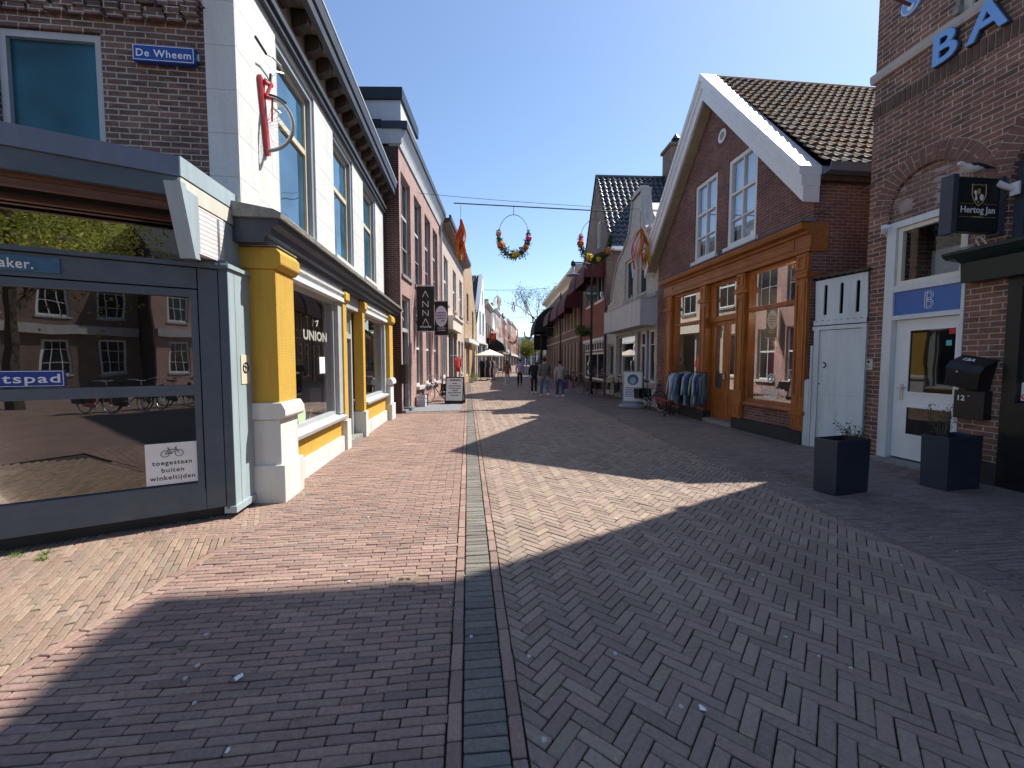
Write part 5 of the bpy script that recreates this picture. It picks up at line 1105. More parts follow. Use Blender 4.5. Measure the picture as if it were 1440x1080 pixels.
# ================================================================== RIGHT: dark gabled house with glazed pantiles
D = Fr('tall_gabled_house', 'tall dark brick gabled house with glinting black pantiles, maroon awning and brick chimney', 'house', (4.85, 21.02), (4.6, 26.5), 1)
D.part('wall', D.mb().prism([(0, 0), (5.45, 0), (5.45, 7.4), (2.4, 11.9), (-.55, 7.4), (0, 7.4)], -.35, 0, [rect(1.35, 2.15, 7.9, 9.35), rect(2.3, 2.55, 10.5, 11.3), rect(.5, 2.2, 4.95, 6.6), rect(2.9, 4.3, 4.95, 6.6), rect(.4, 5.0, .6, 2.15), rect(.5, 5.0, 2.25, 2.75)]), 'br_brown')
D.box('red_panel', 'br_red', .1, 5.35, .002, .05, 2.95, 4.85)
window(D, 1.35, 2.15, 7.9, 9.35, -.05, .08, v=(.5,), fm='white'); window(D, 2.3, 2.55, 10.5, 11.3, -.05, .06, fm='cream')
for a in ((.5, 2.2, 4.95, 6.6), (2.9, 4.3, 4.95, 6.6)): window(D, *a, -.08, .1, v=(.5,), fm='white', sill=.12, sm='white')
window(D, .4, 5.0, .6, 2.15, -.05, .1, v=(.33, .66), fm='white', name='shop_window', gm='gl'); window(D, .5, 5.0, 2.25, 2.75, -.05, .06, v=[i/8 for i in range(1, 8)], bar=.06, fm='white', name='transom_window')
D.box('shop_head', 'whitew', .3, 5.1, .002, .06, 2.76, 2.94)
froof(D, 'roof', (-.72, .05, 7.25), (0, -9, 0), (3.12, 0, 4.75), 'tile_d', tw=.30, th=.36, amp=.075, step=.05); froof(D, 'roof', (5.6, .05, 7.25), (0, -9, 0), (-3.2, 0, 4.75), 'tile_d', tw=.30, th=.36, amp=.075, step=.05)
D.part('ridge', D.mb().prism(arcpts(2.4, 11.98, .14, -.3, PI+.3, 8), -9, .05), 'tile_d')
D.part('body', D.mb().prism([(0, 0), (5.4, 0), (5.4, 7.2), (2.4, 11.75), (-.5, 7.2), (0, 7.2)], -9, -.36), 'br_brown'); D.box('gutter', 'whitew', -.85, -.6, -9, .1, 7.12, 7.28)
D.part('chimney', D.mb().box(1.6, 2.7, -4.9, -3.9, 10.2, 13.4).box(1.5, 2.8, -5.0, -3.8, 13.4, 13.55), 'br_brown'); D.part('chimney_pot', D.mb().lathe([(.2, 0), (.16, .4), (.26, .45), (.05, .75)], (2.15, -4.4, 13.55), 10), 'blk')
def awning(fr, x0, x1, z0, z1, dep, mat, half=True):
    b = fr.mb(); n = 7; pr = [(dep*math.sin(PI/2*i/n), z0+(z1-z0)*math.cos(PI/2*i/n)) for i in range(n+1)]; pr2 = [(p[0]+.03, p[1]+.02) for p in pr]
    for i in range(n): b.hexa([(x0, pr[i][0], pr[i][1]), (x1, pr[i][0], pr[i][1]), (x1, pr2[i][0], pr2[i][1]), (x0, pr2[i][0], pr2[i][1])], [(x0, pr[i+1][0], pr[i+1][1]), (x1, pr[i+1][0], pr[i+1][1]), (x1, pr2[i+1][0], pr2[i+1][1]), (x0, pr2[i+1][0], pr2[i+1][1])])
    for x in (x0, x1): b.prism([(0, z0)]+pr[::-1], x-.01, x+.01, plane='yz')
    b.box(x0, x1, dep, dep+.03, z0-.25, z0); return fr.part('awning', b, mat)
awning(D, .3, 2.4, 6.0, 7.3, 1.1, 'maroon'); awning(D, 2.7, 4.6, 6.0, 7.3, 1.1, 'awnd')
gs = thing('round_sign', 'round dark green sign with a pale band hanging on the tall dark gabled house', 'sign', tuple(D.world(1.6, .3, 4.6)), D.rz)
m_ = D.mb(); m_.tube((1.2, .25, 5.3), (1.2, .85, 5.3), .02); obj('bracket', m_, M['blk'], gs, D.M); m_ = D.mb(); m_.lathe([(.36, -.06), (.36, .06)], (0, 0, 0), 20); m_.v = [(1.2+z, .5+x, 5.3+y) for x, y, z in m_.v]; obj('disc', m_, plain('green_enamel', (.01, .09, .04), .3), gs, D.M); obj('band', D.mb().box(1.13, 1.27, .2, .8, 5.26, 5.36), M['greyl'], gs, D.M)
# ================================================================== RIGHT: long low row
rows = [((4.6, 26.52), (4.3, 35.2), 7.9, 'br_brown', 'two storey brown brick shop with cream cornice and faded maroon awnings'), ((4.3, 35.2), (3.95, 46.5), 8.1, 'br_brown', 'two storey brick shop with cream cornice and a large black awning')]
for ri, (Pp, Qq, ht, wm_, lab) in enumerate(rows):
    f = Fr('row_shop', lab, 'shop building', Pp, Qq, 1); L_ = f.L-.04; n = 6 if ri == 0 else 7; hs = []
    for i in range(n): x = L_*(i+.5)/n; hs.append((x-.42, x+.42, 4.0, 5.7)); hs.append((x-.42, x+.42, .5 if (i % 3) else 0.02, 3.0))
    f.part('wall', f.mb().prism(rect(0, L_, 0, ht-.6), -.3, 0, [rect(*h) for h in hs]), wm_)
    for h in hs: window(f, *h, -.1, .1, h=((.7, .07),), fm='creamc' if ri == 0 else 'white', sill=.08 if h[2] > .1 else None)
    f.part('cornice', f.mb().prism([(-.3, ht-.6), (.04, ht-.6), (.08, ht-.35), (.25, ht-.25), (.55, ht-.12), (.6, ht+.05), (-.3, ht+.05)], 0, L_, plane='yz'), 'creamc')
    f.part('roof', f.mb().prism([(-.31, 0), (-.31, ht), (-2.5, ht+1.2), (-8, ht+1.2), (-8, 0)], 0.01, L_, plane='yz'), 'plinth')
    f.box('string_course', 'conc', 0, L_, 0.002, .06, 3.3, 3.42)
    if ri == 0: awning(f, .6, 3.6, 5.2, 6.6, 1.1, 'maroon'); awning(f, 4.2, 7.6, 5.2, 6.6, 1.1, 'awnd')
    else:
        awning(f, 1.0, 4.6, 5.2, 6.6, 1.1, 'awnd'); awning(f, 5.4, 10.6, 4.6, 7.0, 1.9, 'awnb'); f.box('panel', 'black', 10.7, 10.85, .02, 1.5, 2.9, 4.6)
    f.part('downpipe', f.mb().tube((.05, .1, .1), (.05, .1, ht-.6), .06), 'blk')
ptr = [(4.4, 48), (5.6, 75), (8, 110), (11, 160)]
y = 49
for wd, ht, wm_, cm_, lab in ((9, 5.2, 'br_tan', 'white', 'low tan house beyond the black awning on the right'), (12, 6.0, 'plaster', 'greyl', 'pale plastered low building on the far right of the street'), (16, 6.4, 'br_brown', 'white', 'brown low building behind the lamp posts, far right'), (22, 7.4, 'br_tan', 'creamc', 'tan building near the right end of the street'), (30, 8.5, 'br_red', 'white', 'last red brick building on the right of the street')):
    P = (along(y, ptr), y); Q = (along(y+wd, ptr), y+wd-.05); f = Fr('row_house', lab, 'house', P, Q, 1); L_ = f.L; n = max(2, int(L_/2.6)); hs = [(L_*(i+.5)/n-.5, L_*(i+.5)/n+.5, 3.4, 4.8) for i in range(n)]
    f.part('wall', f.mb().prism(rect(0, L_, 0, ht), -.3, 0, [rect(*h) for h in hs]+[rect(.5, L_-.5, .3, 2.7)]), wm_)
    for h in hs: window(f, *h, -.08, .08, h=(.5,), fm='white')
    window(f, .5, L_-.5, .3, 2.7, -.1, .1, v=[i/4 for i in (1, 2, 3)], fm='greyl', name='shop_window'); f.part('cornice', f.mb().prism([(0.001, ht-.35), (.3, ht-.1), (.3, ht), (0.001, ht)], 0, L_, plane='yz'), cm_)
    f.part('roof', f.mb().prism([(-.31, 0), (-.31, ht), (-3, ht+1.6), (-8, ht+1.6), (-8, 0)], .02, L_, plane='yz'), 'plinth'); y += wd
# end of the street
EB = Fr('glass_office', 'pale office block with tall glass bays and white columns closing the street', 'office building', (-14, 176), (26, 176), 1)
EB.sg = -1
EB.box('body', 'roomw', 0, 40, -14, -.4, 0, 11.4); EB.part('glazing', EB.mb().quad((0, -.3, 0), (40, -.3, 0), (40, -.3, 11.2), (0, -.3, 11.2)), dglass('office_glass', (.12, .2, .26), 1.8))
for i in range(17): EB.box('column', 'white', i*2.45, i*2.45+.5, -.3, .3, 0, 11.2)
EB.box('roof_slab', 'white', -.6, 41, -14.5, .9, 11.3, 12.1)
for z in (3.4, 7.2): EB.box('floor_band', 'greyl', 0, 40, -.29, -.1, z, z+.45)
# ================================================================== behind the camera (seen mirrored in the glass)
for i, (x0, x1, y0, ht, wm_, lab) in enumerate(((-9, -1.5, -27, 8, 'br_red', 'red brick house behind the square with white arched windows'), (-1.4, 6.5, -27, 9, 'br_brown', 'brown brick warehouse behind the square with dark doors'), (6.6, 15, -25, 8.5, 'br_pink', 'pink brick house behind the square'), (15.1, 26, -24, 9, 'br_cream', 'cream house at the corner of the square'))):
    f = Fr('square_house', lab, 'house', (x1, y0), (x0, y0), -1); L_ = f.L; n = 3; hs = []
    for z0, z1 in ((.8, 3.0), (4.4, 6.6)):
        for k in range(n): cx = L_*(k+.5)/n; hs.append((cx-.6, cx+.6, z0, z1))
    f.part('wall', f.mb().prism(rect(0, L_, 0, ht), -.3, 0, [rect(*h) for h in hs]), wm_)
    for h in hs: window(f, *h, -.1, .12, v=(.33, .66), h=(.35, .7), fm='white', sill=.1)
    f.part('roof', f.mb().prism([(-.31, 0), (-.31, ht), (.3, ht), (.3, ht+.25), (-4, ht+3.5), (-8, ht+.2), (-8, 0)], 0, L_, plane='yz'), 'plinth'); f.part('shop_fascia', f.mb().box(.1, L_-.1, .002, .3, 3.3, 3.9), 'conc')
# ================================================================== street things
def bicycle(name, label, frame, M0, group=None, basket=False):
    t = thing(name, label, 'bicycle', (0, 0, 0), 0, group); t.matrix_basis = M0; I4 = Matrix()
    def p(n, m, mt, par=None): o = obj(n, m, mt if not isinstance(mt, str) else M[mt], par or t); return o
    r = .34
    for wx in (-.54, .54):
        m = MB(); m.ring((wx, 0, r), r-.035, .011, 'y', 28, 5); w_ = p('wheel', m, 'met')
        p('tyre', MB().ring((wx, 0, r), r-.018, .018, 'y', 28, 6), 'rub', w_)
        m = MB()
        for i in range(14): a = 2*PI*i/14; m.tube((wx, .015 if i % 2 else -.015, r), (wx+(r-.04)*math.cos(a), 0, r+(r-.04)*math.sin(a)), .0018, n=3)
        m.tube((wx, -.04, r), (wx, .04, r), .022); p('spokes', m, 'met', w_)
        p('mudguard', MB().ring((wx, 0, r), r+.025, .014, 'y', 14, 4, .2 if wx > 0 else .5, PI*.85 if wx > 0 else PI*1.05), 'blk')
    bb_, hd, st_p = (-.08, 0, .29), (.42, 0, .82), (-.22, 0, .78)
    m = MB(); m.tube(bb_, hd, .017); m.tube(bb_, (-.25, 0, .86), .015); m.tube((-.21, 0, .72), (.4, 0, .76), .015) ; m.tube(hd, (.39, 0, .93), .018)
    for s in (-.05, .05): m.tube(bb_, (-.54, s, r), .009); m.tube((-.22, 0, .76), (-.54, s, r), .008)
    p('frame', m, frame)
    m = MB(); m.tube((.42, 0, .8), (.45, 0, .6), .016)
    for s in (-.05, .05): m.path([(.45, s*.6, .62), (.48, s, .5), (.54, s, r)], .01)
    p('fork', m, frame)
    m = MB(); m.tube((.39, 0, .9), (.36, 0, 1.06), .012); m.path([(.1, -.29, 1.04), (.24, -.28, 1.06), (.36, -.16, 1.07), (.38, 0, 1.06), (.36, .16, 1.07), (.24, .28, 1.06), (.1, .29, 1.04)], .011); hb_ = p('handlebar', m, 'met')
    for s in (-.29, .29): p('grip', MB().tube((.1, s, 1.04), (.21, s*.98, 1.055), .017), 'blk', hb_)
    p('headlight', MB().tube((.44, 0, .86), (.5, 0, .86), .03, .04, 10), 'blk')
    m = MB(); m.tube((-.25, 0, .84), (-.27, 0, .95), .012); m.loft([[(x, y*s_, z) for y, z in ((-1, .955), (-.7, .985), (.7, .985), (1, .955), (.6, .94), (-.6, .94))] for x, s_ in ((-.40, .1), (-.34, .11), (-.25, .08), (-.12, .025))]); p('saddle', m, 'blk')
    m = MB(); m.box(-.78, -.34, -.06, .06, .70, .715); m.tube((-.7, .06, .7), (-.55, .06, r), .006); m.tube((-.7, -.06, .7), (-.55, -.06, r), .006); p('carrier', m, 'blk')
    m = MB(); m.tube((-.08, -.05, .29), (-.08, .05, .29), .03); m.lathe([(.09, -.003), (.09, .003)], (0, 0, 0), 18); k = len(m.v)-36; m.v[k:] = [(-.08+x, .045+z, .29+y) for x, y, z in m.v[k:]]; m.tube((-.08, .055, .29), (.03, .06, .17), .01); m.tube((-.08, -.055, .29), (-.19, -.06, .41), .01); m.box(-.01, .07, .06, .14, .16, .18); m.box(-.23, -.15, -.14, -.06, .4, .42); p('crank', m, 'met')
    p('chain_case', MB().prism([(-.56, .3), (-.08, .2), (.0, .29), (-.08, .38), (-.56, .38)], .05, .06), 'blk'); p('kickstand', MB().tube((-.42, .06, .3), (-.36, .2, .01), .008), 'met')
    if basket:
        m = MB()
        for s in (-.17, .17): m.box(-.76, -.4, s-.06, s+.06, .38, .70)
        p('pannier', m, 'blk')
    return t
bk = bicycle('bicycle', 'black bicycle leaning by the pink brick house next to the chalk board', M['black'], TR(-3.0, 16.5, 0, math.radians(-122)), 'parked bicycles', True)
def bike(x, y, deg, label, col=None):
    mm = {'frame': col, 'fork': col} if col else None
    if col is M['red']: mm.update({'chain_case': col, 'mudguard': col})
    o = dup(bk, TR(x, y, 0, math.radians(deg), 1, math.radians(3)), label, mm); o['group'] = 'parked bicycles'; return o
bike(4.72, 13.6, -78, 'bicycle with blue-grey frame parked beside the white advertising stand', plain('blue_grey_lacquer', (.06, .09, .16), .3))
bike(3.55, 19.35, 110, 'black bicycle parked against the lamp post with lantern')
bike(4.35, 19.0, 75, 'silver bicycle parked before the white framed shop pane', M['met'])
bike(4.72, 18.4, 95, 'dark red bicycle between the silver bicycle and the advertising stand', plain('dark_red_lacquer', (.12, .02, .02), .3))
bike(3.9, 26.0, 84, 'first of two bicycles standing by the brick row beyond the lamp post', plain('grey_lacquer', (.1, .1, .1), .4)); bike(3.75, 28.5, 92, 'second, farther bicycle by the brick row beyond the lamp post')
rb_ = bike(0, 0, 0, 'red bicycle displayed behind the glass of the yellow shopfront', M['red']); rb_.matrix_basis = Matrix.Translation(A.world(1.45, -.62, .5)) @ Matrix.Rotation(A.rz+math.radians(172), 4, 'Z')
sq = ('first from the left', 'second from the left', 'third from the left', 'fourth from the left', 'fifth from the left', 'sixth from the left', 'last on the right')
for i in range(7): bike(-.6+i*.68, -8.6+R.uniform(-.25, .25), 75+R.uniform(-12, 12), 'bicycle parked on the square behind the viewer, '+sq[i], [M['red'], None, M['met'], None, M['white'], None, M['black']][i])
# bicycle front mounted on the white wall
wb = thing('wall_bicycle', 'red sawn off bicycle mounted upright on the white wall, half a wheel sticking out', 'wall ornament', tuple(A.world(.7, U, 4.3)), A.rz)
b = A.mb(); b.prism([(.60, 5.20), (.67, 5.18), (.80, 4.32), (.74, 4.28)], U+.005, U+.05); b.tube((.66, U+.06, 5.15), (.80, U+.08, 5.2), .03); b.tube((.68, U+.06, 4.98), (.76, U+.1, 5.2), .02); b.path([(.66, U+.05, 5.0), (.72, U+.12, 4.98), (.74, U+.1, 4.72)], .012); obj('frame', b, M['red'], wb, A.M)
b = A.mb(); b.ring((.74, U+.03, 4.68), .315, .014, 'x', 20, 6, -PI/2, PI/2); wh = obj('half_wheel', b, M['met'], wb, A.M); obj('tyre', A.mb().ring((.74, U+.03, 4.68), .335, .017, 'x', 20, 6, -PI/2, PI/2), plain('grey_tyre', (.2, .2, .2), .7), wh, A.M)
b = A.mb()
for i in range(11): a = -PI/2+PI*i/10; b.tube((.74+(.01 if i % 2 else -.01), U+.03, 4.68), (.74, U+.03+.31*math.cos(a), 4.68+.31*math.sin(a)), .0025, n=4)
obj('spokes', b, M['met'], wh, A.M); obj('mudguard', A.mb().ring((.74, U+.03, 4.68), .37, .014, 'x', 8, 5, PI*.27, PI*.5), M['blk'], wb, A.M)
b = A.mb(); b.tube((.80, U+.06, 5.18), (.84, U+.06, 5.36), .02); obj('stem', b, M['blk'], wb, A.M)
b = A.mb(); b.path([(.84, U+.06, 5.34), (.90, U+.1, 5.44), (1.02, U+.14, 5.5), (.95, U+.14, 5.55), (.75, U+.12, 5.52), (.62, U+.11, 5.46)], .011); hb2 = obj('handlebar', b, M['met'], wb, A.M); obj('grip', A.mb().tube((.62, U+.11, 5.46), (.4, U+.09, 5.5), .016), M['blk'], hb2, A.M)
b = A.mb(); b.tube((.8, U+.1, 4.92), (.88, U+.14, 4.9), .02); b.ball((.86, U+.16, 5.0), .03); obj('brake', b, M['met'], wb, A.M)
# planters
def planter(label, P0, dl, dr_, h, group='anthracite planters by the bar door'):
    a = Vector(P0); L_ = Vector(dl); R_ = Vector(dr_); q = [a, a+R_, a+R_+L_, a+L_]; c = (q[0]+q[2])/2
    t = thing('planter', label, 'planter', (c.x, c.y, 0), 0, group); k = 1.035
    def ring_(s, z): return [(c.x+(p.x-c.x)*s, c.y+(p.y-c.y)*s, z) for p in q]
    m = MB(); o0 = ring_(1, 0.0); o1 = ring_(k, h); i1 = ring_(k*.93, h); i0 = ring_(k*.93, h-.12); vs = o0+o1+i1+i0; fs = [(3, 2, 1, 0)]
    for s in (0, 4, 8): fs += [(s+i, s+(i+1) % 4, s+4+(i+1) % 4, s+4+i) for i in range(4)]
    m.add(vs, fs); obj('tub', m, M['planter'], t, Matrix(), bevel=.006); m = MB(); m.quad(*[(p[0], p[1], h-.06) for p in ring_(k*.93, h)]); obj('soil', m, M['soil'], t, Matrix()); return c
def sprig(label, c, z, n, hh, spread, lm='leafd', lean=(0, 0)):
    t = thing('shrub', label, 'plant', (c[0], c[1], z)); sm_ = MB(); lf = MB()
    for i in range(n):
        a = R.uniform(0, 2*PI); L_ = hh*R.uniform(.5, 1); p = Vector((c[0]+R.uniform(-.05, .05), c[1]+R.uniform(-.04, .04), z)); v = Vector((math.cos(a)*spread+lean[0], math.sin(a)*spread+lean[1], 1)).normalized()
        for k in range(6):
            q = p+v*L_/6; sm_.tube(p, q, .006*(1-k/8), .006*(1-(k+1)/8), 5); p = q; v = (v+Vector((R.uniform(-.3, .3), R.uniform(-.3, .3), R.uniform(-.1, .15)))).normalized()
            if k > 1:
                for j in range(3+k): leaf(lf, p+Vector([R.uniform(-.035, .035) for _ in range(3)]), R.uniform(.02, .038))
    obj('stems', sm_, M['bark'], t, Matrix()); obj('leaves', lf, M[lm], t, Matrix()); return t
def leaf(m, p, s, w=.5):
    d = Vector([R.gauss(0, 1) for _ in range(3)]).normalized(); e = d.orthogonal().normalized()*w; n = d.cross(e)*.25
    m.add([tuple(p), tuple(p+d*s*.5+e*s*.5+n*s), tuple(p+d*s), tuple(p+d*s*.5-e*s*.5+n*s)], [(0, 1, 2, 3)])
c1 = planter('dark tapered square planter standing before the white alley gate', (3.96, 4.88), (-.08, .26), (.54, .165), .68)
c2 = planter('dark tapered square planter standing before the white door with the blue panel', (5.50, 5.05), (-.06, .28), (.58, .14), .69)
sprig('small scrubby plant in the planter by the alley gate', (c1.x+.1, c1.y), .61, 11, .30, .8, lean=(.3, 0)); sprig('taller half bare shrub in the planter by the white door', (c2.x-.12, c2.y), .62, 9, .50, .25)
# clothes rack with shirts
def rack(name, label, A0, A1, zt, wdt=.5):
    a = Vector((*A0, 0)); c = Vector((*A1, 0)); d = (c-a).normalized(); n = Vector((-d.y, d.x, 0)); t = thing(name, label, 'clothes rack', tuple((a+c)/2)); Z_ = Vector((0, 0, 1))
    m = MB(); m.tube(a+Z_*zt, c+Z_*zt, .014); obj('top_bar', m, M['blk'], t, Matrix())
    for e in (a, c):
        m = MB(); m.tube(e+Z_*.1, e+Z_*zt, .014); m.tube(e-n*wdt*.5+Z_*.09, e+n*wdt*.5+Z_*.09, .014); obj('upright', m, M['blk'], t, Matrix())
        for s in (-.5, .5): q = e+n*wdt*s; obj('castor', MB().tube(q+Z_*.035-d*.012, q+Z_*.035+d*.012, .035, n=10), M['rub'], t, Matrix())
    m = MB(); m.tube(a+Z_*.16, c+Z_*.16, .012); obj('low_bar', m, M['blk'], t, Matrix()); return a, d, n
GP = [(-.05, .05), (.05, .05), (.2, .0), (.25, -.12), (.27, -.55), (.19, -.56), (.165, -.2), (.185, -.74), (-.185, -.74), (-.165, -.2), (-.19, -.56), (-.27, -.55), (-.25, -.12), (-.2, 0)]
_gm = {}
def garment(pos, ang, z, col, label, cat='shirt', ln=1.0, group=None, name='hanging_shirt'):
    k = (round(ln, 2), R.randint(0, 5))
    if k not in _gm:
        w1, w2 = R.uniform(3, 6), R.uniform(0, 6); m = MB(); rg_ = []
        for zz, w_, t_ in ((.05, .05, .03), (.03, .07, .035), (.0, .17, .03), (-.06, .2, .035), (-.2, .18, .04), (-.45*ln, .175, .045), (-.74*ln, .19, .05)):
            rg_.append([(w_*math.cos(2*PI*i/16)+.01*math.sin(w2), t_*math.sin(2*PI*i/16)*(1+.35*math.sin(i*w1+w2+zz*3)) + .02*zz*math.sin(w2), zz+.01*math.sin(i+w2)) for i in range(16)])
        m.loft(rg_)
        for sd in (-1, 1):
            e = R.uniform(-.02, .02); pth = [(sd*.17, .0, -.03, .05), (sd*.22, .0, -.16, .05), (sd*(.235+e), e, -.38, .043), (sd*(.24+e), e*2, -.56, .036)]
            m.loft([[(px+rr*.75*math.cos(2*PI*i/10), py+rr*.6*math.sin(2*PI*i/10), pz) for i in range(10)] for px, py, pz, rr in pth])
        me = bpy.data.meshes.new('garment'); me.from_pydata(m.v, [], m.f); me.update(); _gm[k] = me
    me = _gm[k].copy(); me.materials.append(col); t = thing(name, label, cat, (pos[0], pos[1], z-.09), ang, group)
    o = bpy.data.objects.new('fabric', me); COL.objects.link(o); o.parent = t; me.polygons.foreach_set('use_smooth', [True]*len(me.polygons))
    h_ = obj('hanger', MB().ring((0, 0, .09), .02, .003, 'y', 8, 4, -.5, PI).tube((0, 0, .07), (0, 0, .03), .003), M['met'], t); return t
a_, d_2, n_2 = rack('clothes_rack', 'black wheeled clothes rack of shirts and jeans jackets before the wood shopfront', (4.72, 12.15), (5.42, 11.3), 1.34)
def fab(n, c): return paint(n, c, .9, .15, .004, bscale=90)
fc = [('black', (.02, .02, .025)), ('pale grey', (.5, .5, .52)), ('white', (.68, .68, .7)), ('light blue', (.3, .4, .52)), ('grey blue', (.2, .26, .34)), ('faded denim', (.16, .24, .36)), ('charcoal', (.04, .04, .05)), ('black', (.015, .015, .018)), ('ice blue', (.45, .52, .58)), ('washed blue', (.2, .29, .4)), ('dark denim', (.04, .08, .16)), ('navy', (.02, .035, .08)), ('stone grey', (.33, .34, .35)), ('off white', (.58, .57, .54)), ('steel blue', (.1, .15, .24)), ('navy', (.025, .04, .1)), ('mid blue', (.08, .14, .27)), ('blue grey', (.14, .17, .22))]
ordn = ['first', 'second', 'third', 'fourth', 'fifth', 'sixth', 'seventh', 'eighth', 'ninth', 'tenth', 'eleventh', 'twelfth', 'thirteenth', 'fourteenth', 'fifteenth', 'sixteenth', 'seventeenth', 'eighteenth']
LR = 1.1
for i, (cn, c) in enumerate(fc):
    p = a_+d_2*(.04+i*(LR-.08)/(len(fc)-1)); garment((p.x, p.y), math.atan2(n_2.y, n_2.x)+R.uniform(-.12, .12), 1.33, fab('cloth_%d' % i, c), '%s shirt, %s from the left on the black rack before the wood shopfront' % (cn, ordn[i]), ln=R.choice([1.0, 1.08, 1.15]), group='shirts hanging on the rack')
a_, d_2, n_2 = rack('clothes_rack', 'far clothes rack of long dresses under the cream parasol', (-2.75, 35.2), (-1.5, 34.9), 1.75)
for i, (cn, c) in enumerate((('black', (.02, .02, .02)), ('black', (.015, .015, .015)), ('lilac grey', (.4, .36, .42)), ('navy', (.02, .03, .07)), ('plum', (.12, .05, .09)), ('white', (.65, .62, .6)), ('dark blue', (.02, .03, .08)), ('pale', (.6, .6, .62)))):
    p = a_+d_2*(.08+i*.155); garment((p.x, p.y), math.atan2(n_2.y, n_2.x)+.9, 1.74, fab('dress_%d' % i, c), '%s dress, %s from the left on the far rack under the parasol' % (cn, ordn[i]), 'dress', 1.9, 'dresses on the far rack', 'hanging_dress')
# parasol
um = thing('parasol', 'cream parasol open over the far clothes rack on the left', 'parasol', (-2.0, 36.3, 0)); m_ = MB(); n = 8; top = (-2.0, 36.3, 2.72); pr = [(-2.0+1.4*math.cos(2*PI*i/n+.4), 36.3+1.4*math.sin(2*PI*i/n+.4), 2.18) for i in range(n)]
m_.add([top]+pr+[(p[0], p[1], 2.06) for p in pr], [(0, 1+i, 1+(i+1) % n) for i in range(n)]+[(1+i, 1+n+i, 1+n+(i+1) % n, 1+(i+1) % n) for i in range(n)]); obj('canopy', m_, M['canvas'], um, Matrix()); obj('pole', MB().tube((-2, 36.3, 0), (-2, 36.3, 2.75), .03), M['met'], um, Matrix())
obj('base', MB().lathe([(.3, 0), (.3, .08), (.06, .12)], (-2, 36.3, 0), 14), M['conc'], um, Matrix())
m_ = MB()
for i in range(n): m_.tube((-2, 36.3, 2.3), ((-2+pr[i][0])/2, (36.3+pr[i][1])/2, 2.4), .008, n=4)
obj('rib', m_, M['met'], um, Matrix())
# striped and black awnings on the left row are their own fabric arms
for (y0, y1, z0, z1, dep, mt, lab) in ((46.0, 52.0, 2.9, 4.3, 2.0, 'awnb', 'black curved shop awning with pale lettering on the left row'), (53.5, 60.0, 2.9, 3.9, 1.8, 'canvas', 'pale striped shop awning beyond the black one on the left')):
    f = Fr('shop_awning', lab, 'awning', (along(y0, pts), y0), (along(y1, pts), y1), -1); aw = awning(f, 0, f.L, z0, z1, dep, mt); aw.name = 'canopy'
    b = f.mb(); b.path([(.2, .02, 2.6), (.2, dep, z0)], .02); b.path([(f.L-.2, .02, 2.6), (f.L-.2, dep, z0)], .02); f.part('arm', b, 'met')
    b = f.mb()
    if mt == 'canvas':
        for k in range(8): b.box(.3+k*.8, .65+k*.8, dep+.031, dep+.04, z0-.24, z0)
        f.part('stripes', b, 'navy')
    else:
        b.lathe([(.42, 0), (.42, .01)], (0, 0, 0), 20); b.v = [(f.L*.45+x*2.0, -1*(dep+.04+z), z0+.25+y) for x, y, z in b.v]; f.part('lettering', b, 'greyl')
# chalk board, advertising stand, bench, crates
sb_ = thing('chalk_board', 'black framed A-shaped pavement board with white poster by the pink brick house', 'pavement sign', (-2.24, 15.9, 0), math.radians(-6))
for s, nmn in ((-1, 'front_leaf'), (1, 'rear_leaf')):
    T = Matrix.Translation((0, s*.2, 0)) @ Matrix.Rotation(s*.2, 4, 'X'); m = MB(); m.prism(rect(-.37, .37, .0, 1.06), -.015, .015, [rect(-.33, .33, .12, 1.02)])
    o = obj(nmn, m, M['blk'], sb_); o.matrix_basis = T; q = obj('poster', MB().box(-.33, .33, -.008, .008, .12, 1.02), M['paper'], o)
    if s < 0:
        m = MB()
        for k, (z, w_) in enumerate(((.9, .4), (.78, .2), (.68, .48), (.59, .44), (.5, .2), (.41, .5), (.31, .3))):
            x = -w_/2
            while x < w_/2: dx = R.uniform(.015, .05); m.box(x, x+dx, -.012, -.008, z, z+(.055 if k == 0 else .035)); x += dx+.012
        obj('lettering', m, M['k_l'], q)
ad = thing('advertising_stand', 'white advertising stand with a blue portrait disc on a grey oval foot', 'pavement sign', (4.28, 14.35, 0), math.radians(-10))
m = MB(); n = 24; m.loft([[(.48*k*math.cos(2*PI*i/n), .26*k*math.sin(2*PI*i/n), z) for i in range(n)] for k, z in ((.96, 0), (1, .05), (.93, .12), (.55, .17))]); obj('foot', m, plain('grey_plastic', (.3, .31, .32), .6), ad, smooth=True)
m = MB(); m.box(-.34, .34, -.03, .03, .2, 1.3); pn_ = obj('panel', m, M['greyl'], ad, bevel=.01); ps = obj('poster', MB().box(-.30, .30, -.036, -.03, .25, 1.26), M['paper'], pn_)
m = MB(); m.lathe([(.19, 0), (.19, .004)], (0, 0, 0), 24); m.v = [(x, -.036-z, 1.0+y) for x, y, z in m.v]; dd_ = obj('portrait_disc', m, plain('teal_print', (.05, .16, .22), .6), ps); m = MB(); m.lathe([(.11, 0), (.11, .003)], (0, 0, 0), 20); m.v = [(x, -.041-z, .97+y*1.1) for x, y, z in m.v]; obj('face', m, plain('pale_blue_print', (.4, .55, .62), .6), dd_)
m = MB()
for k in range(6):
    x = -.26
    while x < .2 - (.2 if k > 2 else 0): dx = R.uniform(.02, .06); m.box(x, x+dx, -.04, -.036, .7-k*.06, .725-k*.06); x += dx+.015
obj('lettering', m, M['signblue'], ps); obj('photo_print', MB().box(.06, .28, -.04, -.036, .34, .56), plain('dark_print', (.06, .06, .07), .6), ps)
bn_ = thing('bench', 'low red and black metal bench behind the clothes rack', 'bench', (4.9, 13.0, 0), math.radians(96)); m = MB()
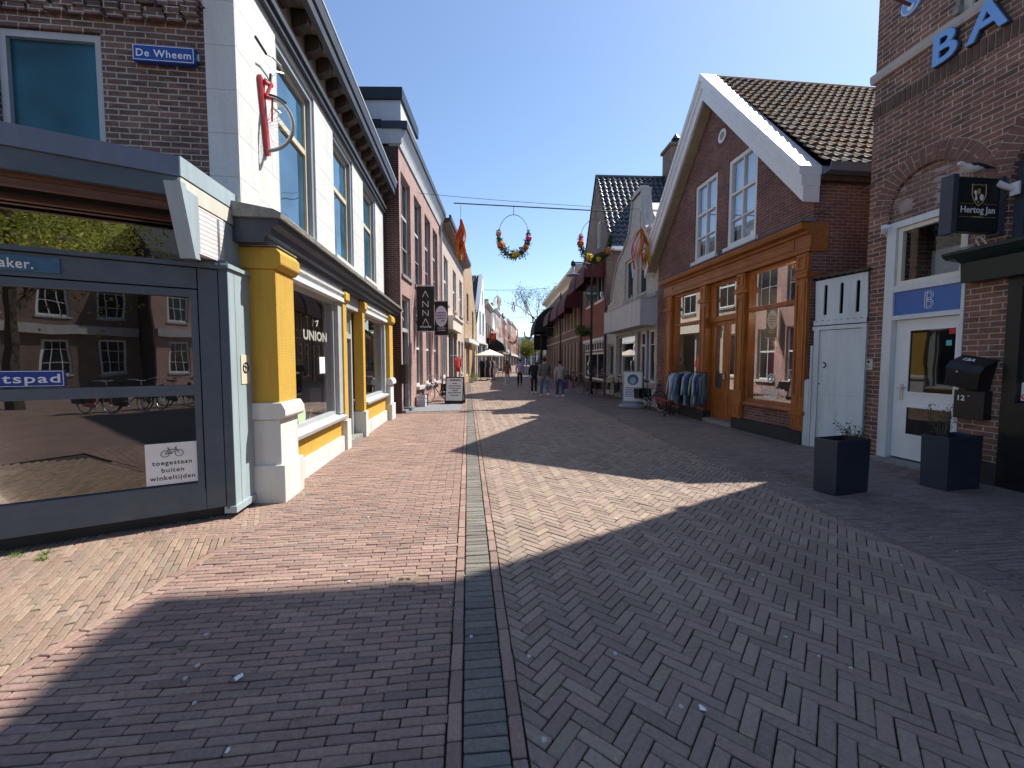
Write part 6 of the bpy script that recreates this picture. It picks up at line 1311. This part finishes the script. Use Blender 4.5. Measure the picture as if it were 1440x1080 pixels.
for s in (-.12, .12): m.path([(-.75, s, .42), (.75, s, .42)], .02)
m.path([(-.75, -.12, .25), (.75, -.12, .25)], .018); obj('seat_rail', m, M['red'], bn_)
for x in (-.7, .7): obj('leg', MB().path([(x, -.15, 0), (x, -.15, .48), (x, .15, .48), (x, .15, 0)], .02), M['blk'], bn_)
for i, (x, y, lab) in enumerate(((-3.3, 14.75, 'grey wooden plant crate standing by the door of the pink brick house'), (-3.32, 15.15, 'darker leaning crate behind the grey one by the pink brick house'))):
    t = thing('crate', lab, 'crate', (x, y, 0), .3*i); m = MB(); c = M['concp'] if i == 0 else M['beam']
    for z in (0, .15, .3): m.box(-.16, .16, -.15, -.135, z, z+.12); m.box(-.16, .16, .135, .15, z, z+.12); m.box(-.16, -.145, -.135, .135, z, z+.12); m.box(.145, .16, -.135, .135, z, z+.12)
    obj('slats', m, c, t); m = MB()
    for a in (-.14, .12):
        for e in (-.13, .11): m.box(a, a+.02, e, e+.02, 0, .44)
    obj('corner_post', m, c, t)
obj('entrance_paving', MB().quad((-3.46, 13.05, .006), (-1.72, 13.5, .006), (-1.9, 15.5, .006), (-3.48, 15.6, .006)), M['slab'], kind='structure')
# lamp post
def lamp(name, label, x, y, h=6.4, group='street lamps'):
    t = thing(name, label, 'street lamp', (x, y, 0), 0, group)
    obj('post', MB().lathe([(.12, 0), (.12, .5), (.075, .6), (.06, 3), (.045, h)], (0, 0, 0), 12), M['blk'], t); m = MB(); m.path([(0, 0, h-.1), (-.5, 0, h), (-.9, 0, h)], .03); m.path([(0, 0, h-.6), (-.45, 0, h-.05)], .018); obj('arm', m, M['blk'], t)
    for dx, dy in ((-.9, 0), ):
        m = MB(); m.lathe([(.03, .1), (.1, .02), (.13, -.12), (.06, -.2)], (dx, dy, h), 12); hd_ = obj('lamp_head', m, M['blk'], t)
        m = MB(); m.lathe([(.34, -.62), (.34, -.59), (.12, -.52), (.05, -.5)], (dx, dy, h), 18); obj('shade', m, M['met'], hd_); m = MB()
        for k in range(4): a = k*PI/2+.5; m.tube((dx+.1*math.cos(a), dy+.1*math.sin(a), h-.15), (dx+.28*math.cos(a), dy+.28*math.sin(a), h-.6), .008, n=4)
        m.lathe([(.07, -.5), (.08, -.3), (.05, -.2)], (dx, dy, h), 10); obj('lantern_cage', m, M['met'], hd_)
    return t
lp = lamp('street_lamp', 'tall black lamp post with an arm and disc lantern by the parked bicycles', 3.85, 19.8)
dup(lp, TR(3.15, 44, 0), 'second black lamp post, before the black awning of the right row'); dup(lp, TR(4.2, 72, 0), 'far lamp post at the open end of the right row')
# hanging flower basket
def basket(x, y, z, label):
    t = thing('hanging_basket', label, 'flower basket', (x, y, z)); m = MB(); m.lathe([(.1, -.2), (.28, -.02), (.3, .05)], (x, y, z), 12); obj('bowl', m, M['blk'], t, Matrix()); lf = MB()
    for i in range(380): a = R.uniform(0, 2*PI); r = .42*math.sqrt(R.random()); leaf(lf, Vector((x+r*math.cos(a), y+r*math.sin(a), z+R.uniform(-.25, .28)*(1-r))), .09)
    obj('leaves', lf, M['leaf'], t, Matrix())
basket(3.5, 19.8, 3.05, 'green hanging basket on the near lamp post')
obj('bracket', MB().tube((0, 0, 3.2), (-.4, 0, 3.2), .015), M['blk'], lp)
basket(4.15, 24.5, 3.6, 'green hanging basket on the wall of the tall gabled house')
# garland wire, flower hoops, ribbons
def wire(label, a, c, r, sag=.15, n=14, rod=False):
    a, c = Vector(a), Vector(c); ps_ = [a+(c-a)*(i/n)-Vector((0, 0, sag*4*(i/n)*(1-i/n))) for i in range(n+1)]; return tag(obj('cable', MB().path([tuple(p) for p in ps_], r, 6), M['cable']), label, 'cable')
gr_ = wire('thick garland cable spanning the street that carries the two near flower hoops', (-2.25, 16, 7.74), (4.35, 16, 7.40), .022, .0)
wire('thin upper wire spanning the street above the garland cable', (-3.5, 15.6, 7.95), (5.05, 16.3, 7.62), .008, .05)
wire('thin slack wire between the gabled shop and the brick bar', (5.72, 8.3, 4.45), (6.2, 7.1, 4.7), .008, .06); wire('far cable crossing the street high up', (-3.0, 44, 9.3), (4.1, 44, 9.5), .02, .1); wire('second far cable farther down the street', (-2.2, 60, 8.0), (4.5, 60, 8.3), .02, .1)
colf = {'orange': plain('orange_blossom', (.75, .2, .03), .7), 'yellow': plain('yellow_blossom', (.8, .55, .03), .7), 'pink': plain('pink_blossom', (.7, .1, .3), .7), 'peach': plain('peach_blossom', (.75, .35, .22), .7), 'red': plain('red_ribbon', (.6, .04, .03), .7), 'green': plain('lime_ribbon', (.25, .5, .06), .7), 'white': plain('white_ribbon', (.75, .7, .68), .7)}
def blossom(x, y, z, r):
    m = MB()
    for j in range(26):
        u = Vector([R.gauss(0, 1) for _ in range(3)]).normalized(); e = u.orthogonal().normalized(); f_ = u.cross(e); c = Vector((x, y, z))+u*r*.55
        m.add([tuple(c-e*r*.4), tuple(c+u*r*.35-f_*r*.35), tuple(c+e*r*.4+u*r*.3), tuple(c+f_*r*.4)], [(0, 1, 2, 3)])
    m.ball((x, y, z), r*.6, n=8, m=5); return m
def hoop(label, x, y, z, ztop, fl, s=1.0):
    t = thing('flower_hoop', label, 'flower hoop', (x, y, z), 0, 'flower hoops over the street'); sx, sz = .58*s, .78*s
    obj('hoop', MB().ring((x, y, z), 1, .016, 'y', 36, 5, 0, 2*PI, sx, sz), M['cable'], t, Matrix()); obj('hook', MB().tube((x, y, z+sz), (x, y, ztop), .01), M['cable'], t, Matrix()); lf = MB()
    for i in range(1100):
        a = R.uniform(-PI*1.06, .06*PI); th_ = .16*s*(1-abs(a+PI/2)/(PI*.72)); leaf(lf, Vector((x+sx*math.cos(a)+R.gauss(0, th_*.6), y+R.gauss(0, th_*.6), z+sz*math.sin(a)+R.gauss(0, th_*.6))), R.uniform(.07, .14)*s)
    obj('leaves', lf, M['leaf'], t, Matrix())
    for c, deg, r in fl: a = math.radians(deg); obj('blossom', blossom(x+sx*math.cos(a), y-.12, z+sz*math.sin(a), r*s*1.4), colf[c], t, Matrix())
hoop('near flower hoop with yellow blossoms at its foot, hanging over the middle of the street', .06, 16, 6.52, 7.62, [('yellow', -88, .12), ('yellow', -74, .08), ('orange', -150, .13), ('peach', -182, .09), ('pink', -10, .10), ('orange', -38, .1), ('peach', -50, .07)])
hoop('near flower hoop hanging on the right in front of the dark gabled house', 3.23, 16, 6.35, 7.46, [('orange', -168, .13), ('yellow', -118, .13), ('yellow', -80, .08), ('orange', -40, .1), ('peach', -30, .09), ('pink', -186, .08)])
hoop('small far flower hoop in the middle above the street end', 2.4, 60, 5.8, 8.0, [('peach', -150, .1), ('pink', -60, .1)]); hoop('far flower hoop hanging before the left row', .1, 58, 5.0, 8.0, [('peach', -150, .16), ('orange', -90, .16), ('peach', -20, .16)])
def ribbons(label, x, y, z1, z0, cols, n=9, sp_=.22):
    t = thing('ribbon_bunch', label, 'ribbons', (x, y, z0), 0, 'ribbon bunches over the street'); 
    for ci, c in enumerate(cols):
        m = MB()
        for i in range(n):
            px = x+R.uniform(-sp_, sp_); py = y+R.uniform(-.1, .1); q = Vector((x, y, z1)); a = R.uniform(0, 3); zt = z0+R.uniform(0, (z1-z0)*.35); k = 7; pv = None
            for j in range(k+1):
                f_ = j/k; p = Vector((x+(px-x)*min(1, f_*2.5)+.05*math.sin(a+f_*5), py, z1+(zt-z1)*f_)); w_ = Vector((math.cos(a+f_*4), math.sin(a+f_*4), 0))*.03
                if pv: m.add([tuple(pv[0]-pv[1]), tuple(pv[0]+pv[1]), tuple(p+w_), tuple(p-w_)], [(0, 1, 2, 3)])
                pv = (p, w_)
        obj('ribbon', m, colf[c], t, Matrix())
    obj('cord', MB().tube((x, y, z1), (x, y, z1+.55), .008), M['cable'], t, Matrix())
ribbons('orange and yellow ribbon bunch hanging from the left end of the garland cable', -1.98, 16, 7.1, 5.5, ['orange', 'red', 'yellow']); ribbons('green, red and orange ribbon bunch hanging before the pale bell gable', 4.4, 14.2, 6.2, 4.75, ['green', 'red', 'orange', 'peach', 'pink'], 4, .34)
ribbons('orange and yellow ribbons before the far left gables', -1.6, 44, 8.7, 7.2, ['orange', 'yellow'], 9, .45); ribbons('low orange ribbon banner before the left row shops', -2.2, 46, 5.3, 3.6, ['orange', 'red'], 9, .4); ribbons('white and red ribbons hanging over the far street, nearer the left row', .1, 50, 8.9, 7.4, ['white', 'red'], 5, .3); ribbons('white and pink ribbons hanging over the far street, nearer the right row', 1.8, 50, 8.7, 7.2, ['white', 'peach'], 6, .45)
garment((-3.15, 23.6), .9, 1.95, M['redc'], 'red garment hanging in the dark doorway of the cream brick house', 'garment', 1.1, None, 'hanging_garment'); tag(obj('garment_rail', MB().tube((-3.55, 23.2, 1.97), (-3.0, 23.9, 1.97), .012).tube((-3.0, 23.9, 0), (-3.0, 23.9, 1.97), .012), M['met']), 'thin metal rail carrying the red garment before the cream brick house', 'rail')
# trees
def tree(name, label, x, y, h, cr, nl, lm, ls=.16, sparse=False):
    t = thing(name, label, 'tree', (x, y, 0)); tr_ = MB(); tips = []
    def br(p, v, L_, r, dep):
        k = 4
        for j in range(k):
            q = p+v*L_/k; tr_.tube(p, q, r*(1-.12*j), r*(1-.12*(j+1)), 6, False); p = q; v = (v+Vector([R.uniform(-.13, .13) for _ in range(3)])).normalized()
            if dep > 0 and (j > 0 or dep < 3): 
                for _ in range(2 if j == k-1 else 1):
                    d = Vector([R.uniform(-1, 1), R.uniform(-1, 1), R.uniform(.05, .9)]).normalized(); br(p, (v*.45+d*.75).normalized(), L_*R.uniform(.5, .72), r*.5, dep-1)
        tips.append(p)
    br(Vector((x, y, 0)), Vector((0, 0, 1)), h*.52, .02*h, 4 if sparse else 3); obj('trunk', tr_, M['bark'], t, Matrix()); lf = MB(); cc_ = [Vector((x+R.gauss(0, cr*.45), y+R.gauss(0, cr*.45), h*.62+R.gauss(0, cr*.35))) for _ in range(14)]
    for i in range(nl):
        if sparse or R.random() < .35: b0 = R.choice(tips); rr = .35
        else: b0 = R.choice(cc_); rr = cr*.27
        leaf(lf, b0+Vector([R.gauss(0, rr) for _ in range(3)]), ls*R.uniform(.6, 1.3), .6)
    obj('crown', lf, M[lm], t, Matrix())
tree('tree', 'sparse spring tree with thin branches rising above the black awning', 4.6, 66, 13, 3, 2600, 'leafd', .22, True); tree('tree', 'yellow green tree before the glass office at the street end', 5.0, 142, 9.5, 3.6, 4200, 'leafy', .5); tree('tree', 'olive tree behind the left end of the street', -1.0, 165, 9, 3.2, 2600, 'leafy', .5); tree('tree', 'dark green tree at the right street end', 13.0, 150, 8, 3.4, 2600, 'leaf', .5)
tree('tree', 'broad leafy tree on the square behind the viewer', -1.6, -12.5, 12.0, 3.4, 26000, 'leafy', .15); tree('tree', 'second leafy tree on the square behind the viewer', -7.5, -13, 10, 3, 6000, 'leafy', .24)
# weeds
gt = MB()
for cx, cy in ((-4.22, 3.36), (-4.0, 3.4), (-3.92, 3.3), (-4.3, 3.25), (-3.36, 12.75), (-1.9, 2.25), (-.98, 1.78)):
    big = cx < -3.2
    for i in range(46 if big else 12): 
        a = R.uniform(0, 2*PI); r = R.uniform(0, .05 if big else .02); p = Vector((cx+r*math.cos(a), cy+r*math.sin(a), -.01)); hgt = R.uniform(.02, .06) if big else .02; q = p+Vector((R.uniform(-.04, .04), R.uniform(-.04, .04), hgt)); s = Vector((-math.sin(a), math.cos(a), 0))*.0035; gt.add([tuple(p-s), tuple(p+s), tuple(q)], [(0, 1, 2)])
tag(obj('weeds', gt, M['grass']), 'short green weeds growing in the joints along the corner shop', 'weeds', kind='stuff')
# flower pots by the far left shops
for i, (x, y, lab) in enumerate(((-3.0, 33.2, 'pot of pale yellow flowers beside the far clothes rack'), (-3.1, 31.2, 'pot of cream flowers before the ochre house'))):
    t = thing('flower_pot', lab, 'flower pot', (x, y, 0)); obj('pot', MB().lathe([(.16, 0), (.22, .3), (.24, .32)], (x, y, 0), 12), M['conc'], t, Matrix()); lf = MB()
    for k in range(160): leaf(lf, Vector((x+R.gauss(0, .16), y+R.gauss(0, .16), .48+R.gauss(0, .12))), .1)
    obj('leaves', lf, M['leafy'], t, Matrix())
# ================================================================== people
def skin(name, V, E_, mat, parent, sub=1):
    me = bpy.data.meshes.new(name); me.from_pydata([v[:3] for v in V], E_, []); o = bpy.data.objects.new(name, me); COL.objects.link(o); sk = o.modifiers.new('skin', 'SKIN'); sk.use_smooth_shade = True
    for i, v in enumerate(V): d = me.skin_vertices[0].data[i]; r = v[3]; d.radius = r if isinstance(r, tuple) else (r, r); d.use_root = (i == 0)
    sb2 = o.modifiers.new('sub', 'SUBSURF'); sb2.levels = sub; sb2.render_levels = sub
    dg = bpy.context.evaluated_depsgraph_get(); m2 = bpy.data.meshes.new_from_object(o.evaluated_get(dg)); bpy.data.objects.remove(o); return obj(name, m2, mat, parent, smooth=True)
def person(label, x, y, rz, h, sw, shirt, pants, hair, longhair=False, coat=0, arm=.25, bend=.25, puff=1.0, shoe=None):
    s = h/1.75; t = thing('person', label, 'person', (x, y, 0)); t.matrix_basis = TR(x, y, 0, rz, s)
    legs = []
    for sd, a, kb_ in ((-1, sw, .12), (1, -sw, .12+abs(sw)*.9)):
        hp_ = Vector((sd*.095, 0, .93)); kn_ = hp_+Vector((0, math.sin(a), -math.cos(a)))*.44; an = kn_+Vector((sd*.0, math.sin(a-kb_), -math.cos(a-kb_)))*.43; legs.append((hp_, kn_, an))
    lo = min(l[2].z for l in legs)-.075
    arms = []
    for sd, a in ((-1, -sw*.9), (1, sw*.9)):
        sh_ = Vector((sd*.185, 0, 1.43)); el_ = sh_+Vector((sd*.055, math.sin(a)*.29, -math.cos(a)*.28)); wr = el_+Vector((sd*.01, math.sin(a+bend)*.25, -math.cos(a+bend)*.25)); arms.append((sh_, el_, wr))
    V = [(0, 0, .95, (.13, .10)), (0, 0, 1.12, (.115, .085)), (0, -.005, 1.32, (.14, .10)), (0, 0, 1.43, (.09, .07)), (0, .005, 1.51, .05), (0, .015, 1.58, (.065, .075)), (0, .02, 1.66, (.075, .09)), (0, .01, 1.72, (.06, .07))]; E_ = [(0, 1), (1, 2), (2, 3), (3, 4), (4, 5), (5, 6), (6, 7)]
    def add(v, par): V.append(v); E_.append((par, len(V)-1)); return len(V)-1
    add((0, .115, 1.625, .012), 6)
    for (a, b_, c), sd in zip(legs, (-1, 1)):
        i = add((*a, .085), 0); i = add((*((a+b_)/2), .07), i); i = add((*b_, .052), i); i = add((*(b_*.6+c*.4), .05), i); i = add((*c, .034), i); i = add((c.x, c.y+.02, c.z-.05, .035), i); add((c.x+sd*.01, c.y+.15, c.z-.055, .03), i)
    for (a, b_, c), sd in zip(arms, (-1, 1)):
        i = add((*a, .055), 3); i = add((*b_, .038), i); i = add((*c, .025), i); v = (c-b_).normalized(); pl_ = c+v*.06; i = add((*pl_, (.036, .018)), i)
        for k in range(4):
            o_ = Vector((0, (k-1.5)*.019, 0)); L_ = (.07, .08, .075, .055)[k]; q1 = pl_+o_+v*.035; q2 = q1+v*L_*.5+Vector((-sd*.008, 0, 0)); q3 = q2+v*L_*.4+Vector((-sd*.018, 0, 0)); j = add((*q1, .009), i); j = add((*q2, .008), j); add((*q3, .007), j)
        th_ = c+v*.03+Vector((0, .03, 0)); j = add((*th_, .011), i-0); add((*(th_+v*.045+Vector((-sd*.005, .012, 0))), .009), j)
    bd_ = skin('body', V, E_, M['skin'], t)
    for k in (-1, 1): obj('ear', MB().ball((k*.078, .01, 1.64), .012, .02, .032, 6, 5), M['skin'], bd_, None)
    m = MB(); m.ball((-.03, .098, 1.655), .009, n=6, m=4); m.ball((.03, .098, 1.655), .009, n=6, m=4); obj('eyes', m, M['blk'], bd_)
    obj('mouth', MB().box(-.022, .022, .096, .102, 1.585, 1.592), M['redc'], bd_)
    # trousers
    V = [(0, 0, .98, (.150*puff, .115)), (0, 0, .90, (.15, .115))]; E_ = [(0, 1)]
    for (a, b_, c) in legs: i = add((a.x, a.y, a.z-.08, .098), 1); i = add((*b_, .074), i); i = add((*(b_*.5+c*.5), .068), i); add((c.x, c.y, c.z+.03, .058), i)
    skin('trousers', V, E_, pants, t)
    # top
    hem = .90-coat; V = [(0, -.01, 1.36, (.165*puff, .125*puff)), (0, -.01, 1.18, (.155*puff, .12*puff)), (0, 0, 1.0, (.165*puff, .13*puff)), (0, 0, hem, (.175*puff, .14*puff)), (0, 0, 1.47, (.085, .07)), (0, .0, 1.52, (.06, .058))]; E_ = [(0, 1), (1, 2), (2, 3), (0, 4), (4, 5)]
    for (a, b_, c) in arms: i = add((a.x, a.y, a.z-.015, .07*puff), 0); i = add((*b_, .058*puff), i); add((*(c*.92+b_*.08), .042*puff), i)
    skin('jacket' if coat or puff > 1.1 else 'shirt', V, E_, shirt, t)
    m = MB(); m.ball((0, -.012, 1.69), .1, .112, .1, 12, 8)
    if longhair: m.loft([[(w_*math.cos(2*PI*i/10), -.05+d_*math.sin(2*PI*i/10), z) for i in range(10)] for z, w_, d_ in ((1.72, .08, .06), (1.6, .095, .055), (1.48, .10, .045), (1.38, .07, .03))])
    obj('hair', m, hair, t, smooth=True)
    for (a, b_, c), sd in zip(legs, (-1, 1)):
        m = MB(); cz = c.z-.075; m.loft([[(c.x+w_*math.cos(2*PI*i/10), c.y+yy, cz+hh*(.5+.5*math.sin(2*PI*i/10))) for i in range(10)] for yy, w_, hh in ((-.08, .03, .07), (-.04, .045, .10), (.04, .045, .10), (.12, .048, .065), (.18, .03, .04))]); obj('shoe', m, shoe or M['white'], t, smooth=True)
    t.matrix_basis = TR(x, y, -lo*s, rz, s); return t, arms, s
hb = plain('dark_hair', (.02, .014, .012), .7); bl = plain('blonde_hair', (.35, .24, .12), .7); gy = plain('brown_hair', (.08, .05, .03), .7)
jean = fab('blue_jeans', (.1, .17, .28)); jeand = fab('dark_jeans', (.045, .08, .15))
person('man in a grey green shirt and light jeans walking away beside a woman', 1.5, 18.8, .12, 1.82, .32, fab('grey_green_shirt', (.15, .16, .135)), jean, hb, puff=1.14)
wp, arms_, s_ = person('woman in a cream fleece jacket and blue jeans carrying a purple bag', 2.18, 18.45, .1, 1.66, .22, fab('cream_fleece', (.42, .37, .32)), jeand, hb, puff=1.22, arm=.3)
person('person in a black jacket with fair hair walking ahead of the man in jeans', 1.12, 20.6, -.05, 1.72, -.25, fab('black_jacket', (.02, .02, .022)), fab('black_trousers', (.02, .02, .025)), bl, puff=1.15, coat=.12)
person('man in a pale lilac shirt and black trousers walking in mid street', .52, 26.8, .0, 1.76, .2, fab('lilac_shirt', (.38, .38, .5)), fab('black_chinos', (.012, .012, .015)), hb, shoe=M['blk'])
person('woman in a long brown top and white trousers walking left of the lilac shirt', -.33, 27.3, .05, 1.72, -.2, fab('brown_blouse', (.18, .11, .075)), fab('white_trousers', (.5, .47, .43)), gy, True, coat=.15, puff=1.15)
for i, (x, y, c, lab) in enumerate(((4.0, 74, (.03, .03, .06), 'distant person in dark blue near the right end of the street'), (4.7, 76, (.05, .03, .03), 'distant person in dark clothes at the right, just beyond the one in blue'), (-1.0, 60, (.5, .5, .48), 'distant person in a white top by the left awnings'), (1.4, 92, (.2, .05, .05), 'distant person in a red top far down mid street'))):
    person(lab, x, y, PI*(i % 2), 1.7+.05*i, .15, fab('far_top%d' % i, c), jeand, hb)
wr = wp.matrix_basis @ arms_[1][2]; bg_ = thing('shopping_bag', 'purple and pink shopping bag held low by the woman in cream', 'bag', (wr.x+.03, wr.y, wr.z-.5)); m = MB(); m.hexa([(-.13, -.05, 0), (.13, -.05, 0), (.13, .05, 0), (-.13, .05, 0)], [(-.16, -.07, .33), (.16, -.07, .33), (.16, .07, .33), (-.16, .07, .33)]); obj('bag_body', m, paint('purple_print', (.2, .04, .22), .6, .5, 0, scale=14), bg_); obj('bag_handle', MB().path([(-.06, 0, .33), (-.02, 0, .46), (.02, 0, .46), (.06, 0, .33)], .007), M['blk'], bg_)
# second lantern, more street dressing
for (x, y, lab) in ((-2.9, 38.2, 'cream awning post lamp by the ochre gable'),): pass
for i, (x, y, c, lab) in enumerate(((-1.55, 41.5, 'white', 'white bistro chair on the left terrace, nearer the parasol'), (-1.3, 43.2, 'black', 'black bistro chair on the left terrace behind the white one'), (-1.9, 45.0, 'red', 'red bistro chair on the left terrace under the black awning'))):
    t = thing('bistro_chair', lab, 'chair', (x, y, 0), .5*i, 'chairs on the left terrace'); mt = M[c]
    obj('seat', MB().box(-.2, .2, -.2, .2, .44, .47), mt, t); obj('backrest', MB().box(-.2, .2, -.21, -.18, .6, .9), mt, t)
    for a in (-.18, .18):
        obj('leg', MB().tube((a, .18, 0), (a, .17, .45), .012), M['met'], t); obj('leg', MB().tube((a, -.2, 0), (a, -.19, .9), .012), M['met'], t)
t = thing('bistro_table', 'round white bistro table on the left terrace', 'table', (-1.0, 42.3, 0)); obj('table_top', MB().lathe([(.35, .72), (.35, .75)], (0, 0, 0), 16), M['white'], t); obj('pedestal', MB().lathe([(.22, 0), (.22, .03), (.03, .05), (.03, .72)], (0, 0, 0), 12), M['met'], t)
for i, (x, y, s_, lab) in enumerate(((-2.55, 47.5, 1, 'narrow black sign panel sticking out over the left awnings'), (-1.9, 56, 1, 'small white shop sign sticking out farther down the left row'), (4.0, 40.0, -1, 'small black shop sign sticking out from the right row'))):
    t = thing('projecting_sign', lab, 'sign', (x, y, 3.2)); obj('panel', MB().box(0, s_*.7, -.05, .05, .9, 1.7), M['white' if i == 1 else 'blk'], t); obj('bracket', MB().tube((-s_*.4, 0, 1.75), (s_*.7, 0, 1.75), .015), M['met'], t)
# ------------------------------------------------------------------ light and camera
w = bpy.data.worlds.new('World'); SC.world = w; w.use_nodes = True; nt = w.node_tree
sky = nt.nodes.new('ShaderNodeTexSky'); sky.sky_type = 'NISHITA'; sky.sun_disc = False
sv = Vector((.665, .42, 1)).normalized(); el = math.asin(sv.z); az = math.atan2(sv.x, sv.y)
sky.sun_elevation = el; sky.sun_rotation = az; sky.air_density = 1.0; sky.dust_density = .35; sky.ozone_density = 2.6; sky.altitude = 0
bg = nt.nodes['Background']; nt.links.new(sky.outputs[0], bg.inputs[0]); bg.inputs[1].default_value = .106
sl = bpy.data.lights.new('sun', 'SUN'); sl.energy = 3.9; sl.angle = math.radians(.55); sl.color = (1, .95, .87)
so = bpy.data.objects.new('sun', sl); COL.objects.link(so); so.rotation_euler = sv.to_track_quat('Z', 'Y').to_euler()
cam = bpy.data.cameras.new('camera'); co = bpy.data.objects.new('camera', cam); COL.objects.link(co); SC.camera = co
co.location = (0, 0, 1.65); co.rotation_euler = (math.radians(90-3.213), 0, 0); cam.sensor_width = 36; cam.lens = 36*570/1440; cam.clip_end = 2000; cam.clip_start = .05
SC.view_settings.view_transform = 'Standard'; SC.view_settings.look = 'None'; SC.view_settings.exposure = 1.0; SC.view_settings.gamma = 1
SC.cycles.max_bounces = 8; SC.cycles.transparent_max_bounces = 12; SC.cycles.caustics_reflective = False; SC.cycles.caustics_refractive = False
